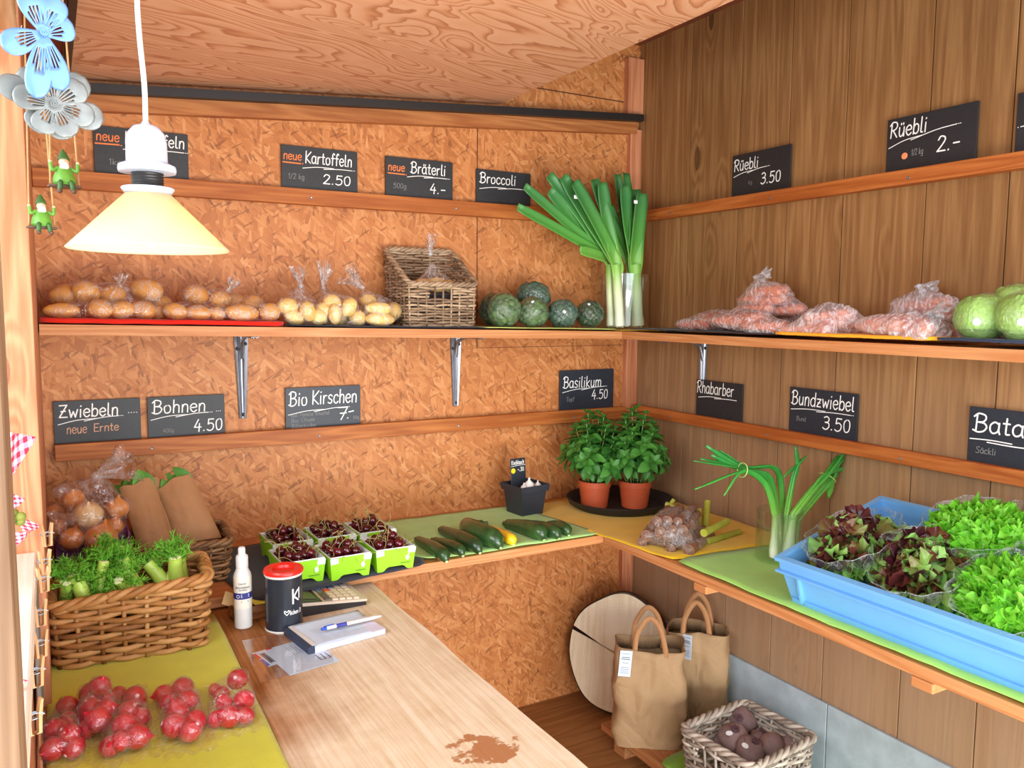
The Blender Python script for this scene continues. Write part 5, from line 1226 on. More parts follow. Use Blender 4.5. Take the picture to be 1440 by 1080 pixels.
LET_G = leaf_mat('lettuce_green', L(92, 190, 30), L(158, 232, 78), .42, .3, 26); LET_P = leaf_mat('lettuce_pale', L(120, 182, 84), L(170, 216, 122), .42, .3, 26)
def red_mat():
    t = NT('lettuce_red'); rnd = t.n('NewGeometry').outputs['Random Per Island']; n = t.noise(t.co(), 22, 3)
    f = t.math('ADD', t.math('MULTIPLY', rnd, .8), t.math('MULTIPLY', t.math('SUBTRACT', n, .5), .8))
    col = t.ramp(f, [(.12, L(62, 22, 30)), (.35, L(110, 52, 44)), (.55, L(118, 92, 52)), (.72, L(122, 158, 70)), (.95, L(158, 200, 106))])
    b = t.bsdf(Base_Color=col, Roughness=.35, Specular_IOR_Level=.5); tr = t.n('BsdfTranslucent', {'Color': col}).outputs[0]
    return t.done(t.n('MixShader', {0: .2, 1: b, 2: tr}).outputs[0])
LET_R = red_mat()
def frilly(b, o, d, n, ln, wd, rnd, fr=.3, waves=4, nu=14, nv=8, curl=.3, fan=1.2):
    """fan-shaped leaf with a ruffled, curled margin; fan = half opening angle"""
    d = d.normalized(); s = d.cross(n); s = s.normalized() if s.length > 1e-6 else d.orthogonal().normalized(); n = s.cross(d); ph = rnd.uniform(0, 6.28); vs = []
    kx = wd/(ln*math.sin(min(fan, PI/2)))
    for j in range(nv+1):
        v = j/nv
        for i in range(nu+1):
            u = i/nu*2-1; a = u*fan*(.55+.45*v)
            r = ln*v*(1+(.06*math.sin(u*6.5+ph)+.05*math.sin(u*17+ph*2))*v*v)*(1-.10*u*u)
            e = v**3
            q = fr*ln*e*(math.sin(u*waves*PI+ph)+.45*math.sin(u*waves*2.1*PI+ph*2))*.5
            back = .16*ln*max(0, v-.72)/.28*math.cos(u*waves*PI*.7+ph)
            vs.append(o+d*(r*math.cos(a)-abs(back)*.5)+s*(r*math.sin(a)*kx)+n*(-curl*ln*v*v+.12*ln*u*u*v+q+back*.4))
    b.add(vs, [(j*(nu+1)+i, j*(nu+1)+i+1, (j+1)*(nu+1)+i+1, (j+1)*(nu+1)+i) for j in range(nv) for i in range(nu)])
def lettuce(label, blabel, lx, ly, lz, R, axis, kind, seed, H=.15, bag=True):
    """head in an open cone bag; centre of the leafy top in crate coordinates"""
    c = CM @ Vector((lx, ly, lz)); A = Vector(axis).normalized(); rnd = random.Random(seed)
    H = min(H, (lz-.01)/max(.3, A.dot(CM.to_3x3() @ Vector((0, 0, 1)))))
    foot = c-A*H
    t = thing('lettuce', label, 'lettuce', foot, 0, 'lettuces in the crate')
    ax = A.orthogonal().normalized(); ay = A.cross(ax)
    def on(th, ph): return (ax*math.cos(th)+ay*math.sin(th))*math.sin(ph)+A*math.cos(ph)
    m = {'red': LET_R, 'green': LET_G}[kind]; b = MB(); b2 = MB()
    if kind == 'green':
        for k in range(210):
            f = math.sqrt((k+.5)/210); th = k*2.39996; q = on(th, f*1.42)
            base = A*(H-R*.50)+(q-A*q.dot(A))*R*.92+A*(q.dot(A)*R*.52)
            base += q*R*rnd.uniform(-.10, .05)
            tg = Vector((rnd.uniform(-1, 1), rnd.uniform(-1, 1), rnd.uniform(-1, 1))); tg = (tg-q*tg.dot(q)).normalized()
            L_ = R*rnd.uniform(.26, .40); nn = (q+tg*rnd.uniform(-.5, .5)).normalized()
            frilly(b, base-tg*L_*.5-nn*L_*.12, tg+nn*.35, nn, L_*.9, L_*.85, rnd, .42, 4.4, 28, 8, -.3, 1.7)
    else:
        for k in range(46):
            f = math.sqrt((k+.5)/46); th = k*2.39996+rnd.uniform(-.2, .2); ph = f*1.25
            d = on(th, ph*.9); base = A*(H*.35)+d*R*.15; L_ = R*rnd.uniform(.72, .98)*(1.0+.25*f)
            nn = A if ph > .5 else on(th+PI, .9)
            frilly(b2 if (k % 6 == 0 or (f > .75 and math.cos(th-seed) > .4)) else b, base, d, nn, L_*.95, L_*.60, rnd, .30, 4.2, 34, 12, .22, .95)
        for k in range(40):
            th = rnd.uniform(0, 6.28); ph = rnd.uniform(.1, 1.2); q = on(th, ph); base = A*(H-R*.62)+q*R*rnd.uniform(.5, .78); d = q+Vector((rnd.uniform(-.8, .8), rnd.uniform(-.8, .8), rnd.uniform(-.3, .8)))
            L_ = R*rnd.uniform(.22, .42); frilly(b2 if k % 6 == 0 else b, base, d, on(th+rnd.uniform(-1, 1), PI/2), L_*.95, L_*.85, rnd, .40, 3.6, 26, 8, .4, 1.35)
    b.build('leaves', m, t, ang=180)
    if b2.v: b2.build('green_leaves', LET_P, t, ang=180)
    core = MB().ico(A*(H*.45), (R*.62, R*.62, R*.62), 3, lambda q: 1+.15*noise.noise(q*4)); core.build('heart', LET_G if kind == 'green' else LET_P, t, ang=180)
    if bag:
        tb = thing('lettuce_bag', blabel, 'bag', foot, 0, 'open lettuce bags'); vs, fs = [], []; n, mm = 64, 16
        for j in range(mm+1):
            v = j/mm; rr = (R*.42+(R*1.10-R*.42)*v**.7)
            for k in range(n):
                th = 2*PI*k/n; w = 1+.035*math.sin(th*13+v*3+seed)*v+.05*noise.noise(Vector((math.cos(th)*3, math.sin(th)*3, v*5+seed)))
                h = (H*.02+(H*.92+R*.10*noise.noise(Vector((math.cos(th)*1.5, math.sin(th)*1.5, seed))))*v)
                vs.append((ax*math.cos(th)+ay*math.sin(th))*rr*w+A*h)
        for j in range(mm):
            for k in range(n): fs.append((j*n+k, j*n+(k+1) % n, (j+1)*n+(k+1) % n, (j+1)*n+k))
        fs.append(tuple(range(n-1, -1, -1)))
        MB().add(vs, fs).build('film', FILM_SALAD, tb, ang=180)
        MB().tube([Vector(vs[mm*n+(k % n)]) for k in range(n+1)], .0014, 5, False).build('film_edge', FILM_SALAD, tb, ang=180)
lettuce('red oak-leaf lettuce nearest the spring onions', 'open clear bag round the leftmost red lettuce', .135, -.115, .165, .108, (-.42, .12, .88), 'red', 41)
lettuce('red and green lettuce in the middle of the crate', 'open clear bag round the middle red lettuce', .125, -.305, .160, .110, (-.45, -.02, .88), 'red', 42)
lettuce('frilly green lettuce at the back of the crate', 'open clear bag round the back green lettuce', .290, -.335, .185, .112, (-.32, .0, .92), 'green', 43)
lettuce('frilly green lettuce at the front right of the crate', 'open clear bag round the front right green lettuce', .120, -.510, .155, .114, (-.45, -.05, .88), 'green', 44)
lettuce('dark red lettuce at the right picture edge behind the front green one', 'open clear bag round the red lettuce at the picture edge', .300, -.535, .175, .098, (-.35, .0, .9), 'red', 45)
# ------------------------------------------------------------------ things on the table
RUN = cloth_mat('lime_runner', L(206, 204, 60), 1)
cloth('lime yellow ribbed runner on the table under fennel basket and radishes', [(-2.079, -1.9), (-1.737, -1.9), (-1.718, -.535), (-2.079, -.535)], lambda x: ZT, RUN, .0014, .0008, 'folded cloths', 51, None, 'table_runner', 'cloth', .003)
# fennel basket, turned a little
fb = Vector((-1.911, -.640, ZT+.0035))
wicker_basket('large brown wicker basket of fennel on the lime runner', fb, math.radians(-4), .292, .176, lambda x, y: .148+.012*(x/.15), WK_BROWN, 1.08, .0064, .0112, .042, .028, rimr=.0085)
FEN = plain('fennel_bulb', L(226, 230, 160), .42, .1, 25); FSTK = plain('fennel_stalk', L(176, 204, 84), .42, .12, 30, .1); FCUT = plain('fennel_cut', L(236, 234, 186), .6, .06, 60)
FROND = leaf_mat('fennel_frond', L(88, 172, 40), L(150, 222, 76), .5, .2, 40)
def fennel(label, loc, d, r, stalks, seed, nf=26):
    """bulb with cut stalks and feathery fronds; d = direction of the stalks"""
    rnd = random.Random(seed); t = thing('fennel', label, 'fennel', loc, 0, 'fennel bulbs in the basket'); d = Vector(d).normalized()
    q = d.to_track_quat('Z', 'Y').to_matrix().to_4x4()
    b = MB()
    for k in range(4):
        b.ico((0, 0, 0), (r*(1-.1*k), r*(.72-.06*k), r*(1.05+.09*k)), 3, lambda v: 1+.05*math.sin(8*math.atan2(v.y, v.x)), q @ Matrix.Rotation(k*.5, 4, 'Z'))
    b.build('bulb', FEN, t, ang=180)
    ax = d.orthogonal().normalized(); ay = d.cross(ax); fr = MB()
    for k in range(stalks):
        a = k*2*PI/stalks+rnd.uniform(-.3, .3); o = (ax*math.cos(a)*r*.5+ay*math.sin(a)*r*.35)+d*r*.7
        e = o+(d+(ax*math.cos(a)+ay*math.sin(a))*.45).normalized()*rnd.uniform(.05, .085); rr = rnd.uniform(.010, .0145)
        MB().tube([o-d*.015, o.lerp(e, .5), e], [rr*1.35, rr*1.1, rr], 14).build('stalk', FSTK, t, ang=60)
        MB().tube([e, e+(e-o).normalized()*.001], [rr*.9, rr*.85], 14).build('cut_end', FCUT, t, ang=30)
        for f in range(nf//stalks+1):
            p = o.lerp(e, rnd.uniform(.3, .95)); dr = (d*.5+Vector((rnd.uniform(-1, 1), rnd.uniform(-1, .8), rnd.uniform(.1, 1.0)))).normalized(); Lf = rnd.uniform(.035, .06)
            mid = p+dr*Lf*.55; en = p+dr*Lf+Vector((rnd.uniform(-.02, .02), rnd.uniform(-.02, .02), -.012)); pth = catmull([p, mid, en], 6); fr.tube(pth, .0009, 4)
            for h in range(13):
                c = pth[min(len(pth)-1, 2+h*(len(pth)-2)//13)]; dd = (dr*.8+Vector((rnd.uniform(-1, 1), rnd.uniform(-1, 1), rnd.uniform(-.6, .9)))).normalized(); L2 = rnd.uniform(.014, .028)
                fr.tube([c, c+dd*L2*.6, c+dd*L2+Vector((0, 0, -.003))], [.0010, .0009, .0005], 3)
                for g in range(3):
                    c2 = c+dd*L2*rnd.uniform(.2, .8); d2 = (dd+Vector((rnd.uniform(-1, 1), rnd.uniform(-1, 1), rnd.uniform(-1, 1)))).normalized(); fr.tube([c2, c2+d2*L2*.6], [.0009, .0005], 3)
    fr.build('fronds', FROND, t, ang=180)
zf = ZT+.108
fennel('fennel with three cut stalks pointing up at the left of the basket', Vector((-1.985, -.675, zf)), (-.1, .3, .9), .040, 4, 61, 26)
fennel('fennel at the very left end of the basket, its stalk lying flat', Vector((-2.03, -.62, zf-.006)), (.3, -.5, .55), .036, 3, 62, 22)
fennel('fennel in the middle of the basket with one thick cut stalk facing up', Vector((-1.905, -.655, zf)), (-.5, -.1, .7), .042, 3, 63, 18)
fennel('fennel at the back of the basket under the fronds', Vector((-1.93, -.585, zf)), (-.3, .1, .9), .038, 3, 64, 28)
fennel('fennel at the right end of the basket with a pale upright stalk', Vector((-1.815, -.635, zf)), (-.2, .2, .9), .040, 3, 65, 20)
# purple box and onions
PURP = plain('purple_card', L(116, 58, 110), .7, .08, 30)
xb0, xb1, yb0, yb1 = -2.055, at_y(183, 770, -.34).x, -.40, -.10
b = MB(); openbox(b, xb0, xb1, yb0, yb1, 0, .082, .004, .003)
xr = at_y(183, 770, -.34).x; b.box((xr-.004, -.345, 0), (xr, -.12, .155), bev=.001).box((xb0, -.30, .082), (xr, -.297, .15)); o = b.build('box', PURP, smooth=False); o.location = (0, 0, ZC+.0005); tag(o, 'purple box holding the bagged onions, behind the fennel basket', 'box')
ONI = skin_mat('onion_skin', L(192, 106, 40), L(228, 150, 76), .32, 10, L(150, 76, 34), .3, .12, (5, 5, 1.2)); ONP = skin_mat('onion_pale', L(204, 160, 104), L(226, 190, 140), .4, 10, L(180, 130, 80), .2, .12, (5, 5, 1.2))
def onion_prof(): return [(0, -.92), (.12, -.93), (.45, -.84), (.8, -.55), (.98, -.1), (.96, .25), (.78, .6), (.5, .83), (.24, .98), (.12, 1.16), (.08, 1.34), (0, 1.36)]
ONM = [make_mesh(MB().lathe(onion_prof(), 28, None, True, lambda p, a: (p[0]*(1+.02*math.cos(5*a)), p[1]*(1+.02*math.sin(4*a)), p[2])), 'onion', m) for m in (ONI, ONP)]
oit = []
for (px, py, y, rp, k, lab) in ((104, 702, -.26, 15, 0, 'topmost brown onion in the bag'), (124, 724, -.33, 20, 1, 'pale onion in the middle of the bag'), (165, 715, -.27, 16, 0, 'onion at the right edge of the bag, high up'), (142, 757, -.36, 22, 0, 'largest brown onion at the front right of the bag'), (101, 758, -.35, 17, 0, 'brown onion at the front left of the bag'), (80, 743, -.29, 14, 0, 'small onion at the far left of the bag'), (160, 742, -.28, 15, 0, 'onion behind the largest one, right side of the bag'), (76, 722, -.24, 13, 0, 'dark onion hidden at the left behind the bag end')):
    c = at_y(px, py, y); r = rp*px_m(c); R = Euler((U(-.5, .5), U(-.6, .6), U(0, 6)))
    o = bpy.data.objects.new('onion', ONM[k]); COL.objects.link(o); o.location = c; o.rotation_euler = R; o.scale = (r, r, r*.92); tag(o, lab, 'onion', 'onions in the bag')
    oit.append((c, (r, r, r), None))
nk = at_y(136, 668, -.28)
ob = film_bag('onion_bag', 'large clear bag of onions with a wide loose top, beside the left wall', oit[:4]+oit[6:7]+[(Vector(at_y(105, 690, -.27)), (.05, .03, .02), None)], nk, FILM_ONION, ZC+.085, group=None, tail=(.75, 0, .25), tail_len=.085, tail_w=.05, wr=.007, seed=8, neck_r=.012)
o2 = film_bag('onion_bag', 'second onion bag with its twisted end pointing at the viewer, far left', oit[4:6]+oit[7:8], at_y(72, 722, -.36), FILM_ONION, ZC+.085, group=None, tail=(.5, -.7, -.5), tail_len=.06, tail_w=.03, wr=.006, seed=9)
# bean basket with paper sacks
bb = Vector((-1.765, -.285, ZC+.0045))
wicker_basket('dark wicker basket of paper sacks behind the fennel basket', bb, math.radians(-2), .225, .205, lambda x, y: .105, WK_DARK, 1.10, .0046, .0092, .036, .03, rimr=.007)
def crumple_mat(name, c):
    t_ = NT(name); co = t_.co(); a = t_.noise(co, 4.2, 3, .5, .8); b_ = t_.noise(t_.map(co, (1, 1, 1), (.4, .8, .2)), 8, 2, .5, 1.0)
    h = t_.math('ADD', t_.math('ABSOLUTE', t_.math('SUBTRACT', a, .5)), t_.math('MULTIPLY', t_.math('ABSOLUTE', t_.math('SUBTRACT', b_, .5)), .5))
    col = t_.ramp(t_.noise(co, 30, 4), [(.3, tuple(x*.92 for x in c[:3])+(1,)), (.7, c)])
    return t_.done(t_.bsdf(Base_Color=col, Roughness=.7, Specular_IOR_Level=.3, Normal=t_.bump(h, .5, .04)))
KRAFT = crumple_mat('kraft_paper', L(166, 120, 80)); KRAFT2 = crumple_mat('kraft_paper_bag', L(164, 134, 98))
BEAN = leaf_mat('bean_leaf', L(64, 128, 44), L(116, 176, 78), .5, .2, 30)
def sack(label, blpx, brpx, trpx, tlpx, yb, yt, seed, leaves=True):
    bl, br, tr, tl = at_y(*blpx, yb), at_y(*brpx, yb), at_y(*trpx, yt), at_y(*tlpx, yt); o = (bl+br)/2
    t = thing('paper_sack', label, 'sack', o, 0, 'paper sacks of beans'); n = ((br-bl).cross(tl-bl)).normalized()
    if n.y > 0: n = -n
    b = MB(); nu, nv = 16, 18
    for sgn in (1, -1):
        def fn(u, v):
            p = bl.lerp(br, u).lerp(tl.lerp(tr, u), v)-o
            puff = .026*math.sin(PI*u)**.6*(.55+.45*math.sin(PI*min(1, v*1.1)))
            cr = .0035*noise.noise(Vector((u*4+seed, v*4, sgn)))+.003*abs(noise.noise(Vector((u*7, v*3+seed, sgn))))
            return p+n*(sgn*puff+cr*math.sin(PI*u)) + (tl-bl).normalized()*(.004*math.sin(u*9+seed) if v > .98 else 0)
        b.grid(fn, nu, nv) if sgn > 0 else b.grid(lambda u, v: fn(1-u, v), nu, nv)
    b.build('paper', KRAFT, t, ang=50)
    if leaves:
        lf = MB(); up = (tl-bl).normalized(); sd = (tr-tl)
        for k in range(16):
            p = tl+sd*U(.08, .92)-o-up*.03; d = up+sd.normalized()*U(-.5, .5)+n*U(-.3, .5); leaf(lf, p, d, n, U(.05, .075), U(.009, .02), .3, .2)
        lf.build('bean_leaves', BEAN, t, ang=180)
sack('left paper sack of beans, creased and narrow', (196, 775), (246, 768), (216, 672), (168, 688), -.32, -.24, 1)
sack('folded paper sack squeezed behind the left one', (218, 772), (262, 766), (228, 672), (196, 680), -.28, -.20, 2, False)
sack('right paper sack of beans with leaves on top, widest of the three', (248, 768), (312, 756), (268, 664), (216, 690), -.30, -.225, 3)
# spray bottle
WPL = plain('white_plastic', L(216, 215, 210), .35, .03, 10); PRB = plain('blue_print', L(44, 48, 128), .5, .04); PRG = plain('grey_print', L(96, 100, 110), .6, .04)
sp0 = Vector((-1.671, -.652, ZT+.0005)); SR = .0205
t = thing('spray_bottle', 'slim white spray bottle with a blue label band, left of the red-lidded can', 'bottle', sp0)
MB().lathe([(0, .001), (SR-.003, 0), (SR, .003), (SR, .120), (SR-.001, .132), (SR-.006, .142), (.0135, .147), (0, .1475)], 36).build('body', WPL, t)
MB().lathe([(.0142, .1478), (.0142, .170), (.0132, .175), (.0098, .177), (.0085, .179), (.0085, .190), (.0075, .194), (.006, .1955), (0, .1958)], 28).build('spray_head', WPL, t)
MB().tube([(0, -.008, .187), (0, -.0105, .187)], .002, 8).build('nozzle', WPL, t)
def curved(b, R, items, a0):
    """wrap flat x,z strokes on a cylinder of radius R, x=0 at azimuth a0"""
    b.v = [((R-y*1.0)*math.cos(a0+x/R), (R-y)*math.sin(a0+x/R), z) for x, y, z in b.v]; return b
A0 = math.atan2(CAM.y-sp0.y, CAM.x-sp0.x)
lb = MB().lathe([(SR+.0004, .050), (SR+.0004, .128)], 36, None, False); lb.build('paper_label', plain('cream_label', L(232, 226, 210), .5, .03), t)
MB().lathe([(SR+.0006, .074), (SR+.0006, .089)], 36, None, False).build('blue_band', PRB, t)
b = MB()
for (s, x, z, h, w) in (('hand', -.009, .110, .005, .016), ('desinfektion', -.0165, .1005, .0055, .032), ('mittel', -.008, .095, .004, .018)): write(b, s, x, z, h, .0007, w, .0)
for z in (.067, .070): stroke(b, [(-.004, z), (.013, z)], .0009)
curved(b, SR+.0006, None, A0).build('label_print', PRG, t, smooth=False)
b = MB()
for z in (.0855, .0825, .0795): stroke(b, [(-.004, z), (.015, z)], .0010)
stroke(b, [(-.011+.0035*math.cos(k*.5), .0815+.0035*math.sin(k*.5)) for k in range(13)], .001); curved(b, SR+.0008, None, A0).build('band_print', CHALK, t, smooth=False)
# wooden block bowl with cards
WB = wood('block_wood', L(176, 116, 62), L(112, 64, 30), 'x', .5, 1.2)
o = MB().lathe([(0, 0), (.048, .001), (.053, .006), (.055, .030), (.053, .036), (.049, .036), (.047, .012), (0, .010)], 40, Matrix.Diagonal((1.2, .8, 1, 1))).build('wooden_dish', WB); o.location = (-1.628, -.585, ZT+.0005); tag(o, 'small oval wooden dish behind the white spray bottle', 'dish')
o = MB().box((-.024, -.0006, -.016), (.024, .0006, .016)).build('paper_card', plain('cream_card', L(226, 196, 140), .7, .04), smooth=False); o.location = (-1.682, -.585, ZT+.046); o.rotation_euler = (-.5, .45, 0); tag(o, 'cream paper card standing in the wooden dish', 'card')
o = MB().box((-.022, -.016, -.0006), (.022, .016, .0006)).build('paper_note', plain('yellow_note', L(226, 226, 90), .7, .04), smooth=False); o.location = (-1.618, -.59, ZT+.034); o.rotation_euler = (.15, .1, .3); tag(o, 'yellow paper note lying in the wooden dish', 'note')
# can with red lid
cn = Vector((-1.586, -.700, ZT+.0005)); CR = .0432
t = thing('donation_can', 'dark round can with a red lid and white lettering on the table', 'can', cn)
REDP = plain('red_plastic', L(226, 40, 30), .3, .04, 10); DARKB = plain('dark_blue_print', L(40, 46, 56), .25, .25, 9)
MB().lathe([(0, .004), (CR, .004), (CR, .132), (0, .132)], 48).build('body', DARKB, t, ang=30)
MB().lathe([(CR+.0005, 0), (CR+.0018, .002), (CR+.0005, .005)], 48, None, False).build('bottom_ring', WPL, t); MB().lathe([(CR+.0005, .130), (CR+.0018, .133), (CR+.0005, .136)], 48, None, False).build('top_ring', WPL, t)
MB().lathe([(CR+.0005, .135), (CR+.0032, .137), (CR+.0036, .142), (CR+.001, .146), (CR*.72, .1468), (CR*.6, .144), (CR*.55, .138), (0, .137)], 48).build('lid', REDP, t)
A1 = math.atan2(CAM.y-cn.y, CAM.x-cn.x)
b = MB(); stroke(b, [(.021, .103), (.021, .070)], .0042); stroke(b, [(.034, .100), (.0235, .086), (.035, .076)], .0038); stroke(b, [(.038, .104), (.038, .080)], .0034)
hx, hz_ = .006, .047
stroke(b, [(v.x, v.y) for v in catmull([(hx, hz_-.003, 0), (hx-.0055, hz_+.004, 0), (hx-.004, hz_+.008, 0), (hx, hz_+.0045, 0), (hx+.004, hz_+.0085, 0), (hx+.0055, hz_+.004, 0), (hx, hz_-.003, 0)], 4)], .0018)
write(b, 'lichen D', .013, .044, .010, .0012, .030, .05); curved(b, CR+.0004, None, A1).build('lettering', CHALK, t, smooth=False)
# calculator: low end at the right, display at the left
cl = Vector((-1.452, -.585, ZT+.0005)); CALB = plain('calculator_beige', L(216, 200, 180), .45, .03, 20); CALD = plain('calculator_black', L(38, 36, 38), .4, .08, 20); DISP = plain('calculator_display', L(84, 72, 66), .35, .06, 10)
t = thing('calculator', 'desk calculator with beige keys behind the red-lidded can', 'calculator', cl, math.radians(2))
def slab(b, x0, x1, y0, y1, z00, z01, z10, z11): b.add([(x0,y0,z00),(x1,y0,z10),(x1,y1,z10),(x0,y1,z00),(x0,y0,z01),(x1,y0,z11),(x1,y1,z11),(x0,y1,z01)], [(0,3,2,1),(4,5,6,7),(0,1,5,4),(1,2,6,5),(2,3,7,6),(3,0,4,7)]); return b
slab(MB(), -.088, .084, -.072, .072, 0, .028, 0, .010).build('base', CALD, t, smooth=False)
slab(MB(), -.089, .086, -.074, .074, .0281, .036, .0101, .016).build('face_plate', CALB, t, smooth=False)
zt = lambda x: .036+(.016-.036)*(x+.089)/.175
slab(MB(), -.086, -.030, -.070, .070, zt(-.086)+.0001, zt(-.086)+.004, zt(-.030)+.0001, zt(-.030)+.001).build('display_hood', CALD, t, smooth=False)
slab(MB(), -.078, -.040, -.052, .060, zt(-.078)+.0041, zt(-.078)+.0046, zt(-.04)+.0022, zt(-.04)+.0026).build('display', DISP, t, smooth=False)
KB = plain('key_beige', L(232, 214, 194), .45, .03); KN = plain('key_blue_grey', L(104, 124, 150), .45, .05); KO = plain('key_orange', L(232, 110, 62), .45, .03); KG = plain('key_grey', L(110, 104, 96), .45, .05)
for i in range(5):
    for j in range(6):
        x = -.014+i*.0185; y = -.058+j*.0225; m = KB
        if i == 0: m = KG if j < 3 else KN
        elif j == 5: m = KN
        elif j == 4 and i < 3: m = KN
        elif j == 3 and i == 1: m = KO
        bk = MB(); slab(bk, x-.0072, x+.0072, y-.0085, y+.0085, zt(x-.0072)+.0001, zt(x-.0072)+.0042, zt(x+.0072)+.0001, zt(x+.0072)+.0042); bk.build('key', m, t, smooth=False)
# note pad with pen
PAPER = plain('blue_white_paper', L(200, 216, 232), .6, .02, 8); PADE = plain('page_edge', L(214, 214, 232), .7, .04, 60); NAVYB = plain('navy_board', L(44, 56, 82), .5, .06)
pf = at_z(436, 921, ZT); pr = at_z(542, 892, ZT+.0); ex = (pr-pf); ex.z = 0; Wp = ex.length; ex.normalize(); ey = Vector((-ex.y, ex.x, 0))
t = thing('note_pad', 'pale note pad with a dark spine lying in front of the can', 'notepad', pf+Vector((0, 0, .0012)), math.atan2(ex.y, ex.x))
Dp = .137
MB().box((.012, 0, .0), (Wp, Dp, .013)).build('pages', PADE, t, smooth=False)
MB().grid(lambda u, v: (.010+(Wp-.010)*u, Dp*v, .0136+.0035*max(0, v-.62)**2*8+.0008*math.sin(u*5)), 12, 12).build('top_sheet', PAPER, t, ang=180, thick=.0004)
MB().box((-.004, -.001, 0), (.0115, Dp+.001, .0165), bev=.0015).build('spine', NAVYB, t, smooth=False); MB().box((.006, .002, .0167), (.017, Dp-.002, .0178), bev=.0004).build('perforated_stub', WPL, t, smooth=False)
b = MB()
for i in range(9):
    zl = .018+i*.0088
    for k in range(3+(i % 3)): stroke(b, [(.04+k*.026+.003*(i % 2), zl), (.04+k*.026+.003*(i % 2)+.016, zl)], .0011)
b.v = [(x, z, .0149+.0008*math.sin(max(0,(x-.010))/(Wp-.010)*5)+.0035*max(0, z/Dp-.62)**2*8) for x, y, z in b.v]; b.f = [tuple(f) for f in b.f]; b.build('faint_print', plain('faint_print', L(176, 196, 214), .7, .02), t, smooth=False)
pe0 = at_z(452, 885, ZT+.026); pe1 = at_z(537, 866, ZT+.023)
t = thing('ballpoint_pen', 'white ballpoint pen with blue clip lying on the note pad', 'pen', pe0); d = pe1-pe0; ln = d.length; d.normalize(); PB = plain('pen_blue', L(38, 84, 200), .35, .04)
MB().tube([d*.012, d*.02, d*(ln-.02), d*(ln-.004), d*ln], [.0040, .0046, .0046, .0030, .0008], 14).build('barrel', WPL, t); MB().tube([d*.0, d*.012], [.0035, .0038], 12).build('push_end', PB, t)
MB().tube([d*.006+Vector((0, 0, .005)), d*.030+Vector((0, 0, .0065))], .0012, 6).build('clip', PB, t); MB().tube([d*.036, d*.062], .00475, 14).build('printed_band', plain('pen_print', L(60, 66, 160), .4), t)
# payment cards under a clear sheet
def flatcard(name, label, TLp, TRp, BLp, cat, z, mat, seed, paint):
    tl, tr, bl = at_z(*TLp, z), at_z(*TRp, z), at_z(*BLp, z); ex = (tr-tl); w = ex.length; ex.normalize(); h = (bl-tl).length; ey = Vector((-ex.y, ex.x, 0))
    o = MB().box((0, 0, 0), (w, h, .0004)).build(name, mat, smooth=False); o.matrix_world = basis(tl-ey*h, ex, ey, (0, 0, 1)); tag(o, label, cat)
    for nm, m, fn in paint:
        b = MB(); fn(b, w, h); b.v = [(x, zz, .0005-y*.1) for x, y, zz in b.v]; b.build(nm, m, o, smooth=False)
    return o
INK = plain('black_ink', L(34, 30, 40), .6)
def pr1(b, w, h):
    for k in range(2): stroke(b, [(.012+k*.009, h*.16), (.012+k*.009, h*.84)], .0022)
    stroke(b, [(.0165, h*.2), (.0165, h*.8)], .0045)
    for k in range(4): stroke(b, [(w*.55+k*.006, h*.2), (w*.55+k*.006, h*(.8-.1*(k % 2)))], .0009)
def pr2(b, w, h):
    for k in range(3): stroke(b, [(w*.74+.011*k, h*.36), (w*.74+.011*k, h*.72)], .0024)
    stroke(b, [(w*.74, h*.36), (w*.74+.022, h*.36)], .0018)
def prr(b, w, h): b.box((-.0005, -.001, h*.55), (.006, 0, h*.92)).box((w*.25, -.001, h-.006), (w*.36, 0, h))
def prb(b, w, h): b.box((-.0005, -.001, h*.05), (.006, 0, h*.5))
flatcard('payment_card', 'pale blue card with black bars, half under the note pad', (354, 919), (428, 898), (364, 941), 'card', ZT+.0006, PAPER, 1, [('black_bars', INK, pr1), ('red_mark', REDP, prr), ('blue_mark', PB, prb)])
flatcard('payment_card', 'pale blue card in front of the note pad with a small black emblem', (386, 931), (455, 912), (400, 952), 'card', ZT+.0011, PAPER, 2, [('black_emblem', INK, pr2)])
a, b_, c_, d_ = at_z(340, 902, ZT), at_z(455, 880, ZT), at_z(470, 932, ZT), at_z(366, 962, ZT)
o = MB().add([(p.x, p.y, ZT+.0020) for p in (d_, c_, b_, a)], [(0, 1, 2, 3)]).build('clear_sleeve', film_mat('sleeve_film', .0, .02, 6, bump=.1), smooth=False, thick=.0003); tag(o, 'clear plastic sleeve covering the two payment cards', 'sleeve')
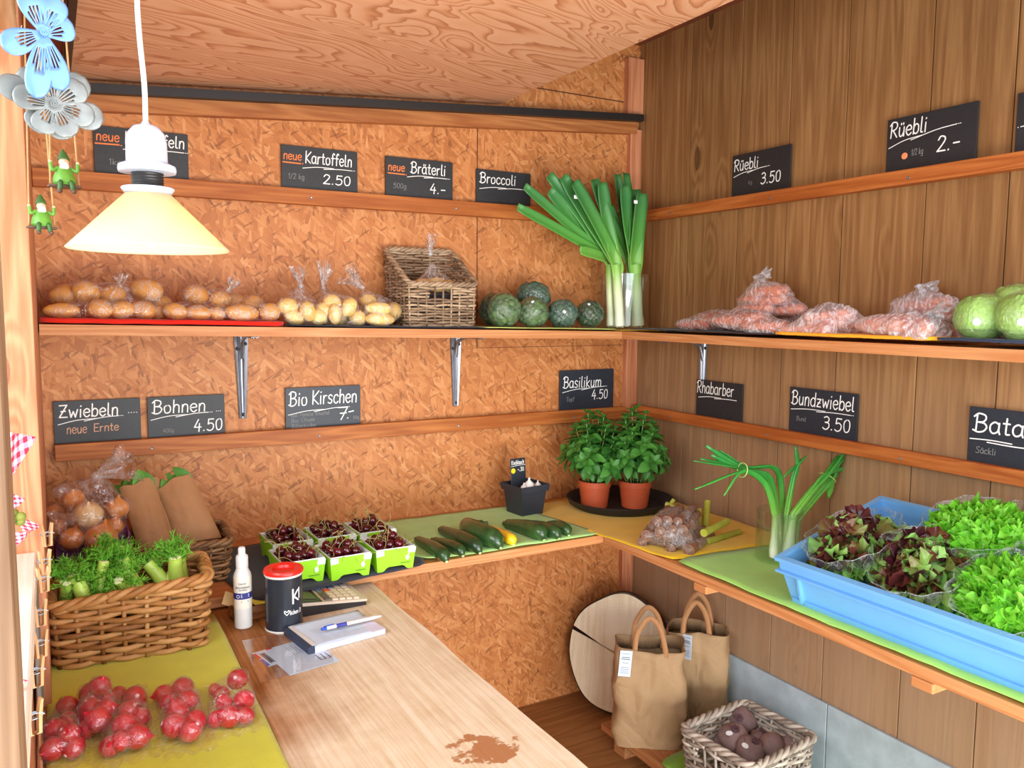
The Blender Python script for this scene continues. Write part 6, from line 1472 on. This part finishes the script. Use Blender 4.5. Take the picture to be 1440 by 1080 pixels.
# radishes in small film bags
RAD = skin_mat('radish_skin', L(166, 10, 30), L(206, 32, 56), .28, 8, None, .3, .04); RTIP = plain('radish_tail', L(240, 200, 205), .5)
RADM = make_mesh(MB().lathe([(0, -1.0), (.3, -.95), (.75, -.66), (1, -.1), (.95, .3), (.7, .72), (.35, .98), (.13, 1.12), (.04, 1.3), (0, 1.36)], 20), 'radish', RAD); RADT = make_mesh(MB().lathe([(.20, -.97), (.16, -1.03), (0, -1.04)], 12), 'leaf_scar', RTIP)
RFILM = film_mat('radish_film', .0, .20, 20, bump=.9)
def radish_bag(label, short, lst, seed):
    it = []
    for (px, py, rp, lv) in lst:
        c = at_z(px, py, ZT+.02+lv*.020); r = rp*px_m(c); c.z = ZT+.0035+r*.95+lv*.026
        o = bpy.data.objects.new('radish', RADM); COL.objects.link(o); o.location = c; o.rotation_euler = (U(0, 6), U(0, 6), U(0, 6)); o.scale = (r*U(.92, 1.02), r*U(.92, 1.02), r*1.02); tag(o, 'red radish in the '+short, 'radish', 'radishes in the '+short)
        ch = bpy.data.objects.new('leaf_scar', RADT); COL.objects.link(ch); ch.parent = o
        it.append((c, (r, r, r), None))
    root = film_bag('radish_bag', label, it, None, RFILM, ZT+.0022, group='bags of radishes', tail=None, wr=.004, seed=seed, cling=.12)
    # flat sealed ends of the pouch: crumpled film reaching past the radishes
    xs = [c.x for c, r, R in it]; ys = [c.y for c, r, R in it]; rm = max(r[0] for c, r, R in it); o_ = root.location
    def fn(u, v):
        x = min(xs)-rm*1.2+(max(xs)-min(xs)+2.4*rm)*u; y = min(ys)-rm*2.0+(max(ys)-min(ys)+4.0*rm)*v
        e = abs(v-.5)*2; z = .004+.010*(1-e)+.010*e*abs(noise.noise(Vector((x*60, y*40, seed))))+.004*math.sin(u*23+seed)*e
        return (x-o_.x+.006*noise.noise(Vector((v*5, seed, u*3))), y-o_.y, max(.001, z))
    MB().grid(fn, 26, 26).build('pouch_ends', RFILM, root, ang=180)
    return root
radish_bag('front left bag of radishes by the left wall', 'front left radish bag', [(94, 993, 14, 0), (97, 1015, 14, 0), (78, 1030, 16, .4), (75, 1055, 17, 0), (104, 1052, 15, 0), (98, 1035, 14, .8)], 71)
radish_bag('bag of radishes heaped highest, second from the left', 'second radish bag', [(128, 982, 17, .3), (140, 974, 16, .8), (128, 1003, 16, .6), (149, 1002, 14, .8), (139, 1018, 18, .4), (155, 985, 13, .2), (122, 1025, 14, 0)], 72)
radish_bag('bag of radishes third from the left, reaching nearest the viewer', 'third radish bag', [(167, 976, 12, 0), (190, 985, 16, .3), (180, 1003, 14, .6), (197, 1008, 13, 0), (175, 1025, 17, .5), (155, 1050, 15, 0), (192, 1040, 18, .1), (168, 1044, 14, .3)], 73)
radish_bag('bag of radishes second from the right', 'fourth radish bag', [(231, 978, 14, 0), (257, 972, 16, .2), (238, 990, 13, .6), (263, 990, 15, .5), (250, 1005, 16, .5), (275, 1015, 15, 0), (246, 1025, 18, .1), (268, 1030, 15, .2)], 74)
radish_bag('bag of pinker radishes at the right edge of the runner', 'rightmost radish bag', [(302, 967, 9, 0), (312, 975, 11, .2), (334, 960, 15, .6), (315, 990, 12, .5), (343, 988, 15, .3), (322, 1010, 16, 0), (345, 1006, 13, 0), (304, 1010, 12, 0)], 75)
# ------------------------------------------------------------------ pendant lamp
lc = at_y(211, 351, -1.45); mpp = px_m(lc); LS = mpp
t = thing('pendant_lamp', 'white pendant lamp with a lit cone shade on a white cord', 'lamp', lc)
LAMPW = plain('white_enamel', L(188, 198, 216), .22, .03, 10)
def shade_mat():
    t_ = NT('opal_shade'); d = t_.bsdf(Base_Color=L(226, 216, 188), Roughness=.3); tr = t_.n('BsdfTranslucent', {'Color': (1.0, .90, .66, 1)}).outputs[0]
    return t_.done(t_.n('MixShader', {0: .45, 1: d, 2: tr}).outputs[0])
R1, R0, HS = 106*LS, 29*LS, 78*LS
MB().lathe([(R1, 0), (R1*.985, .002), (R0*1.02, HS*.985)], 64, None, False).build('shade', shade_mat(), t, ang=50, thick=.002)
MB().lathe([(R0*1.03, HS*.975), (R0*1.2, HS*1.07), (R0*1.17, HS*1.09), (R0*.9, HS*1.0)], 64, None, False).build('shade_collar', LAMPW, t, ang=50, thick=.0015)
MB().lathe([(R0*.70, HS*.97), (R0*.70, HS*1.0)]+[(R0*(.70+.03*(k % 2)), HS*1.0+k*2.0*LS) for k in range(14)]+[(R0*.7, HS*1.0+28*LS), (0, HS+28*LS)], 36).build('threaded_collar', BLACK, t, ang=30)
zc0 = HS+27*LS
MB().lathe([(R0*.6, zc0), (37*LS, zc0+1*LS), (38*LS, zc0+5*LS), (37*LS, zc0+10*LS), (27*LS, zc0+15*LS), (26.5*LS, zc0+42*LS), (24*LS, zc0+54*LS), (17*LS, zc0+63*LS), (6*LS, zc0+67*LS), (4.5*LS, zc0+70*LS), (0, zc0+70*LS)], 48).build('socket_cap', LAMPW, t, ang=35)
MB().tube(catmull([(0, 0, zc0+68*LS), (.000, 0, zc0+120*LS), (-.004, 0, zc0+190*LS), (-.005, 0, zc0+260*LS), (-.004, 0, 2.306+SL*(lc.x)-lc.z-.001)], 6), 3.6*LS, 10).build('cord', WPL, t)
def emis(name, c, s):
    t_ = NT(name); return t_.done(t_.n('Emission', {'Color': c, 'Strength': s}).outputs[0])
MB().ico((0, 0, HS*.52), (.026, .026, .034), 3).build('bulb', emis('bulb_glow', (1, .78, .45, 1), 4.0), t)
pl = bpy.data.lights.new('bulb_light', 'POINT'); pl.energy = 3.0; pl.color = (1, .76, .42); pl.shadow_soft_size = .03
po = bpy.data.objects.new('bulb_light', pl); COL.objects.link(po); po.location = lc+Vector((0, 0, HS*.30))
# ------------------------------------------------------------------ hanging metal flowers, hooks, ornaments
ZN = plain('brushed_zinc', L(128, 132, 130), .5, .25, 40, .1, .55); ZNB = plain('pale_blue_metal', L(104, 146, 204), .35, .12, 30, .05, .35)
def flower(label, cpx, y, petals, mat, tilt, hang=None, layer2=None):
    """petals: list of (angle deg clockwise from up, length px, width px); slits cut in each petal"""
    c = at_y(*cpx, y); s = px_m(c); t = thing('metal_flower', label, 'flower', c, 0, 'hanging metal flowers'); t.rotation_euler = tilt
    def layer(pt, off, nm):
        for (a, ln, w) in pt:
            a = math.radians(a); d = Vector((math.sin(a), 0, math.cos(a))); sd = Vector((math.cos(a), 0, -math.sin(a))); L_, W_ = ln*s, w*s; b = MB(); n = 18
            # petal as strips between slits: five fingers joined at base and tip
            def prof(v): return (W_/2)*((.22+.78*math.sin(min(1, v/.68)*PI/2)**1.2) if v < .68 else math.sqrt(max(.03, 1-((v-.68)/.325)**2)))
            nu = 15
            for j in range(n):
                v0, v1 = j/n, (j+1)/n
                for i in range(nu):
                    u0, u1 = i/nu*2-1, (i+1)/nu*2-1
                    if .18 < v0 < .60 and i in (3, 5, 7, 9, 11) and not (i in (3, 11) and v0 > .45): continue
                    P = lambda u, v: d*(L_*v)+sd*(u*prof(v))+Vector((0, -1, 0))*(off+L_*.05*math.sin(v*2.4)-.03*L_*u*u*v)
                    b.add([P(u0, v0), P(u1, v0), P(u1, v1), P(u0, v1)], [(0, 1, 2, 3)])
            bm = bmesh.new(); vv = [bm.verts.new(p) for p in b.v]; [bm.faces.new([vv[q] for q in f]) for f in b.f]; bmesh.ops.remove_doubles(bm, verts=bm.verts, dist=1e-6); b = MB().bm(bm)
            b.build('petal', mat, t, ang=180, thick=.0009)
    layer(petals, 0, 'a')
    if layer2: layer(layer2, .012, 'b')
    sp_ = MB(); sp_.tube([Vector((math.cos(k*.5)*(.2+k*.09)*2*s, -.006-(.012 if layer2 else 0), math.sin(k*.5)*(.2+k*.09)*2*s)) for k in range(28)], .0011, 5); sp_.build('spiral_center', mat, t)
    if hang: MB().tube([Vector((0, .003, 0)), Vector((0, .003, hang))], .0007, 5).build('hanging_wire', STEEL, t)
    return t
flower('pale blue metal flower hanging at the top left, nearest the viewer', (61, 47), -1.52, [(-18, 60, 36), (22, 56, 36), (62, 42, 40), (165, 78, 34), (188, 92, 34), (-118, 58, 36)], ZNB, (0, 0, .1), .20)
flower('grey double metal flower hanging below the blue one', (75, 150), -1.46, [(42, 62, 40), (100, 64, 40), (-38, 60, 38), (-68, 72, 36), (160, 46, 38), (-140, 44, 38)], ZN, (0, 0, .05), .34, [(50, 50, 36), (105, 52, 34), (155, 46, 34), (-155, 44, 34), (-80, 50, 34), (-12, 48, 34)])
HK = plain('brass_hook', L(200, 176, 150), .3, .1, 30, 0, .8)
def hook(label, px, py, y):
    c = at_y(px, py, y); o = MB().tube(catmull([(0, 0, .022), (0, 0, .012), (-.006, 0, .002), (-.004, 0, -.008), (.004, 0, -.009), (.008, 0, -.002)], 6), .0013, 8).build('cup_hook', HK); o.location = c; tag(o, label, 'hook', 'cup hooks'); return o
hook('cup hook at the far left under the lintel', 23, 33, -.885); hook('cup hook in the ceiling left of the lamp cord', 183, 10, -1.3).location.z = 2.306+SL*at_y(183, 10, -1.3).x-.0215
GRN = plain('ornament_green', L(96, 150, 52), .4, .2, 60); GDK = plain('ornament_dark_green', L(52, 92, 40), .5, .15, 60); FLESH = plain('ornament_flesh', L(226, 176, 140), .5, .05); BEARD = plain('ornament_beard', L(236, 230, 216), .7, .06, 80, .3); ROPE = plain('twine', L(176, 136, 88), .8, .15, 90); BRN = plain('ornament_brown', L(92, 64, 48), .6, .15)
def gnome(label, px, py, y, h, ropes, rz):
    c = at_y(px, py, y); k = h*px_m(c); t = thing('swing_ornament', label, 'ornament', c, rz, 'swing ornaments')
    MB().box((-.33*k, -.16*k, -.03*k), (.33*k, .14*k, .02*k), bev=.01*k).build('swing_seat', BRN, t)
    MB().lathe([(0, .02*k), (.20*k, .02*k), (.24*k, .08*k), (.22*k, .2*k), (.15*k, .38*k), (.10*k, .45*k), (0, .47*k)], 24).build('tunic', GRN, t)
    MB().ico((0, -.02*k, .53*k), (.105*k, .10*k, .11*k), 3).build('head', FLESH, t); MB().ico((0, -.115*k, .535*k), (.03*k, .03*k, .028*k), 2).build('nose', FLESH, t)
    MB().lathe([(.115*k, 0), (.125*k, .02*k), (.10*k, .10*k), (.06*k, .19*k), (.025*k, .25*k), (0, .27*k)], 20, Matrix.Translation((0, -.01*k, .57*k)) @ Matrix.Rotation(-.25, 4, 'X')).build('hat', GDK, t)
    MB().ico((0, -.10*k, .40*k), (.095*k, .06*k, .14*k), 3, lambda q: 1+.12*noise.noise(q*6)-.25*max(0, -q.z)).build('beard', BEARD, t)
    for s in (-1, 1):
        MB().tube(catmull([(s*.13*k, -.02*k, .40*k), (s*.25*k, -.08*k, .34*k), (s*.27*k, -.05*k, .50*k)], 5), .042*k, 10).build('arm', GRN, t)
        MB().ico((s*.275*k, -.05*k, .52*k), (.04*k, .035*k, .045*k), 2).build('hand', FLESH, t)
        MB().tube(catmull([(s*.09*k, -.10*k, .07*k), (s*.11*k, -.24*k, .05*k), (s*.13*k, -.27*k, -.12*k)], 5), .055*k, 10).build('leg', GDK, t)
        MB().ico((s*.14*k, -.32*k, -.15*k), (.055*k, .10*k, .05*k), 2).build('boot', BRN, t)
        MB().tube([(s*.29*k, 0, -.02*k), (s*.27*k, 0, .5*k), (s*.05*k, .02, 2.31+SL*c.x-c.z-.001)], .0014, 6).build('rope', ROPE, t)
gnome('green bearded figure ornament on a swing, right of the two', 91, 262, -1.22, 62, 175, .1)
gnome('green bearded figure ornament on a swing, lower of the two', 59, 320, -1.05, 56, 150, .2)
# ------------------------------------------------------------------ bunting, pegs and slate at the hatch
def ging_mat():
    t_ = NT('red_gingham'); c = t_.n('SeparateXYZ', {0: t_.co('UV')}).outputs
    a = t_.math('GREATER_THAN', t_.math('FRACT', t_.math('MULTIPLY', c[0], 4.0)), .5); b = t_.math('GREATER_THAN', t_.math('FRACT', t_.math('MULTIPLY', c[1], 4.0)), .5)
    f = t_.math('MULTIPLY', t_.math('ADD', a, b), .5)
    return t_.done(t_.bsdf(Base_Color=t_.ramp(f, [(0, L(246, 240, 242)), (.5, L(240, 120, 140)), (1, L(220, 28, 54))], 'CONSTANT') if False else t_.ramp(f, [(0, L(246, 240, 242)), (.5, L(238, 130, 150)), (1, L(220, 28, 54))]), Roughness=.8))
GING = ging_mat()
def flag(label, pts, y, sag, seed):
    """fabric pennant between three pixel corners; hangs in soft folds"""
    P = [at_y(px, py, y+dy) for px, py, dy in pts]; o = P[0].copy(); n = 14; vs, fs, uv = [], [], []
    for j in range(n+1):
        for i in range(n+1-j):
            a, b = i/n, j/n; p = P[0]*(1-a-b)+P[1]*a+P[2]*b-o
            p += Vector((.5, -1, 0)).normalized()*sag*math.sin(a*7+b*3+seed)*.5; vs.append(p); uv.append((a*1.0+.02, b*1.2+.5*a))
    idx = {}; k = 0
    for j in range(n+1):
        for i in range(n+1-j): idx[(i, j)] = k; k += 1
    for j in range(n):
        for i in range(n-j):
            fs.append((idx[(i, j)], idx[(i+1, j)], idx[(i, j+1)]))
            if i+j < n-1: fs.append((idx[(i+1, j)], idx[(i+1, j+1)], idx[(i, j+1)]))
    ob = MB().add(vs, fs).build('bunting_flag', GING, ang=180, thick=.0008); ul_ = ob.data.uv_layers.new(name='UVMap')
    for lp in ob.data.loops: ul_.data[lp.index].uv = uv[lp.vertex_index]
    ob.location = o; tag(ob, label, 'bunting', 'red gingham bunting flags'); return ob
flag('red gingham bunting flag hanging highest at the hatch', [(10, 607, 0), (49, 614, .0), (14, 682, 0)], -.95, .012, 1)
flag('small red gingham flag, second from the top', [(13, 692, 0), (34, 701, 0), (15, 722, 0)], -1.0, .008, 2)
flag('dark red gingham flag crumpled beside the sill', [(28, 726, 0), (58, 740, 0), (34, 748, .03)], -.93, .014, 3)
flag('pale red gingham flag lying folded on the sill end', [(16, 748, 0), (46, 748, 0), (17, 770, 0)], -.96, .012, 4)
flag('red gingham flag lowest, near the front end of the sill', [(8, 950, 0), (42, 958, 0), (12, 985, 0)], -1.5, .010, 5)
o = MB()
for k in range(7): o.ico(Vector((.010*math.cos(k*1.7), .006*math.sin(k*2.3), .008*math.sin(k*1.1))), (.009, .008, .009), 2, lambda q: 1+.2*noise.noise(q*5))
o = o.build('dried_hop_sprig', leaf_mat('olive_sprig', L(96, 110, 30), L(150, 156, 70), .6, .1, 40)); o.location = at_y(20, 728, -.97); tag(o, 'small olive green sprig tucked between the gingham flags', 'sprig')
PEG = wood('peg_wood', L(232, 194, 148), L(196, 146, 96), 'z', .6, 2.0, False)
def peg(label, px, py, y, h=.05, rz=0.0, lean=0.0):
    c = at_y(px, py, y); c.x = max(c.x, -2.0815); t = thing('clothes_peg', label, 'peg', c, rz, 'wooden pegs on the sill edge')
    for s in (-1, 1):
        b = MB(); poly = [(s*.0008, -h*.5), (s*.0038, -h*.46), (s*.0045, h*.1), (s*.0075, h*.5), (s*.0105, h*.5), (s*.0085, h*.05), (s*.0075, -h*.5)]
        if s < 0: poly = poly[::-1]
        n = len(poly); v = [(x, -.0045, z) for x, z in poly]+[(x, .0045, z) for x, z in poly]
        b.add(v, [tuple(range(n)), tuple(range(2*n-1, n-1, -1))]+[((i+1) % n, i, n+i, n+(i+1) % n) for i in range(n)]); b.build('jaw', PEG, t, smooth=False)
    MB().tube([(.011*math.cos(k*.8), -.0045+.009*k/24, h*.04+.004*math.sin(k*.8)) for k in range(25)], .0007, 5).build('spring', STEEL, t)
    return t
PG = ['wooden peg nearest the back corner on the sill edge', 'wooden peg second from the back on the sill edge', 'wooden peg third from the back on the sill edge', 'wooden peg above the grey slate on the sill edge', 'wooden peg clipped in front of the slate', 'wooden peg second from the front on the sill edge', 'wooden peg nearest the viewer, low on the sill edge']
for lab, (px, py, y) in zip(PG, [(66, 752, -.90), (63, 790, -.97), (61, 815, -1.03), (56, 862, -1.13), (57, 905, -1.20), (50, 945, -1.32), (40, 1010, -1.5)]): peg(lab, px, py, y, .042, .35)
sl = MB().box((-.003, -.085, -.11), (.003, .085, .11), bev=.001).build('hanging_slate', plain('grey_slate_board', L(120, 118, 112), .7, .12, 30), smooth=False); sl.location = (-2.088+.002, -.98, .925); tag(sl, 'grey slate board hanging from pegs below the hatch sill', 'slate')
# ------------------------------------------------------------------ under the counter
LOW = wood('low_shelf_wood', L(206, 150, 100), L(160, 104, 62), 'y', .6, 1.2)
t = thing('floor_platform', 'low wooden platform on the floor along the plank wall', 'platform', (0, 0, 0))
ZP = .082
MB().box((-.408, -2.3, ZP-.024), (-.215, -.375, ZP), bev=.002).build('board', LOW, t, smooth=False); MB().box((-.213, -2.3, ZP-.024), (-.016, -.375, ZP), bev=.002).build('board', LOW, t, smooth=False)
for y in (-.46, -1.2, -2.1): MB().box((-.39, y-.03, 0), (-.03, y+.03, ZP-.0242)).build('bearer', LOW, t, smooth=False)
cloth('green cloth on the low platform under the beetroot basket', [(-.404, -1.9), (-.404, -.672), (-.03, -.64), (-.03, -1.9)], lambda x: ZP, cloth_mat('leaf_green_cloth', L(132, 190, 62)), .0025, .002, seed=81)
# log slice leaning in the corner
def log_mat():
    t_ = NT('log_face'); co = t_.co(); sp = t_.n('SeparateXYZ', {0: co}).outputs
    r = t_.math('SQRT', t_.math('ADD', t_.math('MULTIPLY', sp[0], sp[0]), t_.math('MULTIPLY', sp[1], sp[1])))
    r = t_.math('ADD', r, t_.math('MULTIPLY', t_.noise(co, 6, 2), .03)); ring = t_.math('SINE', t_.math('MULTIPLY', r, 520.0))
    saw = t_.noise(t_.map(co, (60, 4, 20), (0, 0, .4)), 1.0, 3)
    f = t_.math('ADD', t_.math('MULTIPLY', ring, .022), t_.math('ADD', t_.math('MULTIPLY', saw, .5), t_.math('MULTIPLY', t_.noise(co, 9, 4), .45)))
    return t_.done(t_.bsdf(Base_Color=t_.ramp(f, [(.25, L(206, 184, 148)), (.5, L(228, 214, 184)), (.75, L(240, 230, 206))]), Roughness=.8, Normal=t_.bump(f, .2, .003)))
BARK = plain('bark', L(86, 62, 44), .95, .35, 60, .8)
nz = Vector((-.70, -.66, .20)).normalized(); yx = (Vector((0, 0, 1))-nz*nz.z).normalized(); xx = yx.cross(nz)
def log_slice():
    rx, ry = .196, .224; n = 72; th = .058; crack = math.radians(160)
    def rad(a): return 1+.05*noise.noise(Vector((math.cos(a)*1.4, math.sin(a)*1.4, 3)))+.010*math.sin(5*a)
    rim = []
    for k in range(n):
        a = crack+.035+(2*PI-.07)*k/(n-1); rim.append((rx*rad(a)*math.cos(a), ry*rad(a)*math.sin(a)))
    tip = (.012*math.cos(crack)+.0, .012*math.sin(crack)-.01)
    poly = rim+[tip]
    t = thing('log_slice', 'big pale round log slice with a long crack, leaning in the corner', 'log', (0, 0, 0))
    N = len(poly); c0 = (tip[0]*.5+.01, tip[1]*.5)
    v = [(x*.985, y*.985, th) for x, y in poly]+[(x, y, 0) for x, y in poly]+[(c0[0], c0[1], th), (c0[0], c0[1], 0)]
    b = MB(); b.add(v, [(i, (i+1) % N, 2*N) for i in range(N)]+[(N+(i+1) % N, N+i, 2*N+1) for i in range(N)]); b.build('sawn_face', log_mat(), t, smooth=False)
    b = MB(); v = []
    for x, y in rim:
        for q in range(5):
            z = th*q/4-(0 if q < 4 else .0005); k = 1.0+.015*abs(noise.noise(Vector((x*40, y*40, z*40))))+(.006 if 0 < q < 4 else 0); v.append((x*k, y*k, z))
    b.add(v, [(i*5+q, (i+1)*5+q, (i+1)*5+q+1, i*5+q+1) for i in range(n-1) for q in range(4)]); b.build('bark', BARK, t, ang=60)
    b = MB()
    for A in (rim[0], rim[-1]): b.add([(A[0], A[1], 0), (tip[0], tip[1], 0), (tip[0], tip[1], th), (A[0]*.985, A[1]*.985, th)], [(0, 1, 2, 3)])
    b.build('crack', plain('crack_wood', L(74, 52, 36), .9, .2, 40), t, smooth=False)
    ce = Vector((-.172, -.178, .2225)); t.matrix_world = basis(ce, xx, yx, nz)
    return t
log_slice()
# paper carrier bags
def carrier(label, c, rz, w, d, h, seed, lab_x, lean=(0, 0)):
    t = thing('paper_carrier_bag', label, 'bag', c, rz, 'brown paper carrier bags'); b = MB(); n = 64; m = 22
    def sq(th):
        cx, cy = math.cos(th), math.sin(th); k = 1/max(abs(cx)/(w/2), abs(cy)/(d/2)); q = .90
        e = (abs(cx/(w/2)*k)**7+abs(cy/(d/2)*k)**7)**(-1/7); return Vector((cx*k*e, cy*k*e, 0))
    def P(th, v, off=0.0):
        p = sq(th); bulge = 1+.05*math.sin(PI*v)+.02*v
        q = Vector((p.x*bulge, p.y*(bulge+.04*math.sin(PI*v)), h*v*(1+.018*math.sin(th*2+seed)*v)))
        o = Vector((p.x, p.y, 0)).normalized()
        fold = .013*noise.noise(Vector((math.cos(th)*2.2+seed, math.sin(th)*2.2, v*4.2)))+.012*abs(noise.noise(Vector((math.cos(th)*5+seed, math.sin(th)*5, v*8))))*(1.3-v)
        q += o*(fold*min(1, v*4+.3)-off)+Vector((lean[0]*v*h, lean[1]*v*h, 0)); return q
    vs = [P(2*PI*k/n, j/m) for j in range(m+1) for k in range(n)]
    fs = [(j*n+k, j*n+(k+1) % n, (j+1)*n+(k+1) % n, (j+1)*n+k) for j in range(m) for k in range(n)]+[tuple(range(n-1, -1, -1))]
    b.add(vs, fs); b.build('paper_body', KRAFT2, t, ang=40, thick=.0012)
    b = MB(); b.add([P(2*PI*k/n, v_, .0025) for v_ in (.86, 1.0) for k in range(n)], [(k, (k+1) % n, n+(k+1) % n, n+k) for k in range(n)]); b.build('turned_rim', KRAFT2, t, ang=40, thick=.0008)
    for s in (-1, 1):
        yy = s*d*.5; pth = catmull([(-w*.23, yy*.98-s*.004, h*.86), (-w*.23, yy*.98-s*.004, h), (-w*.19, yy*.8, h+.055), (-w*.03, yy*.72, h+.105), (w*.13, yy*.78, h+.075), (w*.22, yy*.95, h), (w*.22, yy*.98-s*.004, h*.86)], 7)
        pth = [p+Vector((lean[0]*min(1, p.z/h)*h, lean[1]*min(1, p.z/h)*h, 0)) for p in pth]
        hb = MB(); wd = .0085; v = []
        for i, p in enumerate(pth):
            T = (pth[min(i+1, len(pth)-1)]-pth[max(i-1, 0)]).normalized(); sdv = T.cross(Vector((0, 1, 0))); sdv = sdv.normalized() if sdv.length > .1 else Vector((1, 0, 0)); v += [p-sdv*wd, p+sdv*wd]
        hb.add(v, [(2*i, 2*i+1, 2*i+3, 2*i+2) for i in range(len(pth)-1)]); hb.build('handle', KRAFT, t, ang=180, thick=.0015)
    # stuck-on white label at the rim of the front side
    lbn = MB(); lw, lh = .040, .085; pts = []
    th0 = math.atan2(-d/2, lab_x*w/2)
    dn = (P(th0, .75)-P(th0, .99)).normalized(); tg = (P(th0+.06, .9)-P(th0-.06, .9)).normalized(); nn = tg.cross(dn); nn = nn if nn.y < 0 else -nn
    A = P(th0, .99)+nn*.006
    xf = basis(A, tg, -nn, -dn) if True else None
    lbn.box((-lw/2, -.0006, -lh), (lw/2, .0006, 0), xf); lbn.build('paper_label', PAPER, t, smooth=False)
    tb = MB()
    for k, (z, l) in enumerate(((-.010, .8), (-.022, .6), (-.028, .7), (-.040, .5), (-.055, .6), (-.061, .7), (-.067, .6), (-.073, .7))): stroke(tb, [(-lw*.5*l, z), (lw*.5*l, z)], .0028 if k in (1, 2) else .0014, -.0012)
    tb.v = [tuple(xf @ Vector(q)) for q in tb.v]; tb.build('label_print', plain('label_grey_print', L(110, 116, 128), .7), t, smooth=False)
    return t
carrier('front brown paper carrier bag with a white label at its left edge', Vector((-.330, -.535, ZP+.0008)), math.radians(-36), .222, .140, .335, 1.0, -.72, (.0, .0))
carrier('brown paper carrier bag standing behind the front one at the wall', Vector((-.112, -.530, ZP+.0008)), math.radians(-46), .200, .125, .345, 4.0, -.25, (.0, .0))
# beetroot basket
c1, c2, c3 = at_z(956, 1022, .262), at_z(1046, 985, .262), at_z(1149, 1036, .262)
ang = math.atan2((c2-c3).y, (c2-c3).x); wv_, dv_ = (c2-c1).length, (c3-c2).length
cen = (c1+c3)/2; e1 = (c2-c1).normalized(); e2 = Vector((e1.y, -e1.x, 0)); cen = c2-e1*wv_/2+e2*dv_/2
bt = wicker_basket('grey wicker basket of beetroots on the low platform', (cen.x, cen.y, ZP+.0055), math.atan2(e1.y, e1.x), wv_/1.12, dv_/1.12, lambda x, y: .172, WK_GREY, 1.10, .0055, .0115, .038, .022, rimr=.0085, holes=[(.335, .372, .105, .142), (.385, .42, .105, .142)])
BEET = skin_mat('beetroot_skin', L(112, 88, 88), L(156, 130, 124), .7, 14, L(70, 48, 54), 0, .3); BCR = plain('beet_crown', L(92, 62, 70), .7, .2, 60)
def beet(label, px, py, z, rp, rot, stick=False, tail=True):
    c = at_z(px, py, z); r = rp*1.12*px_m(c); t = thing('beetroot', label, 'beetroot', c, 0, 'beetroots in the basket'); t.rotation_euler = rot
    b = MB(); b.lathe([(0, .92*r), (.2*r, .93*r), (.6*r, .80*r), (.93*r, .38*r), (1.0*r, -.05*r), (.86*r, -.5*r), (.52*r, -.86*r), (.2*r, -1.05*r), (.08*r, -1.3*r), (.02*r, -1.7*r), (0, -1.72*r)], 28, None, True, lambda p, a: (p[0]*(1+.05*math.sin(3*a+px)+.03*noise.noise(Vector(p)*50)), p[1]*(1+.05*math.cos(2*a+py)), p[2]+.004*noise.noise(Vector(p)*40))); b.build('root', BEET, t, ang=180)
    b = MB()
    for k in range(7): b.tube([(.15*r*math.cos(k), .15*r*math.sin(k), .88*r), (.2*r*math.cos(k), .2*r*math.sin(k), 1.08*r)], .10*r, 6)
    b.build('crown', BCR, t)
    if stick:
        Rm = t.rotation_euler.to_matrix().inverted(); dl = Rm @ ((CAM-c).normalized()-RT*.42+UP*.45).normalized(); e = dl.orthogonal().normalized(); MB().lathe([(.0105, 0), (.010, .0012), (0, .0014)], 16, basis(dl*r*1.0, e, dl.cross(e), dl) @ Matrix.Diagonal((.7, 1.1, 1, 1))).build('sticker', WHITE, t)
for args in (('large beetroot at the back of the basket, its crown towards the left', 1043, 1014, .215, 18, (.3, -.9, .2)), ('large round beetroot with a white sticker at the left of the basket', 1032, 1038, .205, 19, (.4, -.3, 0), True), ('beetroot with a white sticker at the front of the basket', 1054, 1055, .200, 18, (.3, -.4, 1), True), ('small beetroot in the middle of the basket', 1066, 1040, .19, 12, (.2, .4, 0)), ('beetroot pointing right with a long tapering root', 1085, 1050, .19, 17, (.2, 1.7, .3)), ('dull beetroot behind the pointed one', 1078, 1034, .18, 14, (1.2, .5, 0)), ('beetroot low at the left side of the basket', 1012, 1040, .17, 14, (.8, .2, 0)), ('elongated beetroot at the right end of the basket', 1112, 1044, .20, 12, (.2, 1.5, .5))): beet(*args)
for k, (px, py) in enumerate(((1040, 1062), (1080, 1064), (1020, 1060), (1100, 1056), (1060, 1025))): beet('beetroot hidden low under the others in the grey basket', px, py, .135, 15, (U(0, 3), U(0, 3), 0))
